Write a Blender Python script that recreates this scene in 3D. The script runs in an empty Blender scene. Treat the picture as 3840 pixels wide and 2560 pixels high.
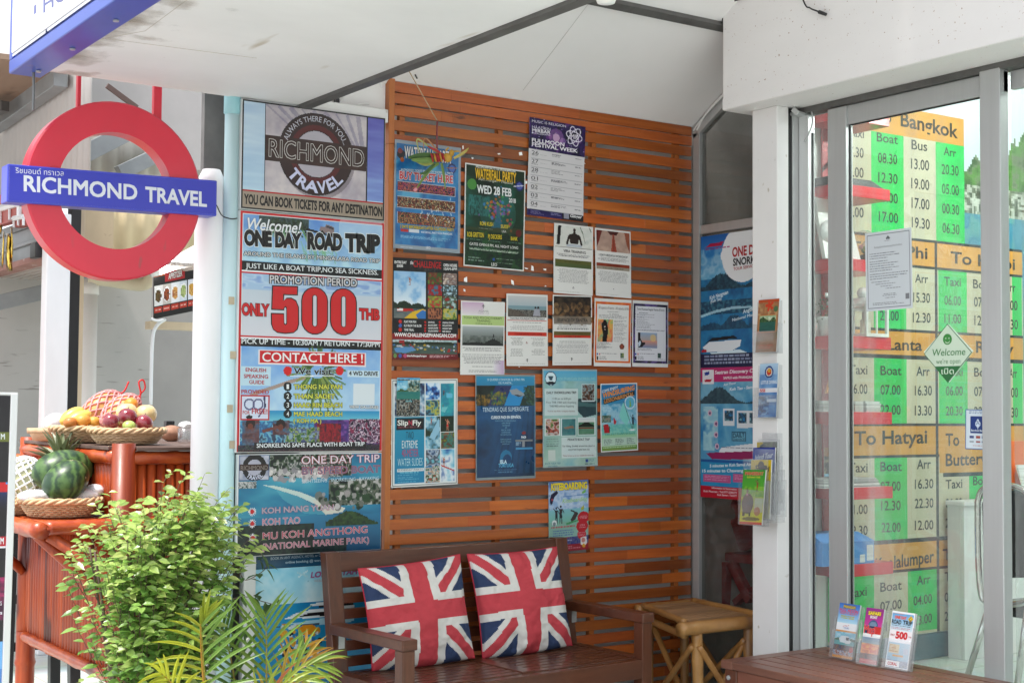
import bpy, bmesh, math, random
import numpy as np
from mathutils import Vector, Matrix
R = math.radians
random.seed(7)
S = bpy.context.scene
COL = S.collection
# ------------------------------------------------------------------ camera
H = 1.4
YAW, PITCH, ROLL, F_PX = R(34.2636), R(2.7038), R(0.41827), 5370.03     # focal length for a 3840 px wide frame
cam = bpy.data.cameras.new('camera')
cam.sensor_width = 36.0
cam.lens = 36.0 * F_PX / 3840
cam.clip_end = 1500
cam.clip_start = .05
camo = bpy.data.objects.new('camera', cam)
COL.objects.link(camo)
fwd = Vector((math.sin(YAW) * math.cos(PITCH), math.cos(YAW) * math.cos(PITCH), math.sin(PITCH)))
rt0 = Vector((math.cos(YAW), -math.sin(YAW), 0))
up0 = rt0.cross(fwd)
rt = math.cos(ROLL) * rt0 + math.sin(ROLL) * up0
up = -math.sin(ROLL) * rt0 + math.cos(ROLL) * up0
camo.matrix_world = Matrix((( rt.x, up.x, -fwd.x, 0), (rt.y, up.y, -fwd.y, 0), (rt.z, up.z, -fwd.z, H), (0, 0, 0, 1)))
S.camera = camo
# ------------------------------------------------------------------ light: bright hazy tropical day
SUN_EL, SUN_AZ = R(66), R(-100)          # azimuth measured from +Y towards +X: the sun stands over the street
w = bpy.data.worlds.new('World')
S.world = w
w.use_nodes = True
nt = w.node_tree
bg = nt.nodes['Background']
sky = nt.nodes.new('ShaderNodeTexSky')
sky.sky_type = 'NISHITA'
sky.sun_disc = False
sky.sun_elevation = SUN_EL
sky.sun_rotation = SUN_AZ
sky.air_density = 1.0
sky.dust_density = 2.0
sky.ozone_density = 1.0
hs = nt.nodes.new('ShaderNodeHueSaturation')
hs.inputs['Saturation'].default_value = .30
nt.links.new(sky.outputs[0], hs.inputs['Color'])
nt.links.new(hs.outputs[0], bg.inputs['Color'])
bg.inputs['Strength'].default_value = .15
sl = bpy.data.lights.new('sun', 'SUN')
sl.energy = 2.2
sl.angle = R(12)
sl.color = (1, .96, .9)
so = bpy.data.objects.new('sun', sl)
COL.objects.link(so)
sd = Vector((math.sin(SUN_AZ) * math.cos(SUN_EL), math.cos(SUN_AZ) * math.cos(SUN_EL), math.sin(SUN_EL)))
so.rotation_euler = sd.to_track_quat('Z', 'Y').to_euler()
S.view_settings.view_transform = 'Standard'
S.view_settings.look = 'None'
S.view_settings.gamma = 1
S.view_settings.exposure = 1.22
S.cycles.max_bounces = 10
S.cycles.diffuse_bounces = 6
S.cycles.transparent_max_bounces = 16
S.cycles.use_denoising = True
# ------------------------------------------------------------------ pixel helpers: a point of the photo put on a known plane
KD = 3840 / 2352
def ray(x, y):                            # x, y on a 2352 px wide copy of the photo
 return (rt * ((x * KD - 1920) / F_PX) - up * ((y * KD - 1280) / F_PX) + fwd).normalized()
def spot(x, y, axis, val):
 r = ray(x, y)
 o = Vector((0, 0, H))
 return o + r * ((val - o[axis]) / r[axis])
CR = {'d': (0,0,1 / KD),'b1': (0,0,1.838),'b2': (800,300,2.09),'b3': (840,780,3.015),'b4': (840,1250,1.742),'b5': (0,1400,1.352),
      'b6': (1420,400,1.568),'b7': (1420,1050,1.96),'A': (2900,300,1.4255),'B': (2900,1300,1.2447),'c3': (1150,1950,1.668),
      'c4': (1000,0,1.238),'c5': (2400,2150,3.825),'c6': (0,800,1.7427),'c7': (2580,850,1.3068),'c8': (2600,0,1.897),
      's3': (1400,250,3.92),'s4': (2150,830,2.75),'s5': (1400,1380,3.267),'s6': (1760,1350,2.1485),'s7': (1900,400,2.24),
      's8': (3000,2200,4.356),'e2': (50,1450,3.136),'e3': (0,1450,1.4125),'e4': (900,2050,3.075),'E': (3300,1000,1.7426),
      'F': (3300,1700,1.824),'G': (2950,350,1.4927),'Hh': (2950,1350,1.6509),'k1': (2600,1800,3.136),'k2': (0,700,3.919),
      'k3': (3650, 200, 1.4263), 'k4': (3650, 1300, 1.2442), 'k5': (540, 940, 5.227), 'k6': (560, 2150, 3.178)}
def px(c, x, y):
 ox, oy, s = CR[c]
 return (ox + x / s) / KD, (oy + y / s) / KD
def cs(c, x, y, axis, val):
 return spot(*px(c, x, y), axis, val)
# ------------------------------------------------------------------ materials
def lin(c):
 return tuple(((v / 12.92) if v <= .04045 else ((v + .055) / 1.055) ** 2.4) for v in c[:3])
MATS = {}
def mat(name,col,rough=.5,metal=0.,var=.1,scale=(6,6,6),col2=None,bump=0.,bscale=60.,coat=0.,detail=4.,spec=.5,trans=0.,contrast=.25,spots=None,emit=None):
 """procedural surface: two tones blended by stretched noise, times the face tint, with fine bump"""
 if name in MATS:
  return MATS[name]
 m = bpy.data.materials.new(name)
 m.use_nodes = True
 n = m.node_tree.nodes
 L = m.node_tree.links.new
 p = n['Principled BSDF']
 tc = n.new('ShaderNodeTexCoord')
 mp = n.new('ShaderNodeMapping')
 mp.inputs['Scale'].default_value = scale
 L(tc.outputs['Object'], mp.inputs['Vector'])
 nz = n.new('ShaderNodeTexNoise')
 nz.inputs['Scale'].default_value = 1
 nz.inputs['Detail'].default_value = detail
 nz.inputs['Roughness'].default_value = .62
 L(mp.outputs[0], nz.inputs['Vector'])
 rp = n.new('ShaderNodeValToRGB')
 c2 = col2 or tuple(min(1, v * (1 + var)) for v in col)
 c1 = col if col2 else tuple(v * (1 - var) for v in col)
 rp.color_ramp.elements[0].color = (*c1, 1)
 rp.color_ramp.elements[1].color = (*c2, 1)
 rp.color_ramp.elements[0].position = .5 - contrast
 rp.color_ramp.elements[1].position = .5 + contrast
 L(nz.outputs['Fac'], rp.inputs['Fac'])
 src = rp.outputs['Color']
 if spots:                             # (colour, scale, threshold, stretch)
  m2 = n.new('ShaderNodeMapping')
  m2.inputs['Scale'].default_value = spots[3]
  L(tc.outputs['Object'], m2.inputs['Vector'])
  n2 = n.new('ShaderNodeTexNoise')
  n2.inputs['Scale'].default_value = spots[1]
  n2.inputs['Detail'].default_value = 3
  L(m2.outputs[0], n2.inputs['Vector'])
  r2 = n.new('ShaderNodeValToRGB')
  r2.color_ramp.elements[0].position = spots[2]
  r2.color_ramp.elements[1].position = spots[2] + .05
  L(n2.outputs['Fac'], r2.inputs['Fac'])
  mx0 = n.new('ShaderNodeMix')
  mx0.data_type = 'RGBA'
  L(r2.outputs['Color'], mx0.inputs['Factor'])
  L(src, mx0.inputs['A'])
  mx0.inputs['B'].default_value = (*spots[0], 1)
  src = mx0.outputs['Result']
 at = n.new('ShaderNodeAttribute')
 at.attribute_name = 'Col'
 mx = n.new('ShaderNodeMix')
 mx.data_type = 'RGBA'
 mx.blend_type = 'MULTIPLY'
 mx.inputs['Factor'].default_value = 1
 L(src, mx.inputs['A'])
 L(at.outputs['Color'], mx.inputs['B'])
 L(mx.outputs['Result'], p.inputs['Base Color'])
 p.inputs['Roughness'].default_value = rough
 p.inputs['Metallic'].default_value = metal
 p.inputs['Specular IOR Level'].default_value = spec
 p.inputs['Coat Weight'].default_value = coat
 p.inputs['Coat Roughness'].default_value = .12
 if trans:
  tr = n.new('ShaderNodeBsdfTranslucent')
  L(mx.outputs['Result'], tr.inputs['Color'])
  ms = n.new('ShaderNodeMixShader')
  ms.inputs[0].default_value = trans
  L(p.outputs[0], ms.inputs[1])
  L(tr.outputs[0], ms.inputs[2])
  L(ms.outputs[0], n['Material Output'].inputs['Surface'])
 if emit:
  p.inputs['Emission Color'].default_value = (*emit[0], 1)
  p.inputs['Emission Strength'].default_value = emit[1]
 if bump:
  nb = n.new('ShaderNodeTexNoise')
  nb.inputs['Scale'].default_value = bscale
  nb.inputs['Detail'].default_value = 3
  L(tc.outputs['Object'], nb.inputs['Vector'])
  b = n.new('ShaderNodeBump')
  b.inputs['Strength'].default_value = bump
  b.inputs['Distance'].default_value = .004
  L(nb.outputs['Fac'], b.inputs['Height'])
  L(b.outputs[0], p.inputs['Normal'])
  # roughness breaks up with the same noise
  mr = n.new('ShaderNodeMapRange')
  mr.inputs['To Min'].default_value = rough * .8
  mr.inputs['To Max'].default_value = min(1, rough * 1.2)
  L(nz.outputs['Fac'], mr.inputs['Value'])
  L(mr.outputs[0], p.inputs['Roughness'])
 MATS[name] = m
 return m
def clear_mat(name, tint=(.97, .985, .98), gloss=.08, rough=.02, haze=0., ior=1.5, glare_scuff_scale=(25, 25, 25)):
 if name in MATS:
  return MATS[name]
 m = bpy.data.materials.new(name)
 m.use_nodes = True
 n = m.node_tree.nodes
 L = m.node_tree.links.new
 n.remove(n['Principled BSDF'])
 t = n.new('ShaderNodeBsdfTransparent')
 t.inputs[0].default_value = (*tint, 1)
 g = n.new('ShaderNodeBsdfGlossy')
 g.inputs['Roughness'].default_value = rough
 fr = n.new('ShaderNodeFresnel')
 fr.inputs[0].default_value = ior
 mul = n.new('ShaderNodeMath')
 mul.operation = 'MULTIPLY'
 mul.inputs[1].default_value = gloss / .04
 L(fr.outputs[0], mul.inputs[0])
 cl0 = n.new('ShaderNodeClamp')
 L(mul.outputs[0], cl0.inputs[0])
 geo = n.new('ShaderNodeNewGeometry')              # the far side of a pane adds no second mirror image
 sub = n.new('ShaderNodeMath')
 sub.operation = 'SUBTRACT'
 sub.inputs[0].default_value = 1
 L(geo.outputs['Backfacing'], sub.inputs[1])
 cl = n.new('ShaderNodeMath')
 cl.operation = 'MULTIPLY'
 L(cl0.outputs[0], cl.inputs[0])
 L(sub.outputs[0], cl.inputs[1])
 ms = n.new('ShaderNodeMixShader')
 L(cl.outputs[0], ms.inputs[0])
 out = t.outputs[0]
 if haze:  # diffuse veil: painted glare on the glass, scuffs on the acrylic
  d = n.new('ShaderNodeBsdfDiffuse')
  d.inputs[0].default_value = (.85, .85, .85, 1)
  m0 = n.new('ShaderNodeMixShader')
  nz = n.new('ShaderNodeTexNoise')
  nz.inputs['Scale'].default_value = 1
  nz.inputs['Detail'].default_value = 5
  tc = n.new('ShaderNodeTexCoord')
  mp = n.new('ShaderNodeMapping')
  mp.inputs['Scale'].default_value = glare_scuff_scale
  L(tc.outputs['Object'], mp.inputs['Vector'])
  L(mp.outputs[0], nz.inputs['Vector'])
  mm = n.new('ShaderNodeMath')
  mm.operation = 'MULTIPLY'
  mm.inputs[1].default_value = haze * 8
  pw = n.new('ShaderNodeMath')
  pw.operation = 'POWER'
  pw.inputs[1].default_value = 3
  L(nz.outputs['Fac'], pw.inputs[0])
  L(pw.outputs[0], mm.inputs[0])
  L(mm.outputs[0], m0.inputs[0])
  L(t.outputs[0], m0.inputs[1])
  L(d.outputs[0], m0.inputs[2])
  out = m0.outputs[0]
 L(out, ms.inputs[1])
 L(g.outputs[0], ms.inputs[2])
 L(ms.outputs[0], n['Material Output'].inputs['Surface'])
 MATS[name] = m
 return m
# ------------------------------------------------------------------ objects
def tag(o, label=None, cat=None, group=None, kind=None):
 if label: o['label'] = label
 if cat: o['category'] = cat
 if group: o['group'] = group
 if kind: o['kind'] = kind
 return o
def thing(name, label, cat, loc=(0, 0, 0), rz=0., group=None):
 o = bpy.data.objects.new(name, None)
 o.empty_display_size = .1
 COL.objects.link(o)
 o.location = loc
 o.rotation_euler = (0, 0, rz)
 return tag(o, label, cat, group)
def world_of(o):
 m = Matrix.LocRotScale(o.location, o.rotation_euler, o.scale)
 return world_of(o.parent) @ m if o.parent else m
class MB:
 """collects shapes; build() links them as one mesh object"""
 def __init__(s):
  s.v, s.f, s.c, s.m = [], [], [], []
  s.tint = (1, 1, 1)
  s.mi = 0
 def add(s, vs, fs, tint=None):
  o = len(s.v)
  s.v += [tuple(v) for v in vs]
  for f in fs:
   s.f.append([i + o for i in f])
   s.c.append(tint or s.tint)
   s.m.append(s.mi)
  return s
 def hexa(s, p, tint=None):            # 8 corners: 4 below (ccw), 4 above
  return s.add(p, [(3, 2, 1, 0), (4, 5, 6, 7), (0, 1, 5, 4), (1, 2, 6, 5), (2, 3, 7, 6), (3, 0, 4, 7)], tint)
 def box(s, x0, x1, y0, y1, z0, z1, tint=None):
  return s.hexa([(x0,y0,z0),(x1,y0,z0),(x1,y1,z0),(x0,y1,z0),(x0,y0,z1),(x1,y0,z1),(x1,y1,z1),(x0,y1,z1)],tint)
 def bar(s, a, b, wd, ht, upv=(0, 0, 1), tint=None):   # rectangular bar from a to b
  a, b = Vector(a), Vector(b)
  d = (b - a).normalized()
  u = Vector(upv)
  sd_ = d.cross(u)
  if sd_.length < 1e-4: sd_ = d.cross(Vector((1, 0, 0)))
  sd_.normalize()
  u = sd_.cross(d).normalized()
  sx, sz = sd_ * wd / 2, u * ht / 2
  return s.hexa([a - sx - sz,a + sx - sz,b + sx - sz,b - sx - sz,a - sx + sz,a + sx + sz,b + sx + sz,b - sx + sz],tint)
 def tube(s, pts, rad, n=10, caps=True, tint=None, closed=False):
  pts = [Vector(p) for p in pts]
  k = len(pts)
  rs = rad if isinstance(rad, (list, tuple)) else [rad] * k
  o = len(s.v)
  ref = None
  vs = []
  for i, p in enumerate(pts):
   if closed: d = pts[(i + 1) % k] - pts[i - 1]
   else: d = pts[min(i + 1, k - 1)] - pts[max(i - 1, 0)]
   d.normalize()
   if ref is None:
    ref = d.cross(Vector((0, 0, 1)))
    if ref.length < .05: ref = d.cross(Vector((1, 0, 0)))
   ref = (ref - d * ref.dot(d)).normalized()
   b = d.cross(ref)
   for j in range(n):
    a = 2 * math.pi * j / n
    vs.append(p + (ref * math.cos(a) + b * math.sin(a)) * rs[i])
  fs = []
  for i in range(k if closed else k - 1):
   i2 = (i + 1) % k
   for j in range(n):
    j2 = (j + 1) % n
    fs.append((i * n + j, i * n + j2, i2 * n + j2, i2 * n + j))
  if caps and not closed:
   fs.append(tuple(range(n - 1, -1, -1)))
   fs.append(tuple(range((k - 1) * n, k * n)))
  return s.add(vs, fs, tint)
 def lathe(s, prof, c=(0, 0, 0), n=24, tint=None, sx=1, sy=1):
  vs, fs = [], []
  for r, z in prof:
   for j in range(n):
    a = 2 * math.pi * j / n
    vs.append((c[0] + r * math.cos(a) * sx, c[1] + r * math.sin(a) * sy, c[2] + z))
  for i in range(len(prof) - 1):
   for j in range(n):
    j2 = (j + 1) % n
    fs.append((i * n + j, i * n + j2, (i + 1) * n + j2, (i + 1) * n + j))
  if prof[0][0] > 1e-4: fs.append(tuple(range(n - 1, -1, -1)))
  if prof[-1][0] > 1e-4: fs.append(tuple(range((len(prof) - 1) * n, len(prof) * n)))
  return s.add(vs, fs, tint)
 def ball(s, c, rx, ry=None, rz=None, n=16, k=10, rot=None, tint=None, dent=0., lump=0.):
  ry = ry or rx
  rz = rz or rx
  vs, fs = [], []
  for i in range(k + 1):
   t = math.pi * i / k
   rr = math.sin(t)
   zz = -math.cos(t)
   if dent: zz *= 1 - dent * math.exp(-(rr / .35) ** 2)
   for j in range(n):
    a = 2 * math.pi * j / n
    q = 1 + lump * math.sin(3 * a + i) * rr
    v = Vector((rx * rr * math.cos(a) * q, ry * rr * math.sin(a) * q, rz * zz))
    if rot: v = rot @ v
    vs.append(Vector(c) + v)
  for i in range(k):
   for j in range(n):
    j2 = (j + 1) % n
    fs.append((i * n + j, i * n + j2, (i + 1) * n + j2, (i + 1) * n + j))
  return s.add(vs, fs, tint)
 def quad(s, a, b, c, d, tint=None):
  return s.add([a, b, c, d], [(0, 1, 2, 3)], tint)
 def prism(s, pts, d, tint=None):      # polygon pts extruded by vector d
  n = len(pts)
  d = Vector(d)
  vs = [Vector(p) for p in pts] + [Vector(p) + d for p in pts]
  fs = [tuple(range(n - 1,-1,-1)),tuple(range(n,2 * n))] + [(i,(i + 1) % n,n + (i + 1) % n,n + i) for i in range(n)]
  return s.add(vs, fs, tint)
 def build(s, name, m, parent=None, smooth=False, bevel=0., world=True, fix=True, **kw):
  me = bpy.data.meshes.new(name)
  vs = s.v
  if parent and world:
   inv = world_of(parent).inverted()
   vs = [tuple(inv @ Vector(v)) for v in s.v]
  me.from_pydata(vs, [], s.f)
  ms = m if isinstance(m, (list, tuple)) else [m]
  for q in ms: me.materials.append(q)
  if fix:
   b = bmesh.new()
   b.from_mesh(me)
   if smooth: bmesh.ops.remove_doubles(b, verts=b.verts, dist=1e-6)
   bmesh.ops.recalc_face_normals(b, faces=b.faces)
   if len(b.faces) == len(s.f):
    b.to_mesh(me)
   else:                          # degenerate pole faces merged away: tints stay uniform
    b.to_mesh(me)
   b.free()
  at = me.attributes.new('Col', 'FLOAT_COLOR', 'FACE')
  nf = len(me.polygons)
  cols = np.ones((nf, 4), np.float32)
  cc = np.array(s.c, np.float32)
  if len(cc) == nf: cols[:, :3] = cc
  else: cols[:, :3] = cc[0]
  at.data.foreach_set('color', cols.ravel())
  if len(ms) > 1 and len(s.m) == nf: me.polygons.foreach_set('material_index', s.m)
  if smooth: me.polygons.foreach_set('use_smooth', [True] * nf)
  o = bpy.data.objects.new(name, me)
  COL.objects.link(o)
  if parent: o.parent = parent
  if bevel:
   md = o.modifiers.new('edge', 'BEVEL')
   md.width = bevel
   md.segments = 2
   md.limit_method = 'ANGLE'
   md.angle_limit = R(40)
  if kw: tag(o, **kw)
  return o
def arc_pts(a, b, sag, n=12):
 a, b = Vector(a), Vector(b)
 return [a.lerp(b, t / n) + Vector((0, 0, -sag * 4 * (t / n) * (1 - t / n))) for t in range(n + 1)]
def smooth_path(pts, n=6):
 pts = [Vector(p) for p in pts]
 out = []
 for i in range(len(pts) - 1):
  p0, p1, p2, p3 = pts[max(i - 1, 0)], pts[i], pts[i + 1], pts[min(i + 2, len(pts) - 1)]
  for t in range(n):
   t /= n
   out.append(.5 * ((2 * p1) + (p2 - p0) * t + (2 * p0 - 5 * p1 + 4 * p2 - p3) * t * t + (3 * p1 - p0 - 3 * p2 + p3) * t ** 3))
 out.append(pts[-1])
 return out
# ------------------------------------------------------------------ printed sheets: painted grid + real lettering in one mesh
PAINT = lambda c: np.array(c, np.float32)
def vnoise(ny, nx, freq, seed, octaves=4, asp=1.):
 rng = np.random.RandomState(seed)
 out = np.zeros((ny, nx), np.float32)
 amp, tot = 1., 0.
 fy, fx = freq, freq * asp
 for _ in range(octaves):
  gy, gx = max(2, int(fy) + 2), max(2, int(fx) + 2)
  g = rng.rand(gy, gx).astype(np.float32)
  yy = np.linspace(0, min(fy, gy - 1.001), ny)
  xx = np.linspace(0, min(fx, gx - 1.001), nx)
  y0, x0 = yy.astype(int), xx.astype(int)
  ty, tx = (yy - y0)[:, None], (xx - x0)[None]
  ty, tx = ty * ty * (3 - 2 * ty), tx * tx * (3 - 2 * tx)
  a = g[y0][:, x0] * (1 - tx) + g[y0][:, np.minimum(x0 + 1, gx - 1)] * tx
  b = g[np.minimum(y0 + 1,gy - 1)][:,x0] * (1 - tx) + g[np.minimum(y0 + 1,gy - 1)][:,np.minimum(x0 + 1,gx - 1)] * tx
  out += (a * (1 - ty) + b * ty) * amp
  tot += amp
  amp *= .55
  fy *= 2
  fx *= 2
 out /= tot
 return np.clip((out - .5) * 1.9 + .5, 0, 1)
def ramp(t, pal):
 pal = np.array(pal, np.float32)
 x = np.clip(t, 0, .9999) * (len(pal) - 1)
 i = x.astype(int)
 f = (x - i)[..., None]
 return pal[i] * (1 - f) + pal[i + 1] * f
CAPH = None
TXT = []
class Print:
 def __init__(s, crop, corners, axis, val, cell=.0026, bg=(.93, .93, .93), thick=.0012, wave=.0, seed=1, lift=0.):
  s.axis, s.val = axis, val
  P = [cs(crop, x, y, axis, val) for x, y in corners] if crop else [Vector(p) for p in corners]
  s.setup(P, cell, bg, thick, wave, seed)
 def setup(s, P, cell, bg, thick, wave, seed):
  s.TL = P[0]
  s.U = ((P[1] - P[0]) + (P[2] - P[3])) / 2
  s.V = ((P[3] - P[0]) + (P[2] - P[1])) / 2
  n = s.U.cross(s.V).normalized()
  s.n = -n if n.dot(Vector((-.56, -.83, 0))) < 0 else n
  s.nx = max(2, int(s.U.length / cell))
  s.ny = max(2, int(s.V.length / cell))
  s.asp = s.U.length / s.V.length
  s.a = np.ones((s.ny, s.nx, 3), np.float32) * PAINT(bg)
  s.uu = (np.arange(s.nx) + .5) / s.nx
  s.vv = (np.arange(s.ny) + .5) / s.ny
  s.thick, s.wave, s.seed = thick, wave, seed
  s.texts = []
  s.extra_only = False
  s.mask = None                      # cells left out
  s.extra = []                       # raised flat shapes (points uv, colour, lift)
 def uv(s, crop, x, y):
  d = cs(crop, x, y, s.axis, s.val) - s.TL
  uu, vv, uvv = s.U.dot(s.U), s.V.dot(s.V), s.U.dot(s.V)
  a, b = d.dot(s.U), d.dot(s.V)
  det = uu * vv - uvv * uvv
  return (a * vv - b * uvv) / det, (b * uu - a * uvv) / det
 def lf(s, u, v):
  if not s.wave: return 0.
  return s.wave * (math.sin(u * 3.1 + s.seed) * .5 + math.sin(v * 5.3 + s.seed * 2.1 + u * 1.7) * .5 + 1) + s.wave * 1.6 * max(0,v - .8) * 3 * (1 + math.sin(s.seed * 3)) * .5
 def at(s, u, v, l=0.):
  return s.TL + s.U * u + s.V * v + s.n * (l + s.lf(u, v) + s.thick)
 def sl(s, u0, v0, u1, v1):
  x0, x1 = sorted((int(round(u0 * s.nx)), int(round(u1 * s.nx))))
  y0, y1 = sorted((int(round(v0 * s.ny)), int(round(v1 * s.ny))))
  x0, y0 = max(0, x0), max(0, y0)
  return slice(y0, max(y1, y0 + 1)), slice(x0, max(x1, x0 + 1))
 def box(s, crop, x0, y0, x1, y1):     # crop box -> uv box
  a, b = s.uv(crop, x0, y0), s.uv(crop, x1, y1)
  return (a[0], a[1], b[0], b[1])
 def rect(s, b, col, al=1.):
  q = s.sl(*b)
  s.a[q] = s.a[q] * (1 - al) + PAINT(col) * al
  return s
 def grad(s, b, c0, c1, al=1., side=False):
  q = s.sl(*b)
  h, wd = s.a[q].shape[:2]
  if h == 0 or wd == 0: return s
  t = np.linspace(0, 1, wd)[None, :, None] if side else np.linspace(0, 1, h)[:, None, None]
  s.a[q] = s.a[q] * (1 - al) + (PAINT(c0) * (1 - t) + PAINT(c1) * t) * al
  return s
 def photo(s, b, pal, freq=5, seed=0, al=1., octaves=5, asp=1.):
  q = s.sl(*b)
  h, wd = s.a[q].shape[:2]
  if h == 0 or wd == 0: return s
  octaves = max(1, min(octaves, int(math.log2(max(1, h / (freq * 2.2)))) + 1))   # no speckle finer than the print
  t = vnoise(h, wd, freq, s.seed * 131 + seed, octaves, max(.2, wd / max(h, 1)) * asp)
  s.a[q] = s.a[q] * (1 - al) + ramp(t, pal) * al
  return s
 def sea(s,b,sky0=(.45,.7,.9),sky1=(.85,.93,.97),sea0=(.1,.5,.7),sea1=(.3,.75,.8),hor=.5,hill=None,seed=0,hh=.3,sand=None,hcol=None):
  u0, v0, u1, v1 = b
  vm = v0 + (v1 - v0) * hor
  s.grad((u0, v0, u1, vm), sky0, sky1)
  s.photo((u0, v0, u1, vm), [sky0, sky1, (.97, .98, 1)], 3, seed, .5)
  s.grad((u0, vm, u1, v1), sea0, sea1)
  s.photo((u0, vm, u1, v1), [sea0, sea1, sea1], 8, seed + 1, .5, asp=.3)
  if hill:
   s.hill((u0, vm - (v1 - v0) * hh, u1, vm + (v1 - v0) * .02), hill, seed, hcol)
  if sand:
   s.grad((u0, v1 - (v1 - v0) * sand, u1, v1), (.9, .84, .68), (.85, .77, .6))
  return s
 def hill(s, b, peaks, seed=0, pal=None):
  q = s.sl(*b)
  h, wd = s.a[q].shape[:2]
  if h < 2 or wd < 2: return s
  xs = np.linspace(0, 1, wd)
  top = np.zeros(wd)
  for (cx_, wd_, ht_) in peaks:
   top = np.maximum(top, ht_ * np.exp(-((xs - cx_) / wd_) ** 2))
  top += (vnoise(1, wd, 4, seed + 5, 4, wd / 8.)[0] - .5) * .1
  msk = (np.linspace(1, 0, h)[:, None] < top[None])
  tx = ramp(vnoise(h,wd,7,s.seed + seed + 9,5,wd / max(h,1)),pal or [(.05,.18,.1),(.15,.33,.17),(.3,.45,.25),(.5,.5,.4)])
  s.a[q] = np.where(msk[..., None], tx, s.a[q])
  return s
 def disc(s, u, v, r, col, al=1., ry=None, inner=0.):   # r as share of the width
  ry = (ry if ry is not None else r) * s.asp
  d = ((s.uu[None] - u) / r) ** 2 + ((s.vv[:, None] - v) / ry) ** 2
  m = (d < 1) & (d >= inner * inner)
  s.a[m] = s.a[m] * (1 - al) + PAINT(col) * al
  return s
 def poly(s, pts, col, al=1.):
  x, y = s.uu[None], s.vv[:, None]
  ins = np.zeros((s.ny, s.nx), bool)
  k = len(pts)
  for i in range(k):
   (x1, y1), (x2, y2) = pts[i], pts[(i + 1) % k]
   if y1 == y2: continue
   c = ((y1 > y) != (y2 > y)) & (x < (x2 - x1) * (y - y1) / (y2 - y1) + x1)
   ins ^= c
  s.a[ins] = s.a[ins] * (1 - al) + PAINT(col) * al
  return s
 def line(s, u0, v0, u1, v1, wd, col, al=1.):
  du, dv = u1 - u0, (v1 - v0) / s.asp
  ln = math.hypot(du, dv) or 1
  a_, b_ = -dv / ln * wd / 2, du / ln * wd / 2 * s.asp
  return s.poly([(u0 + a_, v0 + b_), (u1 + a_, v1 + b_), (u1 - a_, v1 - b_), (u0 - a_, v0 - b_)], col, al)
 def lines(s, b, n, col, al=.55, seed=0, fill=.55, centre=False, minw=.55):
  """rows of fine print too small to read"""
  rng = random.Random(seed + s.seed * 17)
  u0, v0, u1, v1 = b
  st = (v1 - v0) / n
  for i in range(n):
   wd = (u1 - u0) * rng.uniform(minw, 1)
   a0 = (u0 + u1) / 2 - wd / 2 if centre else u0
   u = a0
   while u < a0 + wd:
    ww = rng.uniform(.02, .07)
    s.rect((u, v0 + st * i, min(u + ww, a0 + wd), v0 + st * (i + fill)), col, al * rng.uniform(.75, 1))
    u += ww + .012
  return s
 def person(s, u, v, h, skin=(.55, .35, .25), cloth=(.7, .2, .2), arms=True):
  wd = h * .16 / s.asp
  s.disc(u, v + h * .07, wd * .42, (.15, .1, .08))
  s.disc(u, v + h * .09, wd * .35, skin)
  s.poly([(u - wd * .7,v + h * .18),(u + wd * .7,v + h * .18),(u + wd * .45,v + h * .5),(u - wd * .45,v + h * .5)],skin)
  s.poly([(u - wd * .5,v + h * .48),(u + wd * .5,v + h * .48),(u + wd * .6,v + h * .68),(u - wd * .6,v + h * .68)],cloth)
  s.poly([(u - wd * .5, v + h * .66), (u - wd * .1, v + h * .66), (u - wd * .3, v + h), (u - wd * .6, v + h)], skin)
  s.poly([(u + wd * .1, v + h * .66), (u + wd * .5, v + h * .66), (u + wd * .6, v + h), (u + wd * .3, v + h)], skin)
  if arms:
   s.line(u - wd * .6, v + h * .2, u - wd * 1.5, v + h * .05, wd * .3, skin)
   s.line(u + wd * .6, v + h * .2, u + wd * 1.4, v + h * .42, wd * .3, skin)
  return s
 def text(s, st, crop, x0, y0, x1, y1, h, col=(.1, .1, .1), bold=.0, out=None, ow=.03, shear=0., lay=1, mid=None):
  """baseline from (x0,y0) to (x1,y1) in the crop, capitals h high"""
  a, b, t = s.uv(crop, x0, y0), s.uv(crop, x1, y1), s.uv(crop, x0, y0 - h)
  s.texts.append(dict(st=st,a=a,b=b,t=(t[0] - a[0],t[1] - a[1]),col=col,bold=bold,out=out,ow=ow,shear=shear,lay=lay))
  return s
 def textuv(s, st, u0, v0, u1, h, col=(.1, .1, .1), bold=0., out=None, ow=.03, shear=0., lay=1, v1=None):
  s.texts.append(dict(st=st,a=(u0,v0),b=(u1,v0 if v1 is None else v1),t=(0,-h),col=col,bold=bold,out=out,ow=ow,shear=shear,lay=lay))
  return s
 def arctext(s, st, c, r, a0, a1, h, col, bold=0., flip=False, lay=1):
  """letters bent round centre c (uv), r and h as share of the width, angles from the top clockwise"""
  s.texts.append(dict(st=st, arc=(c, r, a0, a1, h, flip), col=col, bold=bold, out=None, ow=0, shear=0., lay=lay))
  return s
 def finish(s, name, label, cat, group=None, material=None, parent=None):
  s.meta = (name, label, cat, group, material, parent)
  PRINTS.append(s)
  return s
PRINTS = []
GAIN = .91
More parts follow.
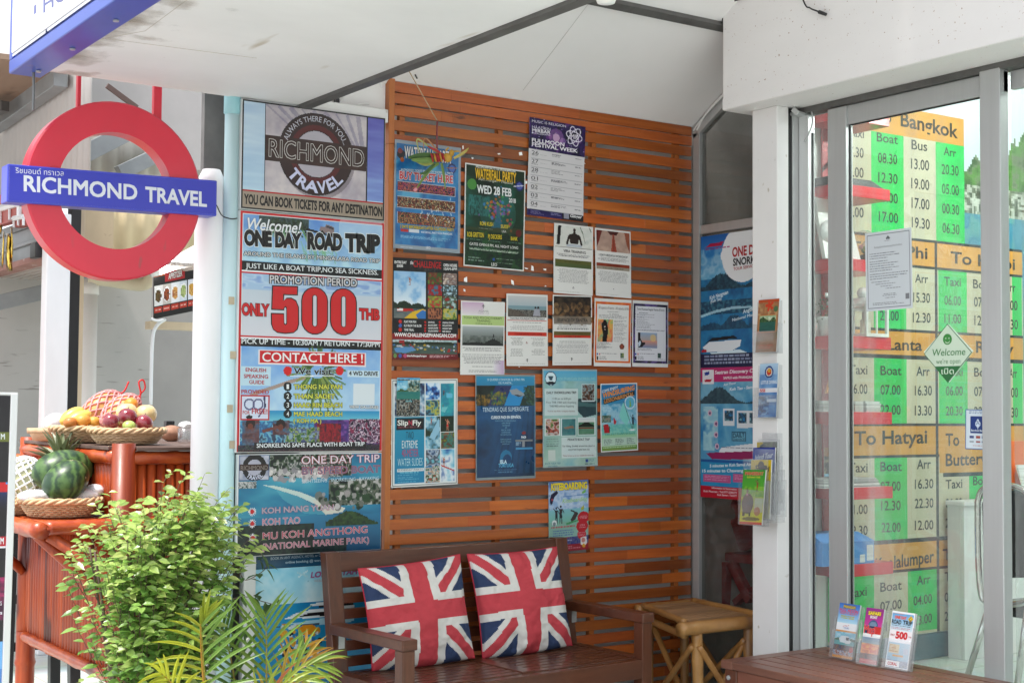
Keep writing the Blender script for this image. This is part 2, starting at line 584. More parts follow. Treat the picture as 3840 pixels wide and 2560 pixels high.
def build_prints():
 # every lettering used, as flat curves, converted in one go
 uniq = {}
 for p in PRINTS:
  for t in p.texts:
   uniq.setdefault((t['st'], t['bold']), None)
   if t['out']: uniq.setdefault((t['st'], round(t['bold'] + t['ow'], 4)), None)
 uniq.setdefault(('H', 0.), None)
 fat = {k: k[1] for k in uniq if k[1] > 0 and any(c in 'MW' for c in k[0])}   # pointed letters: thickened by shifted copies, a plain offset folds over
 obs = {}
 for k in uniq:
  c = bpy.data.curves.new('lettering', 'FONT')
  c.body = k[0]
  c.size = 1
  c.offset = k[1] - fat.get(k, 0)
  c.resolution_u = 3
  o = bpy.data.objects.new('lettering', c)
  COL.objects.link(o)
  obs[k] = o
 bpy.context.view_layer.update()
 dg = bpy.context.evaluated_depsgraph_get()
 for k, o in obs.items():
  me = o.evaluated_get(dg).to_mesh()
  v = np.zeros(len(me.vertices) * 3, np.float32)
  me.vertices.foreach_get('co', v)
  v = v.reshape(-1, 3).copy()
  v[:, 2] = 0
  ff = [tuple(f.vertices) for f in me.polygons]
  if k in fat and len(v):
   q, nv = fat[k], len(v)
   vv, f2 = [], []
   for i, (a, b) in enumerate(((0, 0), (.75, .75), (-.75, .75), (.75, -.75), (-.75, -.75))):
    vv.append(v + np.array([a * q, b * q, .05 * i], np.float32))
    f2 += [tuple(x + nv * i for x in f) for f in ff]
   v, ff = np.concatenate(vv), f2
  if any(c in 'MW' for c in k[0]) and len(v):      # strokes of M and W overlap in the font: every face its own hair of height
   idx = np.concatenate([np.array(f) for f in ff])
   z = np.concatenate([np.full(len(f), .04 * (i % 7) / 7) for i, f in enumerate(ff)])
   st = np.cumsum([0] + [len(f) for f in ff])
   v = v[idx]
   v[:, 2] += z
   ff = [tuple(range(st[i], st[i + 1])) for i in range(len(ff))]
  uniq[k] = (v, ff)
  o.evaluated_get(dg).to_mesh_clear()
 cap = uniq[('H', 0.)][0][:, 1].max()
 for k, o in obs.items():
  c = o.data
  bpy.data.objects.remove(o)
  bpy.data.curves.remove(c)
 for p in PRINTS:
  nx, ny = p.nx, p.ny
  gu, gv = np.meshgrid(np.linspace(0, 1, nx + 1), np.linspace(0, 1, ny + 1))
  def pos(u, v, l):
   u, v = np.asarray(u, float).ravel(), np.asarray(v, float).ravel()
   lf = np.array([p.lf(a, b) for a, b in zip(u, v)]) if p.wave else np.zeros(len(u))
   lf = lf + l + p.thick
   return np.array(p.TL)[None] + u[:,None] * np.array(p.U)[None] + v[:,None] * np.array(p.V)[None] + lf[:,None] * np.array(p.n)[None]
  V = [pos(gu, gv, 0)]
  keep = np.ones(ny * nx, bool)
  if p.mask is not None: keep = ~p.mask.ravel()
  if p.extra_only: keep[:] = False
  idx = np.arange((nx + 1) * (ny + 1)).reshape(ny + 1, nx + 1)
  Fq = np.stack([idx[1:, :-1], idx[1:, 1:], idx[:-1, 1:], idx[:-1, :-1]], -1).reshape(-1, 4)
  faces = Fq[keep].tolist()
  cols = [p.a.reshape(-1, 3)[keep]]
  solid = bool(keep.all())
  # rim and back
  o = (nx + 1) * (ny + 1)
  bk = 3 if not p.wave else max(1, min(nx, ny) // 10)
  rim = np.concatenate([idx[0, :], idx[1:, -1], idx[-1, -2::-1], idx[-2:0:-1, 0]])
  V.append(V[0][rim] - np.array(p.n)[None] * p.thick)
  k = len(rim) if solid else 0
  for i in range(k):
   j = (i + 1) % k
   faces.append([int(rim[i]), int(rim[j]), o + j, o + i])
  o += len(rim)
  ix, iy = np.unique(np.linspace(0, nx, bk + 1).astype(int)), np.unique(np.linspace(0, ny, bk + 1).astype(int))
  V.append(V[0][idx[np.ix_(iy, ix)].ravel()] - np.array(p.n)[None] * p.thick)
  w_ = len(ix)
  nb = 0
  for j in range(len(iy) - 1 if solid else 0):
   for i in range(w_ - 1):
    q = o + j * w_ + i
    faces.append([q, q + 1, q + 1 + w_, q + w_])
    nb += 1
  cols.append(np.ones((k + nb, 3), np.float32) * .85)
  o += len(ix) * len(iy)
  for pts, col, l in p.extra:
   q = np.array(pts)
   V.append(pos(q[:, 0], q[:, 1], l))
   faces.append(list(range(o, o + len(q))))
   o += len(q)
   cols.append(np.array([col], np.float32))
  for t in p.texts:
   base = uniq[(t['st'], t['bold'])]
   if not len(base[0]): continue
   x0, x1 = base[0][:, 0].min(), base[0][:, 0].max()
   todo = [(base, t['col'], t['lay'])]
   if t['out']: todo.insert(0, (uniq[(t['st'], round(t['bold'] + t['ow'], 4))], t['out'], t['lay'] - .5))
   for (vv, ff), col, lay in todo:
    if not len(vv): continue
    sx = (vv[:, 0] - x0) / max(x1 - x0, 1e-6)
    sy = vv[:, 1] / cap
    if 'arc' in t:
     c, r, a0, a1, h, flip = t['arc']
     if flip:
      an = np.radians(a0 + (a1 - a0) * sx)
      rr = r - sy * h
     else:
      an = np.radians(a0 + (a1 - a0) * sx)
      rr = r + sy * h
     u = c[0] + np.sin(an) * rr
     v = c[1] - np.cos(an) * rr * p.asp
    else:
     u = t['a'][0] + sx * (t['b'][0] - t['a'][0]) + sy * t['t'][0] + sy * t['shear'] * abs(t['t'][1]) / p.asp
     v = t['a'][1] + sx * (t['b'][1] - t['a'][1]) + sy * t['t'][1]
    V.append(pos(u, v, .0007 * (lay + vv[:, 2])))
    faces += [[i + o for i in f] for f in ff]
    o += len(u)
    cols.append(np.ones((len(ff), 3), np.float32) * PAINT(col))
  name, label, cat, group, material, parent = p.meta
  me = bpy.data.meshes.new(name)
  VV = np.concatenate(V)
  org = np.array(p.TL + p.U * .5 + p.V * .5)
  if parent:
   inv = np.array(world_of(parent).inverted())
   VV = VV @ inv[:3, :3].T + inv[:3, 3]
  else:
   VV = VV - org
  me.from_pydata(VV.tolist(), [], faces)
  C = np.clip(np.concatenate(cols), 0, 1)
  C = np.where(C <= .04045, C / 12.92, ((C + .055) / 1.055) ** 2.4) ** 1.2 * GAIN
  at = me.attributes.new('Col', 'FLOAT_COLOR', 'FACE')
  c4 = np.ones((len(C), 4), np.float32)
  c4[:, :3] = C
  at.data.foreach_set('color', c4.ravel())
  me.materials.append(material or PAPER)
  ob = bpy.data.objects.new(name, me)
  COL.objects.link(ob)
  if parent:
   ob.parent = parent
   if label: ob['label'] = label
  else:
   ob.location = org
   tag(ob, label, cat, group)
def print_mat(name, rough, coat=0., bump=.06):
 m = bpy.data.materials.new(name)
 m.use_nodes = True
 n = m.node_tree.nodes
 L = m.node_tree.links.new
 p = n['Principled BSDF']
 a = n.new('ShaderNodeAttribute')
 a.attribute_name = 'Col'
 L(a.outputs['Color'], p.inputs['Base Color'])
 tc = n.new('ShaderNodeTexCoord')
 nz = n.new('ShaderNodeTexNoise')
 nz.inputs['Scale'].default_value = 9
 nz.inputs['Detail'].default_value = 3
 L(tc.outputs['Object'], nz.inputs['Vector'])
 mr = n.new('ShaderNodeMapRange')
 mr.inputs['To Min'].default_value = rough * .7
 mr.inputs['To Max'].default_value = rough * 1.3
 L(nz.outputs['Fac'], mr.inputs['Value'])
 L(mr.outputs[0], p.inputs['Roughness'])
 b = n.new('ShaderNodeBump')
 b.inputs['Strength'].default_value = bump
 b.inputs['Distance'].default_value = .02
 L(nz.outputs['Fac'], b.inputs['Height'])
 L(b.outputs[0], p.inputs['Normal'])
 p.inputs['Coat Weight'].default_value = coat
 p.inputs['Coat Roughness'].default_value = .06
 return m
PAPER = print_mat('printed_paper', .5)
VINYL = print_mat('printed_vinyl', .32, .2, .05)
LAMI = print_mat('laminated_print', .3, .7, .14)
# ------------------------------------------------------------------ shared materials (plain real-world colours)
white_paint = mat('white_paint',(.77,.755,.75),.55,var=.06,scale=(2,2,2),bump=.12,bscale=70,spots=((.52,.48,.42),30,.69,(1,1,.6)))
soffit_m = mat('soffit_paint',(.78,.765,.77),.6,var=.07,scale=(1.2,2.2,1),bump=.05,bscale=14,spots=((.50,.43,.35),1.5,.655,(3.4,.9,1)))
ceil_m = mat('ceiling_paint', (.82, .80, .80), .65, var=.05, scale=(1.2, 1.2, 1.2), bump=.04, bscale=10)
fascia_m = mat('speckled_white_paint',(.78,.755,.745),.5,var=.05,scale=(3,1,3),bump=.08,bscale=50,spots=((.36,.22,.15),105,.69,(1,.75,1)))
alu = mat('brushed_aluminium', (.50, .51, .51), .42, metal=.55, var=.05, scale=(40, 40, 1.5))
alu_light = mat('light_aluminium', (.68, .69, .69), .4, metal=.35, var=.05, scale=(40, 40, 1.5))
black_m = mat('black_gap', (.012, .012, .013), .6)
dark_steel = mat('dark_steel', (.12, .117, .112), .5, metal=.3, var=.3, scale=(9, 9, 9), bump=.2, bscale=40)
grey_wall = mat('grey_render', (.2, .198, .195), .85, var=.22, scale=(3, 3, 3), bump=.25, bscale=35)
concrete = mat('pavement_concrete', (.36, .355, .34), .85, var=.15, scale=(1.4, 1.4, 1.4), bump=.3, bscale=20)
slat_wood = mat('orange_slat_wood',(.28,.054,.010),.36,col2=(.56,.155,.029),scale=(2.6,14,46),bump=.1,bscale=55,coat=.25,detail=7,contrast=.26,spots=((.10,.028,.010),3.2,.68,(1.6,6,9)))
post_wood = mat('orange_post_wood',(.36,.095,.017),.4,col2=(.54,.18,.04),scale=(30,30,2),bump=.1,bscale=55,coat=.2,detail=6)
bench_wood = mat('dark_bench_wood',(.055,.0165,.008),.30,col2=(.14,.044,.02),scale=(3.2,36,36),bump=.14,bscale=60,coat=.2,detail=7,contrast=.3)
bench_wood_v = mat('dark_bench_wood_upright',(.057,.017,.008),.32,col2=(.145,.046,.02),scale=(36,36,3.2),bump=.14,bscale=60,coat=.2,detail=7,contrast=.3)
table_wood = mat('brown_table_wood',(.10,.034,.020),.40,col2=(.19,.078,.050),scale=(34,2.6,34),bump=.16,bscale=60,coat=.12,detail=7,contrast=.3)
glass = clear_mat('shop_glass', (.94, .97, .955), .07, .01, haze=.07, ior=1.5, glare_scuff_scale=(9, 9, 1.1))  # streaky whitish haze painted in for the bright street's reflections
dark_glass = clear_mat('dark_window_glass', (.72, .72, .70), .034, .02, haze=.02, ior=1.5)
acrylic = clear_mat('scuffed_acrylic', (.955, .96, .965), .08, .05, haze=.07, ior=1.5, glare_scuff_scale=(9, 9, 1.1))
def tiles(name, c1, c2, mortar, sc):
 m = bpy.data.materials.new(name)
 m.use_nodes = True
 n = m.node_tree.nodes
 L = m.node_tree.links.new
 p = n['Principled BSDF']
 tc = n.new('ShaderNodeTexCoord')
 b = n.new('ShaderNodeTexBrick')
 b.offset = 0
 b.inputs['Color1'].default_value = (*c1, 1)
 b.inputs['Color2'].default_value = (*c2, 1)
 b.inputs['Mortar'].default_value = (*mortar, 1)
 b.inputs['Scale'].default_value = sc
 b.inputs['Brick Width'].default_value = .5
 b.inputs['Row Height'].default_value = .5
 b.inputs['Mortar Size'].default_value = .008
 L(tc.outputs['Object'], b.inputs['Vector'])
 nz = n.new('ShaderNodeTexNoise')
 nz.inputs['Scale'].default_value = 5
 nz.inputs['Detail'].default_value = 6
 L(tc.outputs['Object'], nz.inputs['Vector'])
 mx = n.new('ShaderNodeMix')
 mx.data_type = 'RGBA'
 mx.blend_type = 'OVERLAY'
 mx.inputs['Factor'].default_value = .35
 L(b.outputs['Color'], mx.inputs['A'])
 L(nz.outputs['Color'], mx.inputs['B'])
 L(mx.outputs['Result'], p.inputs['Base Color'])
 p.inputs['Roughness'].default_value = .35
 return m
tile_m = tiles('pale_green_tiles', (.55, .62, .57), (.5, .58, .53), (.35, .36, .34), 1.6)
shop_tile = tiles('shop_floor_tiles', (.6, .66, .61), (.57, .63, .59), (.38, .4, .38), 1.25)
# ------------------------------------------------------------------ ground
m = MB(); m.quad((-600,-600,-.02),(600,-600,-.02),(600,600,-.02),(-600,600,-.02)); m.build('ground',concrete,kind='structure')
m = MB(); m.box(1.25, 9, -2, 14, -.018, 0); m.build('terrace_floor', tile_m, kind='structure')
FZ = .31
m = MB(); m.box(4.24, 9, -1, 4.25, 0.001, FZ); m.build('shop_floor', shop_tile, kind='structure')
# ------------------------------------------------------------------ canopy over the terrace
SZ = 2.535
can = thing('canopy','white painted canopy ceiling above the bench with dark steel edge strip','canopy',(2.3,4.0,SZ))
m = MB(); m.box(1.285, 2.335, 2.4, 4.885, SZ, SZ + .035); m.build('soffit', soffit_m, can, bevel=.003)
m = MB(); m.box(2.335, 2.378, 2.4, 4.95, SZ - .012, SZ + .05); m.build('edge_strip', dark_steel, can)
m = MB(); m.box(2.378, 2.40, 3.3, 5.0, SZ + .03, 3.6); m.build('riser_board', ceil_m, can)
SLP = .58
def cz(y): return 2.695 + SLP * (4.9 - y)
m = MB(); m.hexa([(2.40,3.4,cz(3.4)),(4.40,3.4,cz(3.4)),(4.40,4.93,cz(4.93)),(2.40,4.93,cz(4.93)),(2.40,3.4,cz(3.4) + .02),(4.40,3.4,cz(3.4) + .02),(4.40,4.93,cz(4.93) + .02),(2.40,4.93,cz(4.93) + .02)])
m.build('ceiling_board', ceil_m, can)
m = MB(); m.bar((2.41,4.369,cz(4.369) - .014),(4.39,4.369,cz(4.369) - .014),.035,.024,upv=(0,SLP,1)); m.build('joint_strip',dark_steel,can)
m = MB()
m.tube([(3.35, 4.85, cz(4.85) - .002), (3.35, 4.39, cz(4.39) - .0005)], .0007, 6)
m.tube([(2.94,4.36,cz(4.36) - .002),(2.94,3.4,cz(3.4) - .0005)],.0007,6); m.build('board_joint',mat('faint_joint',(.45,.43,.41),.8),can)
m = MB(); m.box(4.02, 9.2, -3, 5.2, 3.9, 3.96); m.build('unseen_roof_sheet', grey_wall, can)
m = MB(); m.box(2.40, 3.99, -.8, 3.38, 3.9, 3.95); m.build('unseen_roof_sheet', ceil_m, can)  # unseen upper roof, added to keep the sun off the fascia
m = MB(); m.box(1.29, 2.378, 2.4, 4.9, SZ + .20, SZ + .22); m.build('unseen_roof_sheet', grey_wall, can)
# stains of rain along the outer edge of the soffit are in its paint; the little lamp base peeping at the top edge
m = MB(); m.lathe([(.001, -.018), (.024, -.016), (.03, 0.), (.03, .01)], (2.357, 3.02, SZ - .022), 16)
m.build('lamp_base', white_paint, can, smooth=True)
stain_m = bpy.data.materials.new('rain_stain'); stain_m.use_nodes = True
_n = stain_m.node_tree.nodes; _l = stain_m.node_tree.links.new; _p = _n['Principled BSDF']; _p.inputs['Base Color'].default_value = (.34,.26,.19,1); _p.inputs['Roughness'].default_value = .8
_tc = _n.new('ShaderNodeTexCoord'); _sx = _n.new('ShaderNodeSeparateXYZ'); _l(_tc.outputs['Object'],_sx.inputs[0]); _mr = _n.new('ShaderNodeMapRange'); _mr.inputs['From Min'].default_value = -.92; _mr.inputs['From Max'].default_value = -.66; _mr.inputs['To Min'].default_value = .26; _mr.inputs['To Max'].default_value = -.05; _l(_sx.outputs['X'],_mr.inputs['Value'])
_nz = _n.new('ShaderNodeTexNoise'); _nz.inputs['Scale'].default_value = 7; _nz.inputs['Detail'].default_value = 7; _l(_tc.outputs['Object'],_nz.inputs['Vector']); _ad = _n.new('ShaderNodeMath'); _l(_nz.outputs['Fac'],_ad.inputs[0]); _l(_mr.outputs[0],_ad.inputs[1])
_rp = _n.new('ShaderNodeValToRGB'); _rp.color_ramp.elements[0].position = .60; _rp.color_ramp.elements[1].position = .95; _rp.color_ramp.elements[1].color = (.42,.42,.42,1); _l(_ad.outputs[0],_rp.inputs['Fac']); _l(_rp.outputs['Color'],_p.inputs['Alpha'])
m = MB(); m.box(1.376, 1.66, 2.5, 4.882, SZ - .0012, SZ - .0004); m.build('rain_stain', stain_m, can)
m = MB(); m.tube([cs('b1',x,y,2,SZ - .0005) for x,y in ((690,262),(1250,335),(1770,402))],.0007,5); m.tube([cs('b1',x,y,2,SZ - .0005) for x,y in ((700,270),(1000,215),(1290,0))],.0006,5); m.build('crack',mat('stained_crack',(.45,.40,.34),.8),can)
# lightbox sign on the street edge of the canopy
blue_m = mat('blue_sign_paint',(.03,.07,.38),.35,var=.12,scale=(5,3,5),coat=.2,spots=((.16,.12,.25),5,.66,(1,.6,1)))
acr_w = mat('white_sign_face', (.86, .87, .89), .3, var=.03, scale=(2, 2, 2))
lb = thing('lightbox_sign', 'big white lightbox sign with blue frame above the canopy edge', 'sign', (1.28, 4.85, 2.5))
m = MB()
m.box(1.268, 1.373, 2.6, 4.85, 2.502, 2.545)
m.box(1.268, 1.373, 4.815, 4.85, 2.545, 3.3)
m.box(1.278, 1.373, 2.6, 4.815, 2.545, 3.3)
m.build('frame', blue_m, lb, bevel=.004)
m = MB(); m.box(1.262, 1.277, 2.6, 4.80, 2.56, 3.28); m.build('face', acr_w, lb, bevel=.003)
m = MB(); m.box(1.2655, 1.2675, 4.43, 4.80, 2.549, 2.558); m.box(1.2655, 1.2675, 3.2, 4.41, 2.549, 2.558)
m.build('edge_trim', alu_light, lb)
for y in (4.74, 4.38, 3.98):
 m = MB(); m.lathe([(.009, 0), (.009, .004), (.004, .007)], (1.335, y, 2.4955), 8); m.build('screw', alu, lb)
m = MB(); m.tube([(1.33,4.78,2.502),(1.333,4.782,2.44),(1.331,4.78,2.375)],.0045,8,tint=(.3,.3,.3)); m.build('bolt',alu,lb)
sg = Print(None,[(1.2615,4.79,3.26),(1.2615,3.3,3.26),(1.2615,3.3,2.57),(1.2615,4.79,2.57)],0,1.2615,cell=.03,bg=(.97,.97,.98),thick=.0004)
bl = (.34, .36, .62)
sg.text('HOTEL','b1',300,92,700,-160,104,col=bl,bold=.01); q = sg.uv('b1',244,82); sg.disc(q[0],q[1],.014,bl)
sg.finish('lettering_panel', None, None, material=VINYL, parent=lb)
# ------------------------------------------------------------------ slat wall
YS = 4.9
sw = thing('slat_wall', 'varnished orange wooden slat wall covered with pinned posters', 'wall', (2.745, YS, 0))
rng = random.Random(3)
m = MB()
zt = 2.690
zs = [zt, zt - .0455, zt - .091] + [zt - .091 - .0605 - .0582 * i for i in range(0, 44)]
for z in zs:
 if z - .0405 < 0: continue
 cuts = [2.768] + sorted(rng.uniform(2.85, 4.25) for _ in range(rng.choice((1, 2, 2, 3)))) + [4.322]
 dz, dy = rng.uniform(-.0012, .0012), rng.uniform(-.0015, .0015)
 for a, b in zip(cuts, cuts[1:]):
  k = rng.choice((rng.uniform(.45, .8), rng.uniform(.75, 1.1), rng.uniform(.8, 1.15)))
  m.box(a,b,YS + dy,YS + .012 + dy,z - .0418 + dz,z + dz,(k,k * rng.uniform(.84,1.06),k * rng.uniform(.75,1.05)))
m.build('slat_panel', slat_wood, sw, bevel=.0015)
m = MB(); m.box(2.741,2.7668,YS - .006,YS + .055,2.44,2.715); m.box(2.742,2.7668,YS - .005,YS + .055,0,2.439); m.build('end_post',post_wood,sw,bevel=.002)
m = MB()
for x in (2.80, 3.27, 3.76, 4.235):
 m.box(x, x + .024, YS + .0145, YS + .041, 0, 2.68)
m.build('batten', post_wood, sw)
m = MB(); m.box(2.768, 2.797, YS + .030, YS + .0415, 0, 2.68); m.build('backing_strip', white_paint, sw)
bw = MB(); bw.box(2.745, 4.36, 4.9425, 5.1, 0, 2.78)
o = bw.build('rear_wall',mat('pale_grey_render',(.45,.45,.44),.85,var=.15,scale=(3,3,3))); tag(o,'grey rendered wall showing between the orange wooden slats','wall')
m = MB(); m.box(2.395,2.74,4.925,4.96,SZ - .03,2.80); o = m.build('corner_wall',ceil_m); tag(o,'small white wall patch with cables above the logo board','wall')
m = MB(); m.box(2.36,2.725,4.872,4.915,2.515,2.567); o = m.build('cable_box',white_paint,bevel=.003); tag(o,'long white cable trunking along the top of the logo board','trunking')
# paper scraps left by old posters
m = MB()
scr = [('s3',1318,1185,9,30),('b6',708,277,12,6),('b6',834,277,12,14),('b6',553,303,6,6),('b6',512,1015,12,20),('b6',788,1030,10,22),
       ('b6',870,950,14,10),('b6',905,950,8,18),('b6',975,955,12,9),('b6',985,1055,10,7),('b6',505,1078,7,14),('b6',1210,333,8,4),('b6',868,445,7,12),('b7',1035,636,5,4)]
for c, x, y, a, b in scr:
 q = [cs(c,x + a * rng.uniform(-1,-.3),y - b * rng.uniform(.2,1),1,YS - .004),cs(c,x + a * rng.uniform(.2,1),y - b * rng.uniform(-.2,.9),1,YS - .004),cs(c,x + a * rng.uniform(.5,1),y + b * rng.uniform(.2,1),1,YS - .004),cs(c,x - a * rng.uniform(.0,1),y + b * rng.uniform(.4,1),1,YS - .004)]
 m.prism(q, (0, .003, 0))
o = m.build('paper_scrap', PAPER, kind='stuff'); tag(o, 'torn white paper scraps stuck on the slats', 'paper scraps')
# ------------------------------------------------------------------ side window with slanted head
XW = 4.33
win = thing('side_window','dark window with slanted aluminium head at the corner of the slat wall','window',(XW,4.6,0))
m = MB(); m.box(XW - .004, XW + .04, 4.853, 4.897, 0, 2.66); m.build('jamb', alu, win, bevel=.002)
m = MB(); m.box(XW + .002, XW + .036, 4.276, 4.852, 2.196, 2.236); m.build('transom', alu, win, bevel=.002)
m = MB(); m.bar((XW + .018,4.905,cz(4.905) - .035),(XW + .018,4.25,cz(4.25) - .035),.044,.05,upv=(0,SLP,1)); m.build('slanted_head',alu,win,bevel=.002)
m = MB(); m.box(XW + .014,XW + .019,4.276,4.852,.05,2.195); m.hexa([(XW + .014,4.276,2.237),(XW + .019,4.276,2.237),(XW + .019,4.852,2.237),(XW + .014,4.852,2.237),(XW + .014,4.276,cz(4.276) - .06),(XW + .019,4.276,cz(4.276) - .06),(XW + .019,4.852,cz(4.852) - .06),(XW + .014,4.852,cz(4.852) - .06)])
m.build('pane', dark_glass, win)
m = MB(); m.tube(smooth_path([(XW - .004,4.87,2.672),(XW - .012,4.80,2.735),(XW - .01,4.7,2.798),(XW - .006,4.5,2.91)]),.004,8); m.tube(smooth_path([(XW - .012,4.885,2.672),(XW - .016,4.80,2.728),(XW - .012,4.7,2.79),(XW - .008,4.5,2.90)]),.003,8)
o = m.build('white_cable', white_paint, smooth=True); tag(o, 'white cable running up the slanted window head', 'cable')
room_m = mat('store_room_plaster', (.62, .61, .58), .9, var=.3, scale=(2, 2, 2))
m = MB(); m.box(4.37, 6.0, 5.0, 5.08, 0, 3.1); m.box(5.9, 6.0, 4.32, 5.0, 0, 3.1); m.box(4.37, 6, 4.32, 5.0, 3.1, 3.16)
o = m.build('store_room_wall', room_m); tag(o, 'dim plaster wall of the store room behind the dark window', 'wall')
# red stool and round red bag inside the store room
red_dim = mat('red_lacquer', (.48, .03, .035), .35, var=.25, scale=(8, 8, 8))
XR = 4.62
k1 = lambda x, y, X_=XR: cs('k1', x, y, 0, X_)
st = thing('red_stool', 'dark red stool with slanted legs behind the dark window', 'stool', (XR, k1(400, 900).y, 0))
zs_ = k1(430, 905).z; ya, yb = k1(240, 880).y, k1(900, 930).y
m = MB(); m.box(XR, XR + .36, yb, ya, zs_ - .02, zs_ + .02); m.build('seat', red_dim, st, bevel=.006)
for a, b in ((k1(390, 960), k1(350, 1700)), (k1(450, 960), k1(680, 1420))):
 m = MB(); m.bar(a, b, .042, .042, upv=(1, 0, 0)); m.build('leg', red_dim, st, bevel=.004)
m = MB(); m.bar(k1(500, 1440), k1(680, 1280), .03, .04, upv=(1, 0, 0)); m.build('brace', red_dim, st, bevel=.004)
c = k1(560, 390, XR + .1); r_ = abs(k1(560, 390).z - k1(560, 800).z); m = MB()
for i in range(9):
 a = r_ * (.25 + .75 * i / 8); m.tube([c + Vector((.05 * (1 - i / 8) * -1,a * .9 * math.cos(t),a * math.sin(t))) for t in np.linspace(0,2 * math.pi,28,endpoint=False)],.016,8,closed=True,tint=(1 - .06 * i,1 - .05 * i,1 + .06 * i))
m.ball(c + Vector((.03, 0, 0)), .04, r_ * .9, r_)
o = m.build('round_basket',red_dim,smooth=True); tag(o,'round ribbed dark red basket standing on the dark red stool','basket')
# ------------------------------------------------------------------ pillar, fascia, glass front
pil = MB(); pil.box(4.1, 4.165, 4.133, 4.275, 0, 2.6305)
o = pil.build('pillar',white_paint,bevel=.003); tag(o,'chipped white pillar holding plastic brochure pockets','pillar')
m = MB(); m.box(4.165, 4.36, 4.27, 4.31, 0, 2.95); m.box(4.33, 4.36, 4.2, 4.28, 2.63, 2.95)
o = m.build('corner_lining', room_m); tag(o, 'dark narrow lining between the white pillar and window glass', 'wall')
fb = thing('fascia_box', 'large speckled white boxed beam above the glass shop front', 'beam', (4.12, 2.2, 2.631))
m = MB(); m.box(4.0, 4.258, -2, 4.344, 2.631, 3.9); m.build('casing', fascia_m, fb, bevel=.004)
m = MB(); m.box(3.9968, 3.9998, -2, 4.341, 2.634, 2.678); m.build('trim_board', fascia_m, fb)
sf = thing('shop_front','aluminium framed sliding glass shop front beside the white pillar','shop front',(4.25,3.6,FZ))
m = MB(); m.box(4.168, 4.20, 4.14, 4.26, 0, 2.628); m.build('shadow_gap', black_m, sf)
m = MB(); m.box(4.19, 4.262, 4.135, 4.192, .02, 2.628); m.build('jamb', alu, sf, bevel=.002)
m = MB(); m.box(4.224, 4.262, 4.082, 4.133, .02, 2.60); m.build('jamb', alu_light, sf, bevel=.002)
m = MB(); m.box(4.215, 4.29, -1, 4.134, 2.606, 2.6305); m.build('head_track', dark_steel, sf, bevel=.002)
ZL = 2.528
m = MB(); m.box(4.236, 4.264, 3.156, 3.98, ZL, 2.604); m.build('leaf_rail', alu, sf, bevel=.002)
m = MB(); m.box(4.226, 4.266, 3.882, 3.979, FZ, 2.603); m.build('stile', alu, sf, bevel=.003)
m = MB(); m.box(4.214, 4.262, 3.156, 3.242, FZ, 2.612); m.build('stile', alu, sf, bevel=.003)
m = MB(); m.box(4.266, 4.29, -1, 3.15, ZL + .01, 2.604); m.build('leaf_rail', alu, sf, bevel=.002)
m = MB(); m.box(4.262, 4.29, 3.03, 3.085, FZ, 2.605) ; m.build('stile', alu, sf, bevel=.002)
seal = MB()
for y in (4.0815, 3.8815, 3.2445): seal.box(4.244, 4.254, y - .004, y, FZ, ZL)
seal.box(4.244, 4.254, 3.2445, 3.8775, ZL - .004, ZL); seal.build('rubber_seal', black_m, sf)
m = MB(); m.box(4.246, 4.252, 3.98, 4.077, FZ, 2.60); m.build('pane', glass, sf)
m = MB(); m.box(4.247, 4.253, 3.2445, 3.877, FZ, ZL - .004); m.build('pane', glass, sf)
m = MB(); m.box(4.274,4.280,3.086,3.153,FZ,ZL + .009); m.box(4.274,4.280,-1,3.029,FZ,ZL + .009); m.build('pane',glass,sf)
m = MB(); m.bar((4.18,4.115,2.606),(4.245,4.115,2.60),.05,.012); m.bar((4.18,4.12,2.622),(4.19,4.10,2.60),.03,.02); m.build('bracket',alu,sf,bevel=.002)
m = MB(); m.tube(smooth_path([(4.222,4.06,2.615),(4.216,4.05,2.56),(4.218,4.07,2.525),(4.222,4.10,2.49)]),.004,8)
o = m.build('loose_cable', alu, smooth=True); tag(o, 'short grey cable end curling out of the door head', 'cable')
blackc = mat('black_cable', (.015, .015, .016), .5)
a, b_ = cs('c8', 780, 0, 0, 3.985), cs('c8', 945, 105, 0, 3.985)
m = MB(); m.tube(smooth_path([a + Vector((0,.1,.25)),a,cs('c8',830,58,0,3.985),cs('c8',880,80,0,3.98),b_]),.003,8); m.tube([cs('c8',893,86,0,3.978),b_],[.0075,.006],8)
o = m.build('dangling_cable',blackc,smooth=True); tag(o,'thin black cable with plug dangling over the speckled beam','cable')
m = MB(); m.tube(smooth_path([cs('c8',350,-8,0,3.99),cs('c8',225,25,0,3.985),cs('c8',204,70,0,3.992),(4.03,4.36,2.93)]),.004,8)
o = m.build('corner_cable',blackc,smooth=True); tag(o,'black cable hugging the upper corner of the speckled beam','cable')
# ------------------------------------------------------------------ shop interior
YT = 4.25
int_w = mat('shop_wall_paint', (.8, .82, .8), .5, var=.03, scale=(1, 1, 1))
m = MB(); m.box(4.262,9,YT,YT + .018,FZ,3.0); o = m.build('shop_wall',int_w); tag(o,'white inner wall of the shop behind the red shelves','wall')
m = MB(); m.box(8.2,8.3,-1,YT,FZ,3.0); m.box(4.3,8.2,-1.1,-1,FZ,3.0); o = m.build('shop_back_wall',int_w); tag(o,'pale far wall deep inside the shop','wall')
m = MB(); m.box(4.262,9,-1.1,YT + .02,3.0,3.05); o = m.build('shop_ceiling',int_w); tag(o,'white ceiling inside the shop','ceiling')
lampm = mat('tube_light', (.9, .92, .95), .3, emit=((.93, 1, .97), 112))
tl = thing('tube_lamp', 'long white fluorescent tube lamp on the shop ceiling', 'lamp', (5.3, 2.95, 2.99))
m = MB(); m.box(4.62, 5.92, 2.92, 2.98, 2.96, 2.999); m.build('housing', int_w, tl, bevel=.003)
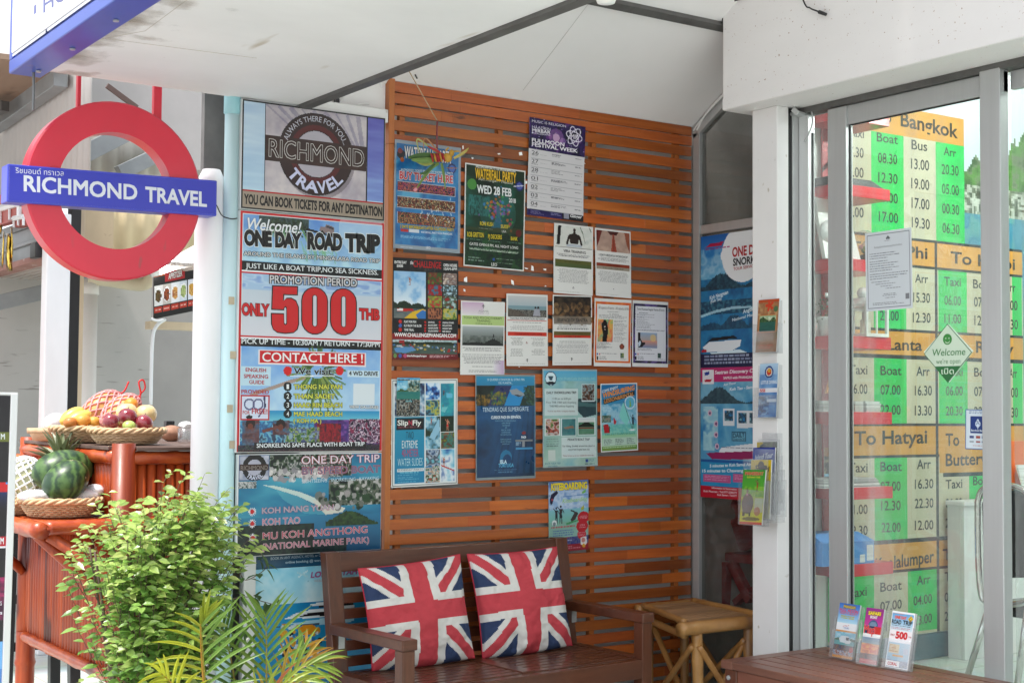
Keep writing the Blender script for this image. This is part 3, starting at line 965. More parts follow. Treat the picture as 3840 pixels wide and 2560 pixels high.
m = MB(); m.tube([(4.66, 2.95, 2.93), (5.88, 2.95, 2.93)], .014, 12); m.build('tube', lampm, tl, smooth=True)
m = MB(); m.box(4.640,4.659,2.935,2.965,2.905,2.961); m.build('socket',int_w,tl); m = MB(); m.box(5.881,5.90,2.935,2.965,2.905,2.961); m.build('socket',int_w,tl)
# ------------------------------------------------------------------ the three big boards left of the slats
YB = 4.858
K, Wh, Rd = (.09, .08, .085), (.93, .94, .95), (.80, .10, .15)
def board(name, x0, x1, z0, z1, label, thick=.024):
 t = thing(name, label, 'sign board', ((x0 + x1) / 2, YB, z0))
 m = MB(); m.box(x0, x1, YB + .001, YB + thick, z0, z1); m.build('frame', alu_light, t, bevel=.002)
 p = Print(None,[(x0 + .003,YB,z1 - .003),(x1 - .003,YB,z1 - .003),(x1 - .003,YB,z0 + .003),(x0 + .003,YB,z0 + .003)],1,YB,cell=.0028,thick=.001,seed=len(PRINTS) + 2)
 return t, p
t, p = board('logo_board', 2.104, 2.706, 2.1225, 2.530, 'top sign board with a brown ring logo reading RICHMOND TRAVEL')
p.rect((0, 0, 1, 1), K)
p.rect((.008, .012, .992, .985), (.8, .88, .93))
p.grad((.008,.012,.155,.815),(.78,.85,.93),(.72,.84,.92)); p.photo((.008,.012,.155,.815),[(.70,.80,.9),(.86,.92,.96)],12,1,.5,asp=.12)
p.grad((.865,.012,.992,.815),(.40,.38,.72),(.62,.76,.92)); p.photo((.865,.012,.992,.815),[(.42,.42,.75),(.62,.70,.9)],12,2,.45,asp=.12)
p.rect((.15, .012, .871, .83), K)
g0 = (.158, .016, .862, .824)
p.photo(g0, [(.72, .68, .72), (.80, .77, .79), (.86, .83, .83)], 5, 3)
for i in range(9):
 u = .16 + .08 * i
 p.line(u, .02 + .0 * i, min(.86, u + .26), .30 + .03 * i, .012 + .01 * (i % 3), (.52, .50, .60), .5)
p.photo(g0, [(.62, .60, .68), (.85, .82, .83)], 14, 4, .22)
c = (.505, .428); ro, ri = .262, .152
p.disc(c[0] + .016, c[1] + .03, ro, (.42, .38, .40), .45)
p.disc(*c, ro, (.17, .09, .085)); p.disc(*c, ro * .965, (.24, .125, .11))
p.disc(*c, .185, (.40, .09, .09)); p.disc(*c, ri, (.74, .72, .76))
for i in range(6):
 u = .385 + .04 * i
 p.line(u, .30 + .008 * i, u + .13, .53, .012, (.56, .55, .64), .5)
p.disc(c[0], c[1], ri * 1.0, (.17, .09, .085), 1, inner=.965)
p.rect((.156,.300,.864,.535),(.27,.16,.12)); p.photo((.156,.300,.864,.535),[(.23,.13,.10),(.31,.19,.14)],6,5,.7,asp=.3)
p.textuv('RICHMOND', .180, .497, .845, .160, (.27, .17, .14), .0, out=(.90, .89, .88), ow=.026, lay=2)
p.arctext('ALWAYS THERE FOR YOU...', c, .208, -72, 68, .034, (.80, .80, .84), .004)
p.arctext('TRAVEL', c, .245, 236, 128, .07, (.84, .85, .95), .03, flip=True, lay=2)
p.rect((.008, .828, .992, .838), (.72, .12, .14)); p.rect((.008, .838, .992, .985), (.68, .63, .57))
p.textuv('YOU CAN BOOK TICKETS FOR ANY DESTINATION', .018, .955, .985, .084, (.13, .11, .11), .04, lay=1)
p.finish('printed_panel', None, None, material=VINYL, parent=t)
# ---- road trip board
t,p = board('road_trip_board',2.103,2.707,1.2345,2.1195,'tall red bordered sign board reading ONE DAY ROAD TRIP and 500')
def bt(s, c, x0, y0, x1, y1, h, **k): p.text(s, c, x0, y0, x1, y1, h, **k)
p.rect((0,0,1,1),Rd); p.rect((.012,.008,.988,.992),(.9,.92,.93)); p.rect((.02,.013,.98,.987),(.62,.8,.92))
p.grad((.02,.013,.98,.205),(.42,.60,.85),(.76,.89,.93)); p.photo((.02,.013,.98,.205),[(.45,.62,.86),(.80,.91,.95)],4,1,.4)
p.disc(.83, .04, .16, (.86, .93, .96), .5)
# palm hanging from the top
for i in range(60):
 a = rng.uniform(-1.2, 1.3); u0 = .30 + .14 * a * .6; ln = rng.uniform(.05, .12)
 cg = rng.choice([(.16, .22, .12), (.2, .33, .2), (.36, .55, .36), (.3, .42, .3), (.52, .7, .5)])
 p.line(u0, .016 + rng.uniform(0, .03), u0 + .05 * a + rng.uniform(-.04, .04), .02 + ln, .010, cg, .85)
p.photo((.12, .014, .46, .06), [(.12, .14, .10), (.2, .25, .16), (.26, .30, .22)], 8, 7, .75)
for i in range(26):
 x = rng.uniform(.40,.62); p.line(x,.09 + rng.uniform(0,.06),x + rng.uniform(.0,.05),.15 + rng.uniform(0,.05),.006,(.55,.75,.6),.7)
p.textuv('Welcome!', .03, .075, .395, .047, Wh, .018, out=(.32, .34, .42), ow=.016, shear=.22, lay=2)
Wt = dict(col=(.10, .08, .08), bold=.07, out=(.96, .97, .97), ow=.03, lay=2)
bt('ONE DAY','b3',222,412,880,450,158,**Wt); bt('ROAD','b3',938,455,1335,472,168,**Wt); bt('TRIP','b3',1365,483,1765,497,180,**Wt)
a0, a1 = p.uv('b3', 930, 240), p.uv('b3', 1340, 350)
p.line(a0[0], a0[1], a1[0], a1[1], .014, (.1, .09, .09))
# the little off-road car on the slope
cu, cv = p.uv('b3', 1168, 250)
car = [(-.055,.012),(-.05,-.006),(-.02,-.010),(-.008,-.024),(.045,-.021),(.05,.004),(.05,.018),(-.055,.012)]
p.poly([(cu + a,cv + b + a * .12) for a,b in car],(.60,.53,.53)); p.poly([(cu + a,cv + b + a * .12) for a,b in [(-.012,-.010),(-.004,-.020),(.042,-.017),(.043,-.008)]],(.3,.28,.32))
p.disc(cu - .036, cv + .012, .012, (.12, .1, .1)); p.disc(cu + .036, cv + .019, .012, (.12, .1, .1))
bt('AROUND THE ISLAND BY MINGALABA ROAD TRIP','b3',220,535,1758,622,46,col=Wh,bold=.005,out=(.06,.06,.08),ow=.11,lay=2)
z = p.box('b3', 190, 592, 1780, 780); zb = p.uv('b3', 190, 700)[1]
p.rect((.012, z[1], .988, zb), K)
bt('JUST LIKE A BOAT TRIP,NO SEA SICKNESS.', 'b3', 243, 678, 1742, 757, 56, col=(.90, .91, .92), bold=.012)
v0 = zb; v1 = p.uv('b3', 175, 1440)[1]; v2 = p.uv('b3', 175, 1560)[1]
p.rect((.012, v0, .988, v0 + .006), Wh); p.rect((.012, v0 + .006, .988, v0 + .011), Rd)
p.grad((.02,v0 + .011,.98,v1),(.66,.78,.90),(.84,.86,.89)); p.photo((.02,v0 + .014,.98,v0 + .07),[(.55,.66,.86),(.80,.87,.93),(.70,.80,.9)],5,9,.7,asp=.3); p.grad((.02,v0 + .08,.98,v1),(.80,.84,.88),(.86,.86,.89))
bt('PROMOTION PERIOD', 'b3', 515, 845, 1500, 888, 85, col=(.85, .84, .85), bold=.02, out=(.08, .07, .08), ow=.11, lay=2)
R5 = dict(col=(.82, .13, .16), bold=.05, out=(.13, .07, .08), ow=.035, lay=2)
def big0(x0, y0, x1, y1, sk):
 """heavy condensed nought: red ring with a dark rim and a slim counter"""
 def stad(gx, gy, n=9):
  xa, xb, ya, yb = x0 + gx, x1 - gx, y0 + gy, y1 - gy
  rr = (xb - xa) / 2; ry = min(rr * 1.05, (yb - ya) / 2)
  q = [(xa + rr - rr * math.cos(math.pi * i / n), ya + ry - ry * math.sin(math.pi * i / n)) for i in range(n + 1)]
  q += [(xb - rr + rr * math.cos(math.pi * i / n), yb - ry + ry * math.sin(math.pi * i / n)) for i in range(n + 1)]
  return [p.uv('b3', x, y + (x - x0) * sk) for x, y in q]
 cw = (x1 - x0) * .44
 for g,col,l in ((-13,(.10,.06,.07),.0006),(0,(.82,.12,.15),.0012),(cw - 13,(.10,.06,.07),.0018),(cw - 2,(.82,.83,.86),.0024)):
  p.extra.append((stad(g, g if g < 20 else g * .70), col, l))
big0(882, 898, 1163, 1415, .035); big0(1207, 912, 1488, 1422, .035)
def big5(g):
 o = [(548 - g, 880 - g), (832 + g, 892 - g), (830 + g, 982 + g), (668 - g * -1, 975 + g), (666 + g, 1040 - g)]
 o = [(548 - g,880 - g),(829 + g,890 - g),(826 + g,982 + g),(672 + g,976 + g),(668 + g,1048 - g * .2),(705,1022 - g),(760,1020 - g),(810 + g * .5,1050 - g),(838 + g,1120),(840 + g,1310),(825 + g,1370 + g * .5),(785,1405 + g),(690,1415 + g),(600,1403 + g),(555 - g * .5,1370 + g * .5),(536 - g,1310),(534 - g,1192 - g),(672 + g * .6,1196 - g),(676 + g * .6,1305 - g),(692,1320 - g),(706 - g * .6,1305 - g),(706 - g * .6,1128 + g),(692,1112 + g),(676 + g * .3,1128 + g),(672 + g,1150 + g),(538 - g,1143 + g)]
 return [p.uv('b3', x, y) for x, y in o]
p.extra.append((big5(8), (.10, .06, .07), .0006)); p.extra.append((big5(-5), (.82, .12, .15), .0012))
bt('ONLY', 'b3', 198, 1203, 510, 1217, 122, **R5); bt('THB', 'b3', 1527, 1252, 1757, 1263, 112, **R5)
p.rect((.012,v1,.988,v1 + .005),Rd); p.rect((.012,v1 + .005,.988,v1 + .010),Wh); p.rect((.012,v1 + .010,.988,v2),K)
bt('PICK UP TIME - 10:30AM / RETURN - 17:30PM', 'b4', 113, 66, 1015, 88, 33, col=(.90, .91, .92), bold=.02)
# beach picture below
vs = p.uv('b4', 100, 500)[1]; ve = .986
p.grad((.02,v2,.98,vs),(.46,.65,.88),(.80,.90,.95)); p.photo((.02,v2,.98,vs),[(.5,.68,.9),(.8,.9,.95)],3,11,.45)
p.grad((.02,vs,.98,vs + .05),(.25,.62,.80),(.55,.82,.86)); p.photo((.02,vs + .045,.98,ve),[(.30,.62,.78),(.16,.35,.55),(.55,.80,.86),(.2,.25,.35)],6,12,.9)
# leaning palm trunk and crown
tr = [p.uv('b4', x, y) for x, y in ((110, 440), (230, 380), (330, 350), (420, 318), (540, 285))]
for a, b in zip(tr, tr[1:]): p.line(a[0], a[1], b[0], b[1], .022, (.70, .62, .58))
cr = p.uv('b4', 610, 250)
for i in range(70):
 a = rng.uniform(0,2 * math.pi); ln = rng.uniform(.08,.22); cg = rng.choice([(.25,.38,.14),(.45,.55,.22),(.35,.5,.2),(.6,.66,.3)])
 p.line(cr[0] + .05 * math.cos(a),cr[1] + .03 * math.sin(a),cr[0] + ln * math.cos(a),cr[1] + ln * .75 * math.sin(a) + .03,.012,cg,.75)
b = p.box('b4', 590, 560, 1018, 755)
p.photo(b,[(.22,.10,.36),(.45,.18,.50),(.30,.22,.5),(.55,.35,.65)],6,14); p.photo(p.box('b4',605,585,760,710),[(.45,.05,.12),(.7,.1,.18),(.3,.05,.2)],5,15,.95,asp=2)
p.photo(p.box('b4', 400, 610, 620, 715), [(.25, .42, .2), (.75, .8, .45), (.3, .3, .5), (.6, .7, .75)], 7, 16, .9)
p.photo(p.box('b4',815,560,1018,715),[(.15,.08,.2),(.85,.8,.82),(.3,.08,.25),(.95,.9,.92),(.2,.1,.25),(.6,.2,.35)],11,17,.95)
p.photo(p.box('b4', 90, 730, 1018, 765), [(.1, .1, .15), (.3, .2, .3), (.35, .35, .3), (.15, .2, .2)], 5, 18, .9)
for (x, y, hh) in ((172, 560, 170), (370, 565, 95)):
 a = p.uv('b4',x,y); b = p.uv('b4',x,y + hh); p.photo((a[0] - .055,a[1],a[0] + .06,b[1]),[(.25,.13,.14),(.5,.26,.24),(.3,.45,.58)],3,int(x),.8); p.disc(a[0],a[1] + .018,.032,(.2,.12,.12)); p.disc(a[0],a[1] + .03,.018,(.5,.28,.22))
p.line(*p.uv('b4', 250, 640), *p.uv('b4', 350, 610), .02, (.5, .3, .28))
b = p.box('b4', 232, 112, 920, 198); b = (b[0], p.uv('b4', 232, 112)[1], b[2], p.uv('b4', 232, 192)[1])
p.rect((b[0] - .006, b[1] - .004, b[2] + .006, b[3] + .004), (.93, .9, .9)); p.rect(b, (.83, .13, .18))
bt('CONTACT HERE !', 'b4', 248, 182, 905, 192, 58, col=(.96, .96, .96), bold=.012, lay=2)
b = p.box('b4', 108, 215, 302, 340); p.rect(b, (.78, .88, .93))
dr = dict(col=(.75, .16, .2), bold=.02)
bt('ENGLISH','b4',140,248,274,252,24,**dr); bt('SPEAKING','b4',128,290,287,294,24,**dr); bt('GUIDE','b4',163,328,262,331,24,**dr); bt('PROVIDED','b4',112,391,293,394,24,**dr)
b = p.box('b4',108,402,297,566); p.rect(b,(.78,.17,.22)); p.rect((b[0] + .01,b[1] + .006,b[2] - .01,b[3] - .006),(.86,.89,.95))
for x in (165, 222):
 a = p.uv('b4', x, 462); p.disc(a[0], a[1], .036, (.42, .42, .58), 1, inner=.72)
p.line(*p.uv('b4',262,412),*p.uv('b4',268,480),.012,(.25,.22,.42)); p.line(*p.uv('b4',268,478),*p.uv('b4',225,545),.010,(.3,.28,.5)); p.disc(*p.uv('b4',165,546),.022,(.1,.1,.12),ry=.012)
bt('FOR', 'b4', 121, 525, 168, 527, 22, **dr); bt('FREE!', 'b4', 180, 523, 283, 525, 31, **dr)
for x in (415, 755):
 a = p.uv('b4', x, 244)
 for k in range(10): p.disc(a[0] + .022 * math.cos(k * .628),a[1] + .022 * p.asp * math.sin(k * .628),.008,(.85,.12,.15))
 p.disc(a[0], a[1], .021, (.86, .12, .15))
bt('We visit:','b4',452,266,715,268,42,col=(.12,.12,.13),bold=.025,out=(.88,.92,.94),ow=.03,shear=.06,lay=2); p.line(*p.uv('b4',430,277),*p.uv('b4',722,279),.005,Wh)
b = (p.uv('b4',805,242)[0],p.uv('b4',815,240)[1],p.uv('b4',1012,242)[0],p.uv('b4',815,283)[1]); p.rect(b,(.84,.91,.95))
bt('4 WD DRIVE', 'b4', 815, 273, 1005, 276, 27, col=(.12, .1, .1), bold=.03)
for n_,s_,x1,y in (('1','THONG NAI PAN',770,362),('2','THAN SADET',723,424),('3','HAAD RIN BEACH',770,482),('4','MAE HAAD BEACH',770,540)):
 a = p.uv('b4', 415, y - 15); p.disc(a[0], a[1], .028, K); bt(n_, 'b4', 407, y, 423, y, 30, col=Wh, bold=.01, lay=2)
 bt(s_, 'b4', 454, y, x1, y, 29, col=(.86, .87, .40), bold=.03, out=(.1, .1, .07), ow=.055, lay=3)
bt('( KOH MA )', 'b4', 452, 582, 633, 584, 26, col=(.86, .87, .40), bold=.03, out=(.1, .1, .07), ow=.055, lay=3)
p.rect(p.box('b4', 845, 328, 984, 466), (.88, .91, .93))
bt('VIEW GALLERIES', 'b4', 818, 487, 1006, 490, 17, col=Wh, bold=.03, out=(.12, .12, .14), ow=.08, lay=2)
a = p.uv('b4', 198, 715); b = p.uv('b4', 928, 700); p.rect((a[0], a[1], b[0], p.uv('b4', 198, 757)[1]), (.16, .13, .14))
bt('SNORKELING SAME PLACE WITH BOAT TRIP', 'b4', 212, 745, 917, 732, 26, col=Wh, bold=.02)
p.finish('printed_panel', None, None, material=VINYL, parent=t)
# ---- speed boat board
t,p = board('speed_boat_board',2.112,2.706,.8575,1.2295,'wide seascape sign board reading ONE DAY TRIP BY SPEED BOAT')
gr = [(.06, .12, .10), (.14, .24, .16), (.22, .34, .2), (.42, .45, .40)]
p.photo((0, 0, 1, 1), [(.14, .42, .58), (.20, .55, .68), (.35, .68, .76)], 4, 1, asp=.4)
p.grad((0, .62, 1, 1), (.22, .52, .66), (.08, .30, .45), .7)
p.photo((.2,0,.78,.22),gr + [(.78,.76,.76),(.25,.3,.25)],7,2); p.photo((.34,.08,.72,.24),[(.45,.45,.45),(.85,.83,.82),(.55,.55,.56),(.15,.25,.2)],9,3,.85)
for k in range(70):
 u = rng.uniform(.2,.62); v = .22 + rng.uniform(-.06,.06) - .12 * abs(u - .42); p.disc(u,v,rng.uniform(.008,.02),rng.choice([(.8,.78,.78),(.62,.6,.62),(.9,.88,.87)]),.9)
p.poly([(.16,.30),(.24,.31),(.42,.38),(.56,.47),(.62,.52),(.54,.52),(.40,.42),(.26,.35)],(.80,.86,.84)); p.poly([(.5,.46),(.64,.50),(.74,.56),(.72,.60),(.60,.62),(.55,.55)],(.85,.84,.80)); p.poly([(.25,.35),(.4,.42),(.56,.55),(.6,.62),(.45,.60),(.30,.45)],(.45,.74,.78),.55)
p.photo((.62, .26, 1, .53), gr + [(.5, .48, .45), (.2, .3, .2), (.75, .73, .72)], 8, 4)
for k in range(40):
 u = rng.uniform(.55,.9); p.disc(u,.40 + .16 * rng.random(),rng.uniform(.01,.03),rng.choice([(.68,.65,.65),(.82,.8,.8),(.5,.5,.48),(.12,.22,.15),(.2,.32,.2)]),.9)
p.hill((.60, .56, .98, .74), [(.45, .4, .85)], 5, [(.1, .2, .12), (.2, .32, .16), (.3, .4, .2)])
p.photo((0,.70,.52,1),[(.05,.07,.10),(.10,.14,.13),(.16,.25,.18),(.08,.12,.14)],6,6,.95); p.photo((.5,.86,.75,1),[(.06,.1,.12),(.14,.22,.17)],6,7,.8)
p.photo((0, .26, .12, .33), [(.6, .6, .6), (.85, .85, .85), (.3, .35, .35)], 5, 8)
p.rect((0,0,.205,.255),(.35,.45,.6)); p.photo((.004,.006,.2,.245),[(.62,.64,.72),(.80,.80,.84)],5,9); p.disc(.105,.125,.082,(.14,.11,.12)); p.disc(.105,.125,.050,(.74,.74,.8)); p.rect((.005,.095,.198,.155),(.30,.20,.16))
p.textuv('RICHMOND',.012,.148,.192,.042,(.6,.55,.53),.01,out=(.2,.12,.1),ow=.03,lay=2); p.arctext('TRAVEL',(.105,.125),.076,228,132,.022,(.85,.86,.93),.03,flip=True,lay=2)
pk = dict(col=(.74, .25, .33), bold=.0, out=(.93, .84, .87), ow=.035, lay=2)
p.text('ONE DAY TRIP','b4',505,852,1013,838,50,**{**pk,'col': (.9,.9,.93),'out': (.78,.24,.32)}); p.text('BY SPEED BOAT','b4',510,920,1016,905,46,**{**pk,'col': (.4,.5,.6),'out': (.84,.36,.44)})
p.text('SIGHTSEEING . SNORKELING . KAYAKING', 'b4', 508, 976, 1012, 953, 22, col=(.82, .88, .92), bold=.0)
p.text('KOH NANG YUAN','b4',248,1175,715,1150,36,**{**pk,'col': (.70,.75,.8),'out': (.84,.44,.5)}); p.text('KOH TAO','b4',250,1252,495,1238,42,**{**pk,'col': (.74,.5,.58)})
p.text('MU KOH ANGTHONG','b4',252,1345,935,1298,45,**pk); p.text('(NATIONAL MARINE PARK)','b4',248,1412,945,1364,40,**{**pk,'col': (.74,.45,.52)})
for x, y in ((184, 1163), (184, 1240), (187, 1332)):
 a = p.uv('b4', x, y)
 for k in range(12): p.line(a[0],a[1],a[0] + .026 * math.cos(k * .524),a[1] + .026 * p.asp * math.sin(k * .524),.006,(.92,.9,.92))
 p.disc(a[0], a[1], .014, (.82, .14, .18))
p.finish('printed_panel', None, None, material=VINYL, parent=t)
ZF = cs('e4', 500, 236, 1, 4.9).z
print('ZF', ZF)
# ---- two banners below, further back
p = Print(None,[(2.20,4.905,.93),(2.732,4.905,.93),(2.732,4.905,.79),(2.20,4.905,.79)],1,4.905,cell=.005,bg=(.10,.34,.48),thick=.006,seed=31)
p.grad((0, 0, 1, 1), (.05, .16, .24), (.12, .42, .56))
p.text('BOOK IN ANY AGENCY, HOTEL or CALL: +66 77 238','e4',345,147,1150,88,30,col=(.72,.78,.82),bold=.012); p.text('online booking @ www.safariboat','e4',515,188,1120,150,28,col=(.78,.86,.9),bold=.012)
p.finish('booking_banner','dark teal banner strip with online booking words below the seascape board','banner',material=VINYL)
p = Print(None,[(2.195,4.90,ZF),(2.732,4.90,ZF),(2.732,4.90,.02),(2.195,4.90,.02)],1,4.90,cell=.004,bg=(.5,.8,.9),thick=.004,wave=.006,seed=33)
vh = p.uv('e4', 500, 650)[1]
p.grad((0,0,1,vh),(.50,.80,.90),(.86,.94,.96)); p.photo((0,0,1,vh),[(.58,.82,.9),(.9,.95,.97)],3,1,.5)
p.grad((0,vh,1,.6),(.10,.58,.74),(.16,.62,.8)); p.grad((0,.6,1,1),(.08,.58,.84),(.12,.58,.86)); p.photo((0,vh,1,1),[(.08,.5,.72),(.25,.68,.86),(.1,.58,.82)],7,2,.5)
bu = lambda x, y: p.uv('e4', x, y)
p.poly([bu(480,830),bu(640,750),bu(800,715),bu(1050,690),bu(1300,660),bu(1300,800),bu(1050,800),bu(700,815)],(.92,.94,.95)); p.poly([bu(660,795),bu(760,758),bu(1300,700),bu(1300,770),bu(800,790)],(.08,.1,.13))
p.poly([bu(760,668),bu(900,630),bu(1300,580),bu(1300,640),bu(900,672)],(.92,.93,.94)); p.poly([bu(860,690),bu(920,665),bu(1300,632),bu(1300,660)],(.1,.12,.15)); p.poly([bu(540,880),bu(1050,800),bu(1300,790),bu(1300,850),bu(800,900)],(.85,.92,.95),.8)
p.poly([bu(345, 910), bu(900, 870), bu(900, 890), bu(345, 920)], (.1, .2, .3), .7)
for k in range(90):
 a = bu(rng.uniform(450,900),rng.uniform(900,1250)); p.disc(a[0],a[1],rng.uniform(.008,.025),rng.choice([(.9,.6,.12),(.92,.94,.95),(.1,.15,.2),(.85,.9,.92),(.12,.5,.75),(.93,.7,.2)]),.9)
a = bu(760, 945); p.disc(a[0], a[1], .07, (.9, .62, .12), ry=.035)
p.text('LOMPRAYAH','e4',795,348,1330,305,62,col=(.72,.38,.58),bold=.03,out=(.45,.62,.78),ow=.03,shear=.2,lay=2); p.text('WEB01','e4',835,400,940,393,28,col=(.75,.72,.75),bold=.01)
p.line(*bu(650,345),*bu(765,265),.012,(.8,.9,.94)); p.line(*bu(640,290),*bu(760,330),.012,(.7,.85,.9)); p.line(*bu(645,390),*bu(770,382),.006,(.55,.72,.8))
p.finish('ferry_banner', 'blue ferry banner with white speedboat hanging behind the bench', 'banner', material=VINYL)
# posts beside the banners
m = MB(); m.box(2.15,2.197,4.875,4.915,0,.9); o = m.build('bracket_post',alu_light,bevel=.002); tag(o,'pale grey square post under the seascape board','post')
m = MB(); m.box(2.19,2.40,4.95,5.0,0,2.53); o = m.build('dark_post',grey_wall); tag(o,'dark grey wall edge behind the pale square post','wall')
# ------------------------------------------------------------------ posters pinned on the slats
YP = YS - .0035
GP = 'posters pinned on the slat wall'
WHT = (.90, .895, .885)
def poster(crop, corners, seed, bg=WHT, cell=.0027, wave=.002, dy=0.):
 return Print(crop, corners, 1, YP - dy, cell=cell, bg=bg, thick=.0009, wave=wave, seed=seed)
crowd = [(.12, .06, .10), (.5, .18, .2), (.75, .45, .25), (.2, .14, .3), (.85, .7, .5), (.25, .2, .2), (.6, .3, .45)]
# 1 laminated party poster with the woven grasshopper in front
p = poster('b6', [(92, 192), (482, 245), (475, 864), (80, 832)], 1, (.62, .66, .70), dy=.002)
W = p.box('b6', 102, 208, 466, 846)
a, b = p.uv('b6', 104, 210), p.uv('b6', 463, 848); W = (a[0], a[1] + .005, b[0], b[1] - .012)
p.grad(W,(.16,.55,.76),(.16,.38,.62)); p.photo(W,[(.12,.45,.68),(.25,.62,.82),(.15,.42,.65),(.5,.8,.9)],4,1,.7)
for y0,y1,pal in ((432,520,[(.25,.08,.3),(.6,.2,.45),(.85,.5,.3),(.15,.05,.15)]),(522,612,[(.3,.12,.1),(.7,.35,.2),(.2,.15,.15),(.9,.8,.6),(.3,.3,.25)]),(612,705,[(.15,.2,.12),(.6,.3,.2),(.8,.65,.4),(.2,.25,.3),(.55,.2,.2)])):
 a,b = p.uv('b6',108,y0 + 5),p.uv('b6',448,y1 + 12); p.rect((a[0],a[1] - .004,b[0],b[1] + .002),(.75,.75,.78)); p.photo((a[0] + .004,a[1],b[0] - .004,b[1] - .003),pal,9,y0,1)
for k in range(26):
 a = p.uv('b6',rng.uniform(230,440),rng.uniform(535,690)); p.line(a[0],a[1],a[0] + rng.uniform(-.02,.02),a[1] + rng.uniform(.01,.04),.012,(.92,.93,.93),.75)
a = p.uv('b6',128,280); p.disc(a[0],a[1],.06,(.14,.12,.14)); p.disc(a[0] - .015,a[1] - .03,.035,(.55,.25,.25)); p.disc(a[0] + .02,a[1] + .05,.03,(.7,.4,.2))
a = p.uv('b6',430,365); p.disc(a[0],a[1],.065,(.12,.2,.45)); p.disc(a[0],a[1],.045,(.3,.45,.75)); p.line(a[0] - .08,a[1],a[0] + .08,a[1] - .01,.012,(.7,.5,.2))
p.text('WATERFALL PARTY','b6',148,302,430,336,68,col=(.94,.94,.95),bold=.03,out=(.05,.05,.07),ow=.05,lay=2)
p.text('AUTHORISED TICKET SELLER FOR WATERFALL PARTY', 'b6', 127, 376, 436, 400, 12, col=(.88, .92, .95), bold=.02)
p.text('BUY TICKET HERE','b6',120,424,434,450,42,col=(.80,.15,.22),bold=.03,out=(.93,.92,.93),ow=.05,lay=2)
p.text('2 DAYS BEFORE&2DAYS AFTER FULLMOON PARTY','b6',122,712,438,735,17,col=(.86,.78,.25),bold=.03,out=(.08,.1,.15),ow=.05,lay=2)
a,b = p.uv('b6',126,716),p.uv('b6',170,738); p.rect((a[0],a[1],b[0],b[1]),(.75,.2,.2)); a,b = p.uv('b6',176,720),p.uv('b6',236,744); p.rect((a[0],a[1],b[0],b[1]),(.85,.87,.9))
p.text('WATERFALL PARTY KOH PHANGAN', 'b6', 244, 744, 428, 756, 12, col=(.9, .92, .95), bold=.02)
p.lines(p.box('b6',126,755,432,795),4,(.85,.9,.95),.5,3); p.text('LEO','b6',274,835,300,837,13,col=(.92,.92,.95),bold=.02); p.lines(p.box('b6',126,822,235,834),1,(.9,.9,.95),.6,4)
p.finish('party_poster','blue laminated poster reading BUY TICKET HERE behind a woven leaf grasshopper','poster',GP,material=LAMI)
# 2 green waterfall poster
p = poster('b6', [(507, 330), (860, 378), (852, 968), (493, 935)], 2)
i = (.022, .014, .978, .986)
p.photo(i,[(.04,.10,.07),(.08,.22,.14),(.06,.28,.20),(.12,.4,.34)],4,1); p.grad((.022,.014,.978,.12),(.05,.18,.08),(.07,.2,.1),.6)
p.photo((.06,.3,.42,.5),[(.10,.36,.36),(.35,.66,.68),(.12,.3,.3)],5,2,.6,asp=2.2); p.disc(.55,.46,.30,(.25,.55,.55),.35)
for k in range(120):
 an = rng.uniform(0,6.28); rr = abs(rng.gauss(0,.11)); p.disc(.55 + rr * math.cos(an) * 1.1,.42 + rr * .8 * math.sin(an),rng.uniform(.01,.025),rng.choice([(.8,.65,.2),(.75,.25,.4),(.3,.55,.8),(.35,.65,.35),(.85,.45,.2),(.6,.4,.7)]),.75)
p.poly([(.52,.38),(.57,.38),(.60,.52),(.66,.60),(.44,.60),(.52,.5)],(.2,.45,.55),.8); p.poly([(.022,.62),(.978,.58),(.978,.66),(.022,.66)],(.35,.3,.15),.6)
p.photo((.022,.64,.978,.986),[(.03,.12,.07),(.1,.3,.14),(.04,.16,.12),(.2,.42,.2)],6,5,.7); p.disc(.90,.63,.05,(.5,.1,.12),.8)
p.disc(.115,.20,.075,(.35,.6,.3)); p.disc(.90,.16,.07,(.12,.16,.42)); p.disc(.90,.16,.05,(.35,.4,.7)); p.line(.80,.17,1.0 - .03,.15,.014,(.8,.8,.85))
p.text('WELCOME EVERYONE TO THE ORIGINAL&AMAZING', 'b6', 568, 358, 803, 388, 12, col=(.93, .93, .9), bold=.03)
p.text('WATERFALL PARTY','b6',565,420,806,450,58,col=(.93,.78,.22),bold=.03,out=(.1,.09,.03),ow=.05,lay=2)
p.text('Koh Phangan - Thailand', 'b6', 585, 432, 785, 458, 15, col=(.92, .93, .9), shear=.3)
p.text('WED 28 FEB','b6',575,506,778,530,46,col=(.93,.94,.94),bold=.035,out=(.1,.2,.18),ow=.04,lay=2); p.text('2018','b6',762,563,803,568,24,col=(.93,.94,.94),bold=.03,out=(.1,.2,.18),ow=.04,lay=2)
yl = dict(col=(.88, .80, .22), bold=.02)
p.text('RONI KUSH','b6',592,698,670,704,22,**yl); p.text('SUISS','b6',715,714,757,717,20,**yl); p.text('USA','b6',722,740,747,742,13,col=WHT); p.text('ROB GRITTON','b6',517,764,615,770,27,**yl); p.text('PJ DECKERS','b6',640,775,722,780,24,**yl); p.text('BANK','b6',775,786,815,789,21,**yl)
for b in ((585,712,670,724),(512,772,616,790),(640,785,724,800),(752,796,836,810)): p.lines(p.box('b6',*b),1,(.75,.82,.8),.55,b[0],fill=.7,minw=.9)
p.text('GATES OPEN 8 PM. ALL NIGHT LONG', 'b6', 530, 813, 818, 838, 15, col=WHT, bold=.02)
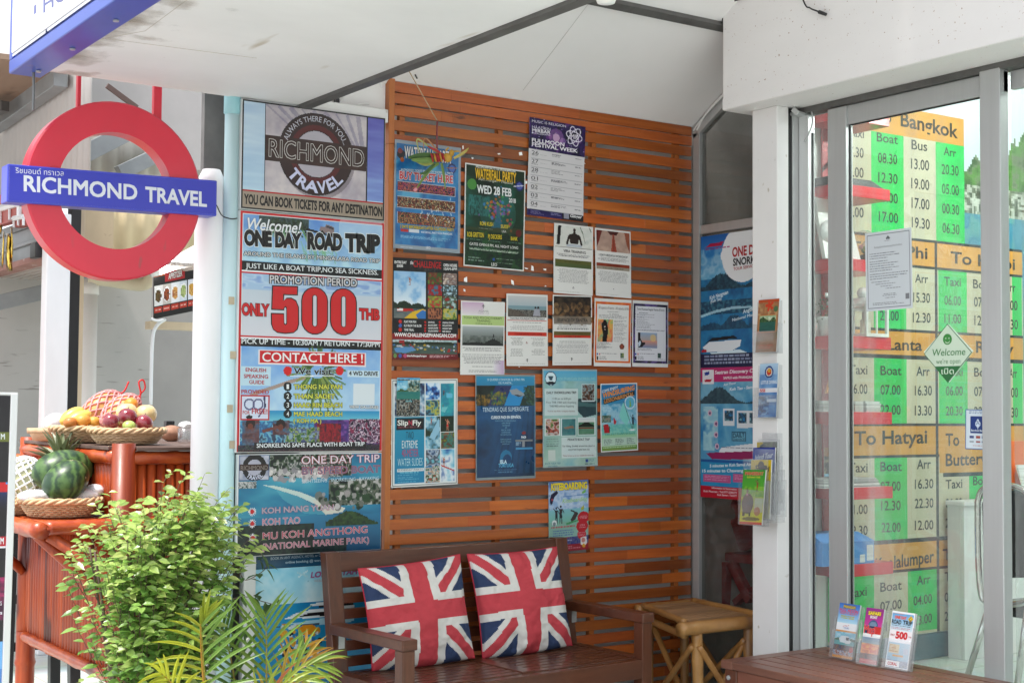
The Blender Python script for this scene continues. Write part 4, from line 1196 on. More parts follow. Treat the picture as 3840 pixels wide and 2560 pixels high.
p.lines(p.box('b6',520,825,830,868),4,(.88,.9,.85),.7,8,centre=True,minw=.85); p.lines(p.box('b6',522,880,650,925),2,(.88,.9,.88),.6,9,fill=.35); p.text('LEO','b6',660,935,694,938,17,col=WHT,bold=.02); a = p.uv('b6',675,898); p.disc(a[0],a[1],.02,(.2,.35,.65)); p.lines(p.box('b6',690,890,830,950),2,(.88,.9,.88),.6,10,fill=.3)
p.finish('waterfall_poster', 'dark green poster reading WED 28 FEB with yellow words', 'poster', GP)
# 3 full moon week poster
p = poster('b6', [(884, 62), (1213, 118), (1198, 680), (868, 632)], 3, (.86, .85, .86), wave=.003)
vt = p.uv('b6', 876, 243)[1]; vb = p.uv('b6', 870, 597)[1]
p.photo((0,0,1,vt),[(.07,.05,.2),(.24,.12,.42),(.14,.10,.32),(.42,.22,.52)],4,1); p.disc(.48,.165,.13,(.75,.55,.75),.5); p.disc(.48,.165,.06,(.92,.8,.88),.7); p.disc(.60,.19,.05,(.8,.65,.85),.5)
for k in range(30): p.disc(rng.random(), rng.uniform(0, vt), .006, (.85, .8, .95), .8)
p.grad((0, vb, .62, 1), (.14, .12, .38), (.22, .14, .42)); p.rect((.62, vb, 1, 1), (.08, .07, .12))
lt = dict(col=(.90, .88, .93), bold=.0)
p.text('MUSIC IS RELIGION','s7',207,132,492,178,21,**lt); p.text('HAADRIN','s7',208,184,362,206,24,**lt); p.text('MIRBAR','s7',208,212,362,233,26,col=(.95,.94,.96),bold=.025); p.text('SPACEBARMIR','s7',225,232,362,250,14,**lt); p.rect(p.box('s7',208,214,219,230),(.9,.9,.95))
p.text('FULLMOON','s7',205,297,480,337,31,col=(.95,.94,.96),bold=.03); p.text('FESTIVAL WEEK','s7',205,333,590,390,31,col=(.95,.94,.96),bold=.03)
c = p.uv('s7', 563, 252)
for ang in (0, 60, 120):
 pts = []
 for k in range(41):
  t_ = k / 40 * 2 * math.pi; x, y = .145 * math.cos(t_), .065 * math.sin(t_); a = math.radians(ang + 12)
  pts.append((c[0] + x * math.cos(a) - y * math.sin(a), c[1] + (x * math.sin(a) + y * math.cos(a)) * p.asp))
 for q0, q1 in zip(pts, pts[1:]): p.line(*q0, *q1, .013, (.92, .9, .95))
p.text('MIR', 's7', 535, 270, 592, 280, 38, col=(.95, .93, .96), bold=.01, lay=2)
for k, d_ in enumerate(('26', '27', '28', '01', '02', '03', '04')):
 y = 402 + k * 71.0
 p.text(d_,'s7',204 - k * .9,y - 2,262 - k * .9,y + 6 ,31,col=(.25,.24,.27),bold=.0); p.lines(p.box('s7',205 - k,y + 6,258,y + 11),1,(.35,.35,.38),.6,k,fill=.9,minw=.9)
 p.lines(p.box('s7', 278, y + 3, 345, y + 11), 1, (.6, .6, .63), .35, k + 9, minw=.7)
 p.lines(p.box('s7',375 - k,y - 5,510,y + 43 - 8 * (k % 2)),3 + (k % 2),(.3,.3,.33),.5,k + 20,minw=.4,fill=.5); p.lines(p.box('s7',573 - k,y + 32,630,y + 50),2,(.35,.35,.38),.5,k + 40,fill=.5)
 q = p.uv('s7', 200, y + 26)[1]; p.rect((.05, q, .97, q + .003), (.7, .7, .72))
p.text('Ginger','s7',526,928,622,943,24,col=(.95,.95,.96),bold=.02,shear=.25); p.rect(p.box('s7',478,898,517,947),(.62,.62,.68)); p.lines(p.box('s7',198,868,318,915),3,(.8,.8,.9),.6,70); p.lines(p.box('s7',366,893,455,925),2,(.8,.8,.9),.7,71)
p.finish('festival_poster', 'purple and white dates poster reading FULLMOON FESTIVAL WEEK', 'poster', GP)
# 4 to 9 white workshop leaflets
def leaflet(crop, cn, seed, name, label, art):
 q = poster(crop, cn, seed)
 art(q)
 q.finish(name, label, 'poster', GP)
def body(q, v0, v1, n, w=.8, seed=1, al=.42, col=(.3, .3, .32)):
 q.lines((.5 - w / 2, v0, .5 + w / 2, v1), n, col, al, seed, fill=.42, centre=True, minw=.78)
def lotus(q, u, v, s=.03):
 q.line(u,v,u,v + s * 1.2,.012,(.25,.25,.27)); q.line(u - s * .6,v - s * .1,u + s * .6,v - s * .1,.012,(.25,.25,.27)); q.line(u - s * .8,v + s * .4,u + s * .8,v + s * .4,.010,(.3,.3,.3))
def vira(q):
 b = (.04,.025,.975,.335); q.photo(b,[(.80,.82,.80),(.88,.88,.86),(.84,.85,.83)],3,1); q.poly([(.10,.03),(.18,.03),(.15,.30),(.07,.30)],(.13,.12,.12))
 q.line(.66,.02,.74,.12,.02,(.45,.5,.42)); q.line(.72,.08,.80,.25,.014,(.5,.54,.48)); q.line(.9,.02,.95,.08,.02,(.4,.42,.4)); q.rect((.04,.325,.975,.337),(.6,.58,.55))
 sk = (.22,.16,.14); q.disc(.52,.075,.037,sk); q.poly([(.49,.10),(.55,.10),(.56,.125),(.66,.145),(.62,.27),(.42,.27),(.38,.145),(.48,.125)],sk); q.line(.39,.16,.33,.29,.05,sk); q.line(.65,.16,.71,.29,.05,sk); q.poly([(.36,.285),(.68,.285),(.72,.315),(.32,.315)],(.75,.78,.82))
 q.textuv('VIRA TRAINING', .245, .405, .815, .038, (.22, .22, .24), .012); body(q, .425, .475, 3, .86, 2, .6)
 q.rect((.035,.508,.965,.56),(.42,.42,.20)); q.rect((.035,.56,.965,.618),(.36,.42,.24)); q.textuv('DATES: 21-28 JAN',.28,.547,.70,.024,(.30,.28,.16)); body(q,.645,.85,11,.82,3,.4); lotus(q,.5,.90)
 q.lines((.06, .965, .95, .985), 1, (.6, .6, .6), .35, 5)
leaflet('b6',[(1030,683),(1257,710),(1255,1112),(1024,1095)],4,'leaflet','white leaflet reading VIRA TRAINING with a seated bare chested figure',vira)
def hrid(q):
 b = (.035,.03,.975,.335); q.rect(b,(.74,.62,.55)); q.photo(b,[(.68,.58,.54),(.80,.70,.64)],3,1,.8); sk = (.52,.22,.15)
 q.poly([(.035,.03),(.2,.03),(.12,.18),(.035,.30)],(.48,.18,.13)); q.poly([(.82,.03),(.975,.03),(.975,.34),(.88,.2)],(.62,.36,.26)); q.poly([(.35,.03),(.66,.03),(.60,.085),(.42,.085)],(.36,.16,.13)); q.poly([(.49,.07),(.53,.07),(.56,.2),(.60,.33),(.44,.33),(.47,.2)],(.66,.32,.24)); q.line(.515,.1,.515,.33,.012,(.4,.16,.12))
 q.textuv('1-DAY HRIDAYA WORKSHOP',.10,.408,.90,.032,(.22,.22,.24),.012); body(q,.425,.475,3,.86,2,.6); q.rect((.03,.508,.965,.555),(.60,.27,.16)); q.rect((.03,.555,.965,.605),(.66,.62,.56)); q.textuv('WED 24 JAN',.32,.543,.68,.024,(.42,.17,.1)); q.textuv('10.00-13.00 / 15.00-18.00',.2,.588,.78,.02,(.35,.33,.3))
 body(q, .63, .80, 9, .86, 3, .4); lotus(q, .5, .885); q.lines((.06, .965, .95, .985), 1, (.6, .6, .6), .35, 5)
leaflet('s4',[(220,65),(598,110),(592,795),(242,765)],5,'leaflet','white leaflet reading 1-DAY HRIDAYA WORKSHOP with praying hands picture',hrid)
def yoga(q):
 q.grad((.02,.02,.5,.2),(.82,.70,.80),(.90,.89,.89)); q.grad((.75,.8,.99,.99),(.89,.88,.89),(.78,.68,.80),side=True); lotus(q,.5,.05,.04)
 q.textuv('AGAMA',.39,.148,.62,.028,(.62,.62,.64)); q.textuv('H E A L I N G',.38,.172,.63,.014,(.66,.66,.68)); q.rect((.02,.195,.985,.325),(.74,.82,.56)); q.textuv('YOGA AND PSYCHOTHERAPY',.06,.243,.94,.032,(.35,.42,.25)); q.textuv('TRAINING',.35,.282,.66,.03,(.35,.42,.25)); q.textuv('15-20 January 2018',.33,.314,.70,.02,(.4,.47,.3))
 q.grad((.04,.345,.97,.60),(.72,.75,.75),(.34,.36,.35)); q.photo((.04,.47,.97,.60),[(.30,.33,.31),(.55,.57,.55)],3,4,.6); q.hill((.04,.43,.97,.6),[(.75,.22,.55),(.35,.5,.25)],3,[(.13,.14,.14),(.2,.21,.2)]); q.disc(.745,.455,.014,(.12,.12,.12)); q.poly([(.72,.49),(.77,.49),(.755,.462),(.735,.462)],(.12,.12,.12))
 body(q,.63,.69,3,.9,2,.6); body(q,.725,.86,7,.92,3,.5); body(q,.88,.895,1,.5,4,.6); body(q,.935,.975,2,.75,5,.5)
leaflet('b7',[(602,150),(925,165),(920,697),(597,697)],6,'leaflet','white and pale green leaflet reading YOGA AND PSYCHOTHERAPY TRAINING',yoga)
def tantra1(q):
 q.grad((.04,.025,.97,.16),(.80,.80,.80),(.70,.75,.78)); q.grad((.04,.16,.97,.315),(.52,.64,.68),(.62,.64,.62)); q.photo((.04,.22,.97,.315),[(.25,.23,.22),(.55,.53,.5),(.35,.33,.31)],6,2,.9); q.poly([(.04,.2),(.3,.24),(.5,.3),(.3,.31),(.04,.31)],(.42,.37,.33),.7)
 for u in (.70,.77): q.disc(u,.185,.025,(.16,.13,.12)); q.poly([(u - .06,.30),(u - .025,.20),(u + .025,.20),(u + .06,.30)],(.68,.68,.72))
 q.textuv('TANTRA FOUNDATION RETREAT',.08,.355,.93,.027,(.28,.28,.3),.01); q.rect((.03,.362,.98,.372),(.78,.25,.2)); body(q,.39,.412,1,.78,3,.5); body(q,.44,.505,4,.85,4,.35)
 q.rect((.035,.527,.98,.582),(.82,.26,.18)); q.textuv('COURSE DATES: 12 JAN - 5 FEB',.2,.567,.85,.022,(.45,.12,.1)); q.lines((.1,.61,.42,.72),6,(.3,.3,.3),.45,5,fill=.4,centre=True); q.lines((.58,.61,.95,.73),6,(.3,.3,.3),.4,6,fill=.4,centre=True); q.textuv('&',.46,.69,.51,.03,(.6,.2,.18)); q.lines((.08,.76,.4,.87),6,(.3,.3,.3),.45,7,fill=.4,centre=True); q.lines((.6,.76,.93,.86),5,(.3,.3,.3),.4,8,fill=.4,centre=True); lotus(q,.49,.91); q.lines((.05,.965,.95,.985),1,(.55,.55,.55),.4,9)
leaflet('b7',[(935,98),(1243,112),(1240,632),(937,632)],7,'leaflet','white leaflet reading TANTRA FOUNDATION RETREAT with a couple by the sea',tantra1)
def essence(q):
 b = (.03, .02, .975, .405); q.rect(b, (.10, .07, .05)); q.photo(b, [(.08, .055, .04), (.16, .11, .07)], 4, 1, .8)
 for k in range(70): q.disc(rng.uniform(.06,.95),min(.38,max(.05,.13 + abs(rng.gauss(0,.16)))),rng.uniform(.03,.075),rng.choice([(.52,.40,.26),(.40,.29,.17),(.62,.50,.34),(.28,.2,.12),(.14,.10,.06)]),.75)
 q.photo(b,[(.08,.05,.03),(.5,.38,.25),(.62,.5,.34)],10,3,.35); q.grad((.03,.30,.975,.415),(.62,.58,.54),(.66,.64,.62),.72); q.textuv('ESSENCE OF TANTRA',.12,.377,.89,.042,(.2,.18,.17),.012); body(q,.43,.50,3,.86,2,.6); q.rect((.03,.52,.975,.572),(.45,.40,.22)); q.rect((.03,.572,.975,.612),(.80,.27,.16)); q.textuv('DATES: 15-21 JAN',.25,.56,.75,.024,(.3,.26,.14)); q.textuv('15.00-18.30',.3,.604,.7,.02,(.5,.14,.08)); body(q,.655,.84,9,.86,3,.42); lotus(q,.49,.90); q.lines((.05,.965,.95,.985),1,(.6,.6,.6),.35,9)
leaflet('b7',[(1277,108),(1565,115),(1563,625),(1273,625)],8,'leaflet','white leaflet reading ESSENCE OF TANTRA with dark carved stone picture',essence)
def aspects(q):
 q.rect((.02,.05,.98,.945),(.86,.42,.20)); q.photo((.02,.05,.98,.945),[(.82,.35,.15),(.92,.58,.25),(.85,.40,.25)],6,1,.8); q.rect((.07,.085,.93,.915),WHT)
 q.textuv('All aspects of tantra - All aspects of life',.10,.155,.92,.040,(.42,.40,.42),-.004); q.lines((.34,.185,.68,.2),1,(.4,.4,.4),.5,2,minw=.9); q.textuv('15 - 20 January',.40,.232,.66,.018,(.3,.3,.32)); q.lines((.12,.245,.92,.29),3,(.35,.35,.38),.5,3)
 b = (.09,.305,.50,.635); q.grad(b,(.88,.80,.35),(.85,.45,.45)); q.photo(b,[(.90,.85,.45),(.35,.68,.72),(.88,.45,.4),(.9,.75,.4),(.5,.75,.6)],2,4,.75); sh = (.12,.09,.09)
 q.poly([(.24,.34),(.33,.33),(.36,.40),(.38,.46),(.36,.56),(.34,.635),(.22,.635),(.24,.52),(.20,.44),(.20,.37)],sh); q.disc(.28,.345,.045,sh); q.disc(.285,.415,.016,(.92,.9,.85)); q.disc(.29,.455,.013,(.9,.8,.75))
 q.lines((.53,.315,.93,.64),15,(.35,.35,.38),.48,5,fill=.4); q.lines((.08,.65,.52,.75),6,(.3,.3,.32),.5,6,fill=.45); q.disc(.76,.70,.062,(.42,.12,.10)); q.disc(.76,.70,.045,(.75,.5,.35),.7,inner=.7); q.disc(.76,.70,.02,(.75,.4,.3))
 q.rect((.08,.805,.12,.83),(.3,.45,.7)); q.rect((.14,.805,.17,.83),(.8,.2,.2)); q.lines((.18,.808,.63,.825),1,(.3,.3,.35),.6,7,minw=.95); q.rect((.08,.85,.12,.905),(.15,.15,.17)); q.lines((.15,.848,.36,.905),3,(.3,.3,.33),.5,8); q.photo((.72,.795,.82,.87),[(.2,.3,.25),(.4,.5,.5),(.55,.6,.3)],3,9); q.lines((.72,.88,.93,.90),2,(.5,.5,.5),.4,10)
leaflet('s4',[(215,790),(598,812),(587,1500),(208,1492)],9,'leaflet','white leaflet with an orange border reading All aspects of tantra',aspects)
def movement(q):
 q.rect((.02,.045,.985,.945),(.17,.14,.24)); q.photo((.02,.045,.985,.945),[(.10,.09,.16),(.22,.18,.32),(.55,.45,.75),(.12,.10,.18)],9,1,.8); q.rect((.075,.085,.93,.91),(.88,.88,.90))
 q.textuv('Tantra Movement Regular Practice & Events',.12,.145,.89,.036,(.3,.3,.34),.0); q.textuv('Regular weekly classes',.18,.19,.43,.016,(.2,.2,.25),.01)
 for k in range(6): q.lines((.12,.20 + k * .038,.70,.232 + k * .038),2,(.35,.35,.4),.42,k,fill=.35,minw=.3); q.disc(.09,.205 + k * .038,.008,(.3,.3,.33))
 q.lines((.12,.435,.92,.46),2,(.35,.35,.4),.45,9,fill=.35,minw=.9); b = (.16,.485,.69,.715); q.grad(b,(.62,.70,.80),(.85,.66,.52)); q.grad((.16,.60,.69,.715),(.85,.62,.55),(.55,.60,.72)); q.disc(.58,.56,.08,(.95,.8,.5),.6)
 q.poly([(.16,.485),(.22,.485),(.23,.57),(.28,.63),(.37,.625),(.36,.65),(.28,.70),(.16,.715)],(.14,.10,.12)); q.poly([(.16,.64),(.22,.60),(.25,.65),(.18,.70)],(.8,.85,.9)); q.lines((.15,.725,.72,.75),2,(.3,.3,.33),.55,10,fill=.4)
 q.rect((.08,.795,.12,.82),(.3,.45,.7)); q.rect((.14,.795,.17,.82),(.8,.2,.2)); q.lines((.18,.80,.63,.815),1,(.3,.3,.35),.6,11,minw=.95); q.rect((.08,.84,.12,.895),(.15,.15,.17)); q.lines((.15,.838,.36,.895),3,(.3,.3,.33),.5,12); q.photo((.71,.79,.80,.86),[(.2,.3,.25),(.4,.5,.5),(.55,.6,.3)],3,13); q.lines((.71,.87,.92,.89),2,(.5,.5,.5),.4,14)
leaflet('s4',[(608,812),(974,835),(970,1505),(602,1498)],10,'leaflet','white leaflet with a dark violet border reading Tantra Movement',movement)
# 10 challenge poster
p = poster('b6', [(80, 885), (465, 910), (463, 1487), (75, 1487)], 11, (.13, .12, .13), cell=.0024)
p.rect((0, .75, 1, 1), (.48, .08, .12)); b = p.box('b6', 86, 965, 272, 1243); b = (.02, .135, .50, .595)
p.sea(b,(.35,.62,.85),(.92,.95,.97),(.35,.42,.45),(.5,.52,.5),.78,[(.3,.3,.5),(.75,.3,.35),(.0,.2,.4)],1,.32,hcol=[(.08,.15,.1),(.14,.24,.15),(.1,.2,.12)])
p.person(.26,.185,.085,(.7,.45,.35),(.7,.5,.4)); p.poly([(.18,.595),(.30,.53),(.45,.50),(.50,.51),(.50,.595)],(.88,.74,.2)); p.poly([(.35,.56),(.45,.51),(.5,.52),(.5,.595),(.38,.595)],(.25,.5,.75)); p.poly([(.07,.5),(.3,.5),(.33,.525),(.07,.53)],(.75,.15,.15)); p.poly([(.07,.505),(.16,.5),(.16,.525),(.07,.525)],(.92,.92,.92))
for k,pal in enumerate(([(.25,.4,.15),(.55,.2,.15),(.4,.55,.25)],[(.75,.75,.75),(.5,.4,.38),(.85,.8,.75)],[(.6,.1,.12),(.7,.15,.15),(.3,.5,.6)],[(.65,.78,.85),(.2,.24,.22),(.75,.85,.9)],[(.75,.65,.15),(.5,.6,.3),(.8,.2,.2)],[(.75,.82,.85),(.3,.4,.3),(.65,.15,.15)],[(.35,.18,.14),(.75,.5,.35),(.3,.15,.12)],[(.3,.5,.25),(.85,.75,.3),(.6,.7,.65)])):
 cx_,cy_ = k % 2,k // 2; bb = (.53 + cx_ * .23,.135 + cy_ * .117,.75 + cx_ * .23,.245 + cy_ * .117); p.photo(bb,pal,4,k + 3)
p.photo((.26,.005,.74,.125),[(.13,.12,.13),(.25,.24,.25),(.45,.44,.45)],8,30,.5); p.textuv('CHALLENGE',.31,.085,.73,.062,(.75,.12,.14),.02,out=(.2,.18,.18),ow=.02,lay=2,v1=.088); p.textuv('the',.265,.06,.31,.035,(.92,.92,.92),.02)
wt = (.92, .92, .92)
p.text('ENTIRE DAY','b6',92,921,163,924,15,col=wt,bold=.03); p.text('500B','b6',105,943,142,944,14,col=wt,bold=.03); p.text('OPEN HOURS','b6',378,940,457,943,16,col=wt,bold=.03); p.text('10AM-6PM','b6',380,961,457,963,14,col=wt,bold=.03)
for k,(w1,c1) in enumerate((('PLAY FOR FUN',(.8,.15,.15)),('FLY FROM THE BLOB',(.3,.42,.7)),('TIME TRIAL',(.8,.15,.15)))):
 y = 1270 + k * 24; a = p.uv('b6',125,y - 7); p.disc(a[0],a[1],.025,c1); p.text(w1,'b6',147,y,(217,248,205)[k],y + 1,13,col=wt,bold=.03)
for k,(a_,b_) in enumerate((('SWING','STEPPING STONES'),('BALANCE BEAM','MOUNTAIN'),('HANGING SHAPES','MONKEY BARS'),('ROLLING BARRELS','RED BALLS'))):
 y = 1272 + k * 17; p.text(a_,'b6',288,y,(325,340,345,347)[k],y,9,col=wt,bold=.03); p.text(b_,'b6',372,y + 3,(438,425,428,420)[k],y + 3,9,col=wt,bold=.03)
 for x in (271, 356): a = p.uv('b6', x, y - 5); p.disc(a[0], a[1], .014, (.8, .15, .15))
p.rect((0,.75,1,.80),(.60,.09,.13)); p.text('WWW.CHALLENGEPHANGAN.COM','b6',90,1350,452,1357,21,col=(.95,.95,.95),bold=.035)
p.sea((.01,.805,.985,.945),(.6,.7,.72),(.75,.8,.8),(.25,.34,.32),(.35,.42,.38),.35,[(.2,.5,.7),(.7,.5,.8)],5,.3,hcol=[(.07,.12,.08),(.18,.28,.16)])
for k in range(40): p.disc(rng.uniform(.02,.98),rng.uniform(.85,.92),rng.uniform(.008,.03),rng.choice([(.85,.85,.88),(.3,.5,.72),(.75,.15,.15),(.8,.85,.9),(.85,.7,.2)]),.85,ry=.012)
p.poly([(.03,.89),(.3,.875),(.36,.91),(.2,.94),(.05,.93)],(.4,.6,.78)); p.rect((.1,.815,.18,.845),(.65,.1,.12))
for k, c1 in enumerate(((.45, .6, .35), (.3, .4, .7), (.75, .35, .5))): p.disc(.045 + k * .075, .967, .026, c1)
p.text('thechallengephangan','b6',163,1469,278,1470,11,col=wt,bold=.03); p.lines((.56,.955,.98,.99),3,wt,.7,44)
p.finish('water_park_poster','black and dark red poster with lake photos reading WWW.CHALLENGEPHANGAN.COM','poster',GP)
# 11 slides poster
p = poster('s5', [(218, 135), (1026, 135), (1026, 1418), (218, 1472)], 12, (.90, .90, .89), cell=.0024)
p.rect((.018,.012,.982,.988),(.14,.15,.17)); p.rect((.026,.018,.974,.982),(.88,.90,.90)); U = lambda x0,y0,x1,y1: p.box('s5',x0,y0,x1,y1)
def cell_(x0, y0, x1, y1, pal, sd, f=4):
 a,b = p.uv('s5',x0,y0),p.uv('s5',x1,y1); p.photo((a[0],a[1],b[0],b[1]),pal,f,sd); return (a[0],a[1],b[0],b[1])
cell_(255,190,622,585,[(.15,.2,.35),(.5,.65,.75),(.85,.87,.9),(.25,.3,.4)],1); cell_(635,186,803,380,[(.12,.18,.42),(.3,.55,.8),(.85,.9,.93),(.85,.9,.95)],2,3); cell_(818,186,982,580,[(.2,.65,.7),(.25,.7,.72),(.2,.55,.65)],3); cell_(637,388,805,582,[(.2,.3,.35),(.35,.6,.7),(.8,.75,.3),(.3,.45,.5)],4); cell_(636,592,812,985,[(.18,.25,.16),(.45,.65,.75),(.75,.85,.88),(.4,.7,.82)],5); cell_(820,586,982,775,[(.08,.16,.10),(.15,.25,.15),(.1,.18,.12)],6); cell_(822,785,987,980,[(.5,.6,.2),(.45,.25,.2),(.25,.55,.5),(.6,.4,.3)],7); cell_(638,1000,810,1190,[(.25,.35,.5),(.75,.8,.85),(.3,.3,.35),(.5,.75,.8)],8); cell_(822,990,990,1375,[(.15,.3,.6),(.5,.75,.85),(.9,.92,.93),(.12,.3,.6)],9,2); cell_(636,1205,806,1390,[(.3,.6,.75),(.75,.6,.5),(.85,.85,.85),(.2,.4,.25),(.7,.3,.2)],10,5)
for x,y,hh,sk_,cl in ((905,620,140,(.8,.55,.45),(.85,.2,.15)),(705,600,90,(.7,.4,.3),(.6,.3,.2)),(860,1085,110,(.75,.5,.4),(.15,.15,.2)),(857,265,70,(.5,.3,.25),(.1,.1,.15)),(925,285,50,(.7,.3,.25),(.7,.2,.2)),(845,440,60,(.5,.25,.2),(.5,.2,.2))):
 a = p.uv('s5', x, y); b2 = p.uv('s5', x, y + hh); p.person(a[0], a[1], b2[1] - a[1], sk_, cl)
a = [p.uv('s5',x,y) for x,y in ((680,850),(800,600),(812,760),(740,880))]; p.poly(a,(.62,.78,.86)); a = [p.uv('s5',x,y) for x,y in ((890,300),(965,310),(960,365),(890,360))]; p.poly(a,(.45,.75,.85)); a = [p.uv('s5',x,y) for x,y in ((835,480),(905,470),(870,545),(822,525))]; p.poly(a,(.5,.78,.8)); a = [p.uv('s5',x,y) for x,y in ((825,1180),(988,1245),(988,1260),(830,1200))]; p.poly(a,(.8,.22,.15))
b = (p.uv('s5',258,600)[0],p.uv('s5',258,600)[1],p.uv('s5',620,600)[0],p.uv('s5',258,1420)[1]); p.grad(b,(.20,.62,.73),(.15,.55,.70)); b = p.box('s5',278,618,612,745); p.rect(b,(.10,.12,.14))
p.text('Slip','s5',290,700,420,697,62,col=(.94,.94,.92),bold=.02); p.text('N','s5',425,697,470,696,58,col=(.80,.28,.38),bold=.02); p.text('Fly','s5',475,697,580,695,60,col=(.94,.94,.92),bold=.02); p.lines(p.box('s5',295,716,580,738),1,(.7,.35,.4),.7,3,minw=.95)
p.text('TWO','s5',395,868,488,864,90,col=(.13,.2,.24),bold=-.01); p.text('EXTREME','s5',346,980,537,974,92,col=(.93,.94,.93),bold=-.005); p.text('40-METER','s5',345,1085,548,1080,92,col=(.75,.32,.48),bold=.0); p.text('WATER SLIDES','s5',295,1200,597,1188,92,col=(.82,.92,.93),bold=-.01)
b = p.box('s5',288,1232,612,1255); p.rect((b[0],b[1],b[2],b[3] + .003),(.88,.9,.9)); p.text('SLIDE!DAY PARTY','s5',295,1258,604,1246,20,col=(.3,.45,.52),bold=.01); p.lines(p.box('s5',325,1272,570,1296),1,(.6,.8,.86),.8,4,minw=.9); p.lines(p.box('s5',295,1312,608,1400),4,(.75,.88,.92),.6,5,fill=.25)
p.finish('slides_poster', 'turquoise collage poster reading TWO EXTREME 40-METER WATER SLIDES', 'poster', GP)
p = poster('s5', [(285, 116), (571, 118), (562, 582), (274, 582)], 13, (.5, .75, .8), dy=.006, wave=.002)
p.sea((0,0,1,.56),(.30,.66,.84),(.60,.82,.88),(.15,.5,.5),(.25,.55,.5),.62,[(.75,.3,.9),(.2,.15,.3)],2,.35); p.photo((.45,.05,1,.36),[(.12,.22,.14),(.5,.7,.75),(.6,.55,.42),(.85,.86,.84)],6,3,.8); p.photo((0,.57,1,1),[(.12,.14,.14),(.35,.35,.33),(.7,.72,.7),(.5,.42,.35),(.2,.25,.25)],8,4)
p.rect((.02,.03,.55,.08),(.08,.1,.12)); p.text('SlipNFly','s5',390,412,470,410,20,col=(.5,.8,.85),bold=.02); p.lines((.05,.12,.45,.28),4,(.9,.95,.96),.7,6); p.lines((.03,.035,.5,.075),1,(.9,.9,.9),.8,7)
p.finish('beach_flyer', 'small overlapping beach flyer stuck on the turquoise collage poster', 'flyer')
# 12 spanish diving poster, laminated
p = poster('b7', [(708, 692), (1152, 690), (1152, 1453), (714, 1466)], 14, (.55, .60, .62), dy=.002, cell=.0025)
b = (.02,.018,.985,.978); p.grad(b,(.12,.50,.68),(.03,.12,.24)); p.photo(b,[(.04,.22,.4),(.08,.38,.58),(.03,.14,.28)],3,1,.55); p.grad((.02,.018,.985,.105),(.20,.60,.75),(.16,.54,.70))
for k in range(7): p.poly([(.55 + .07 * k,.3),(.60 + .07 * k,.3),(.30 + .12 * k,.95),(.22 + .12 * k,.95)],(.12,.42,.62),.25)
q4 = [((.02,.105),(.33,.105),(.20,.30),(.02,.30)),((.33,.105),(.60,.105),(.47,.30),(.20,.30)),((.60,.105),(.86,.105),(.73,.30),(.47,.30)),((.86,.105),(.985,.105),(.985,.30),(.73,.30))]
for q, c1 in zip(q4, ((.06, .12, .10), (.14, .18, .42), (.14, .58, .80), (.10, .22, .16))): p.poly(list(q), c1)
for k in range(90):
 u = rng.uniform(.02,.22); p.disc(u,rng.uniform(.2,.29),rng.uniform(.01,.03),rng.choice([(.65,.5,.12),(.5,.38,.08),(.1,.12,.08)]),.6); p.disc(rng.uniform(.26,.50),rng.uniform(.17,.29),rng.uniform(.008,.025),rng.choice([(.15,.45,.35),(.6,.55,.15),(.2,.35,.3),(.5,.48,.2)]),.7); p.disc(rng.uniform(.80,.98),rng.uniform(.12,.29),rng.uniform(.008,.02),rng.choice([(.1,.25,.2),(.3,.42,.3),(.15,.35,.45)]),.7)
p.poly([(.56,.15),(.68,.135),(.80,.18),(.82,.2),(.72,.215),(.60,.19)],(.62,.64,.66)); p.poly([(.62,.19),(.78,.20),(.72,.215)],(.2,.22,.25))
lt = (.86, .92, .95)
p.text('SI QUIERES CONOCER EL OTRO 70%','s6',142,165,442,165,17,col=lt); p.text('DEL PLANETA...','s6',232,191,345,191,16,col=lt); p.text('TENDRAS QUE SUMERGIRTE','s6',103,416,473,408,34,col=lt,bold=-.006); p.text('CURSOS PADI EN ESPAÑOL','s6',170,472,412,467,22,col=(.92,.95,.97),bold=.025)
for k,(s_,x0,x1) in enumerate((('DISCOVER SCUBA DIVING',205,370),('OPEN WATER',256,325),('ADVANCED',260,322),('EFR',283,300),('RESCUE DIVER',253,328),('DIVEMASTER',256,326),('IDC INSTRUCTOR',247,335),('',0,1),('ESPECIALIDADES',247,334),('BUCEO TECNICO',248,333),('SIDEMOUNT',260,322))):
 if s_: p.text(s_, 's6', x0, 494 + k * 18.6, x1, 493 + k * 18.6, 11, col=(.55, .72, .80), bold=.0)
p.text('PADI','s6',415,628,452,627,17,col=(.92,.94,.96),bold=.03); a = p.uv('s6',436,585); p.disc(a[0],a[1],.035,(.6,.1,.15),.9,ry=.022); p.rect(p.box('s6',368,640,508,652),(.55,.55,.55)); p.rect(p.box('s6',425,650,445,695),(.6,.6,.62)); p.rect(p.box('s6',370,703,508,717),(.3,.62,.80)); p.lines(p.box('s6',372,660,420,692),2,(.8,.85,.9),.8,3)
a = p.uv('s6',292,790); p.disc(a[0],a[1],.10,(.16,.50,.66),ry=.115); p.disc(a[0] + .02,a[1] + .02,.075,(.08,.3,.48),ry=.085); p.text('ISLA','s6',243,832,298,831,28,col=(.85,.93,.96),bold=.03); p.text('TORTUGA','s6',230,862,354,858,28,col=(.4,.72,.86),bold=.02); p.lines(p.box('s6',195,885,380,908),2,(.6,.7,.78),.6,5,centre=True,fill=.35)
p.finish('diving_poster','dark blue laminated diving poster reading TENDRAS QUE SUMERGIRTE','poster',GP,material=LAMI)
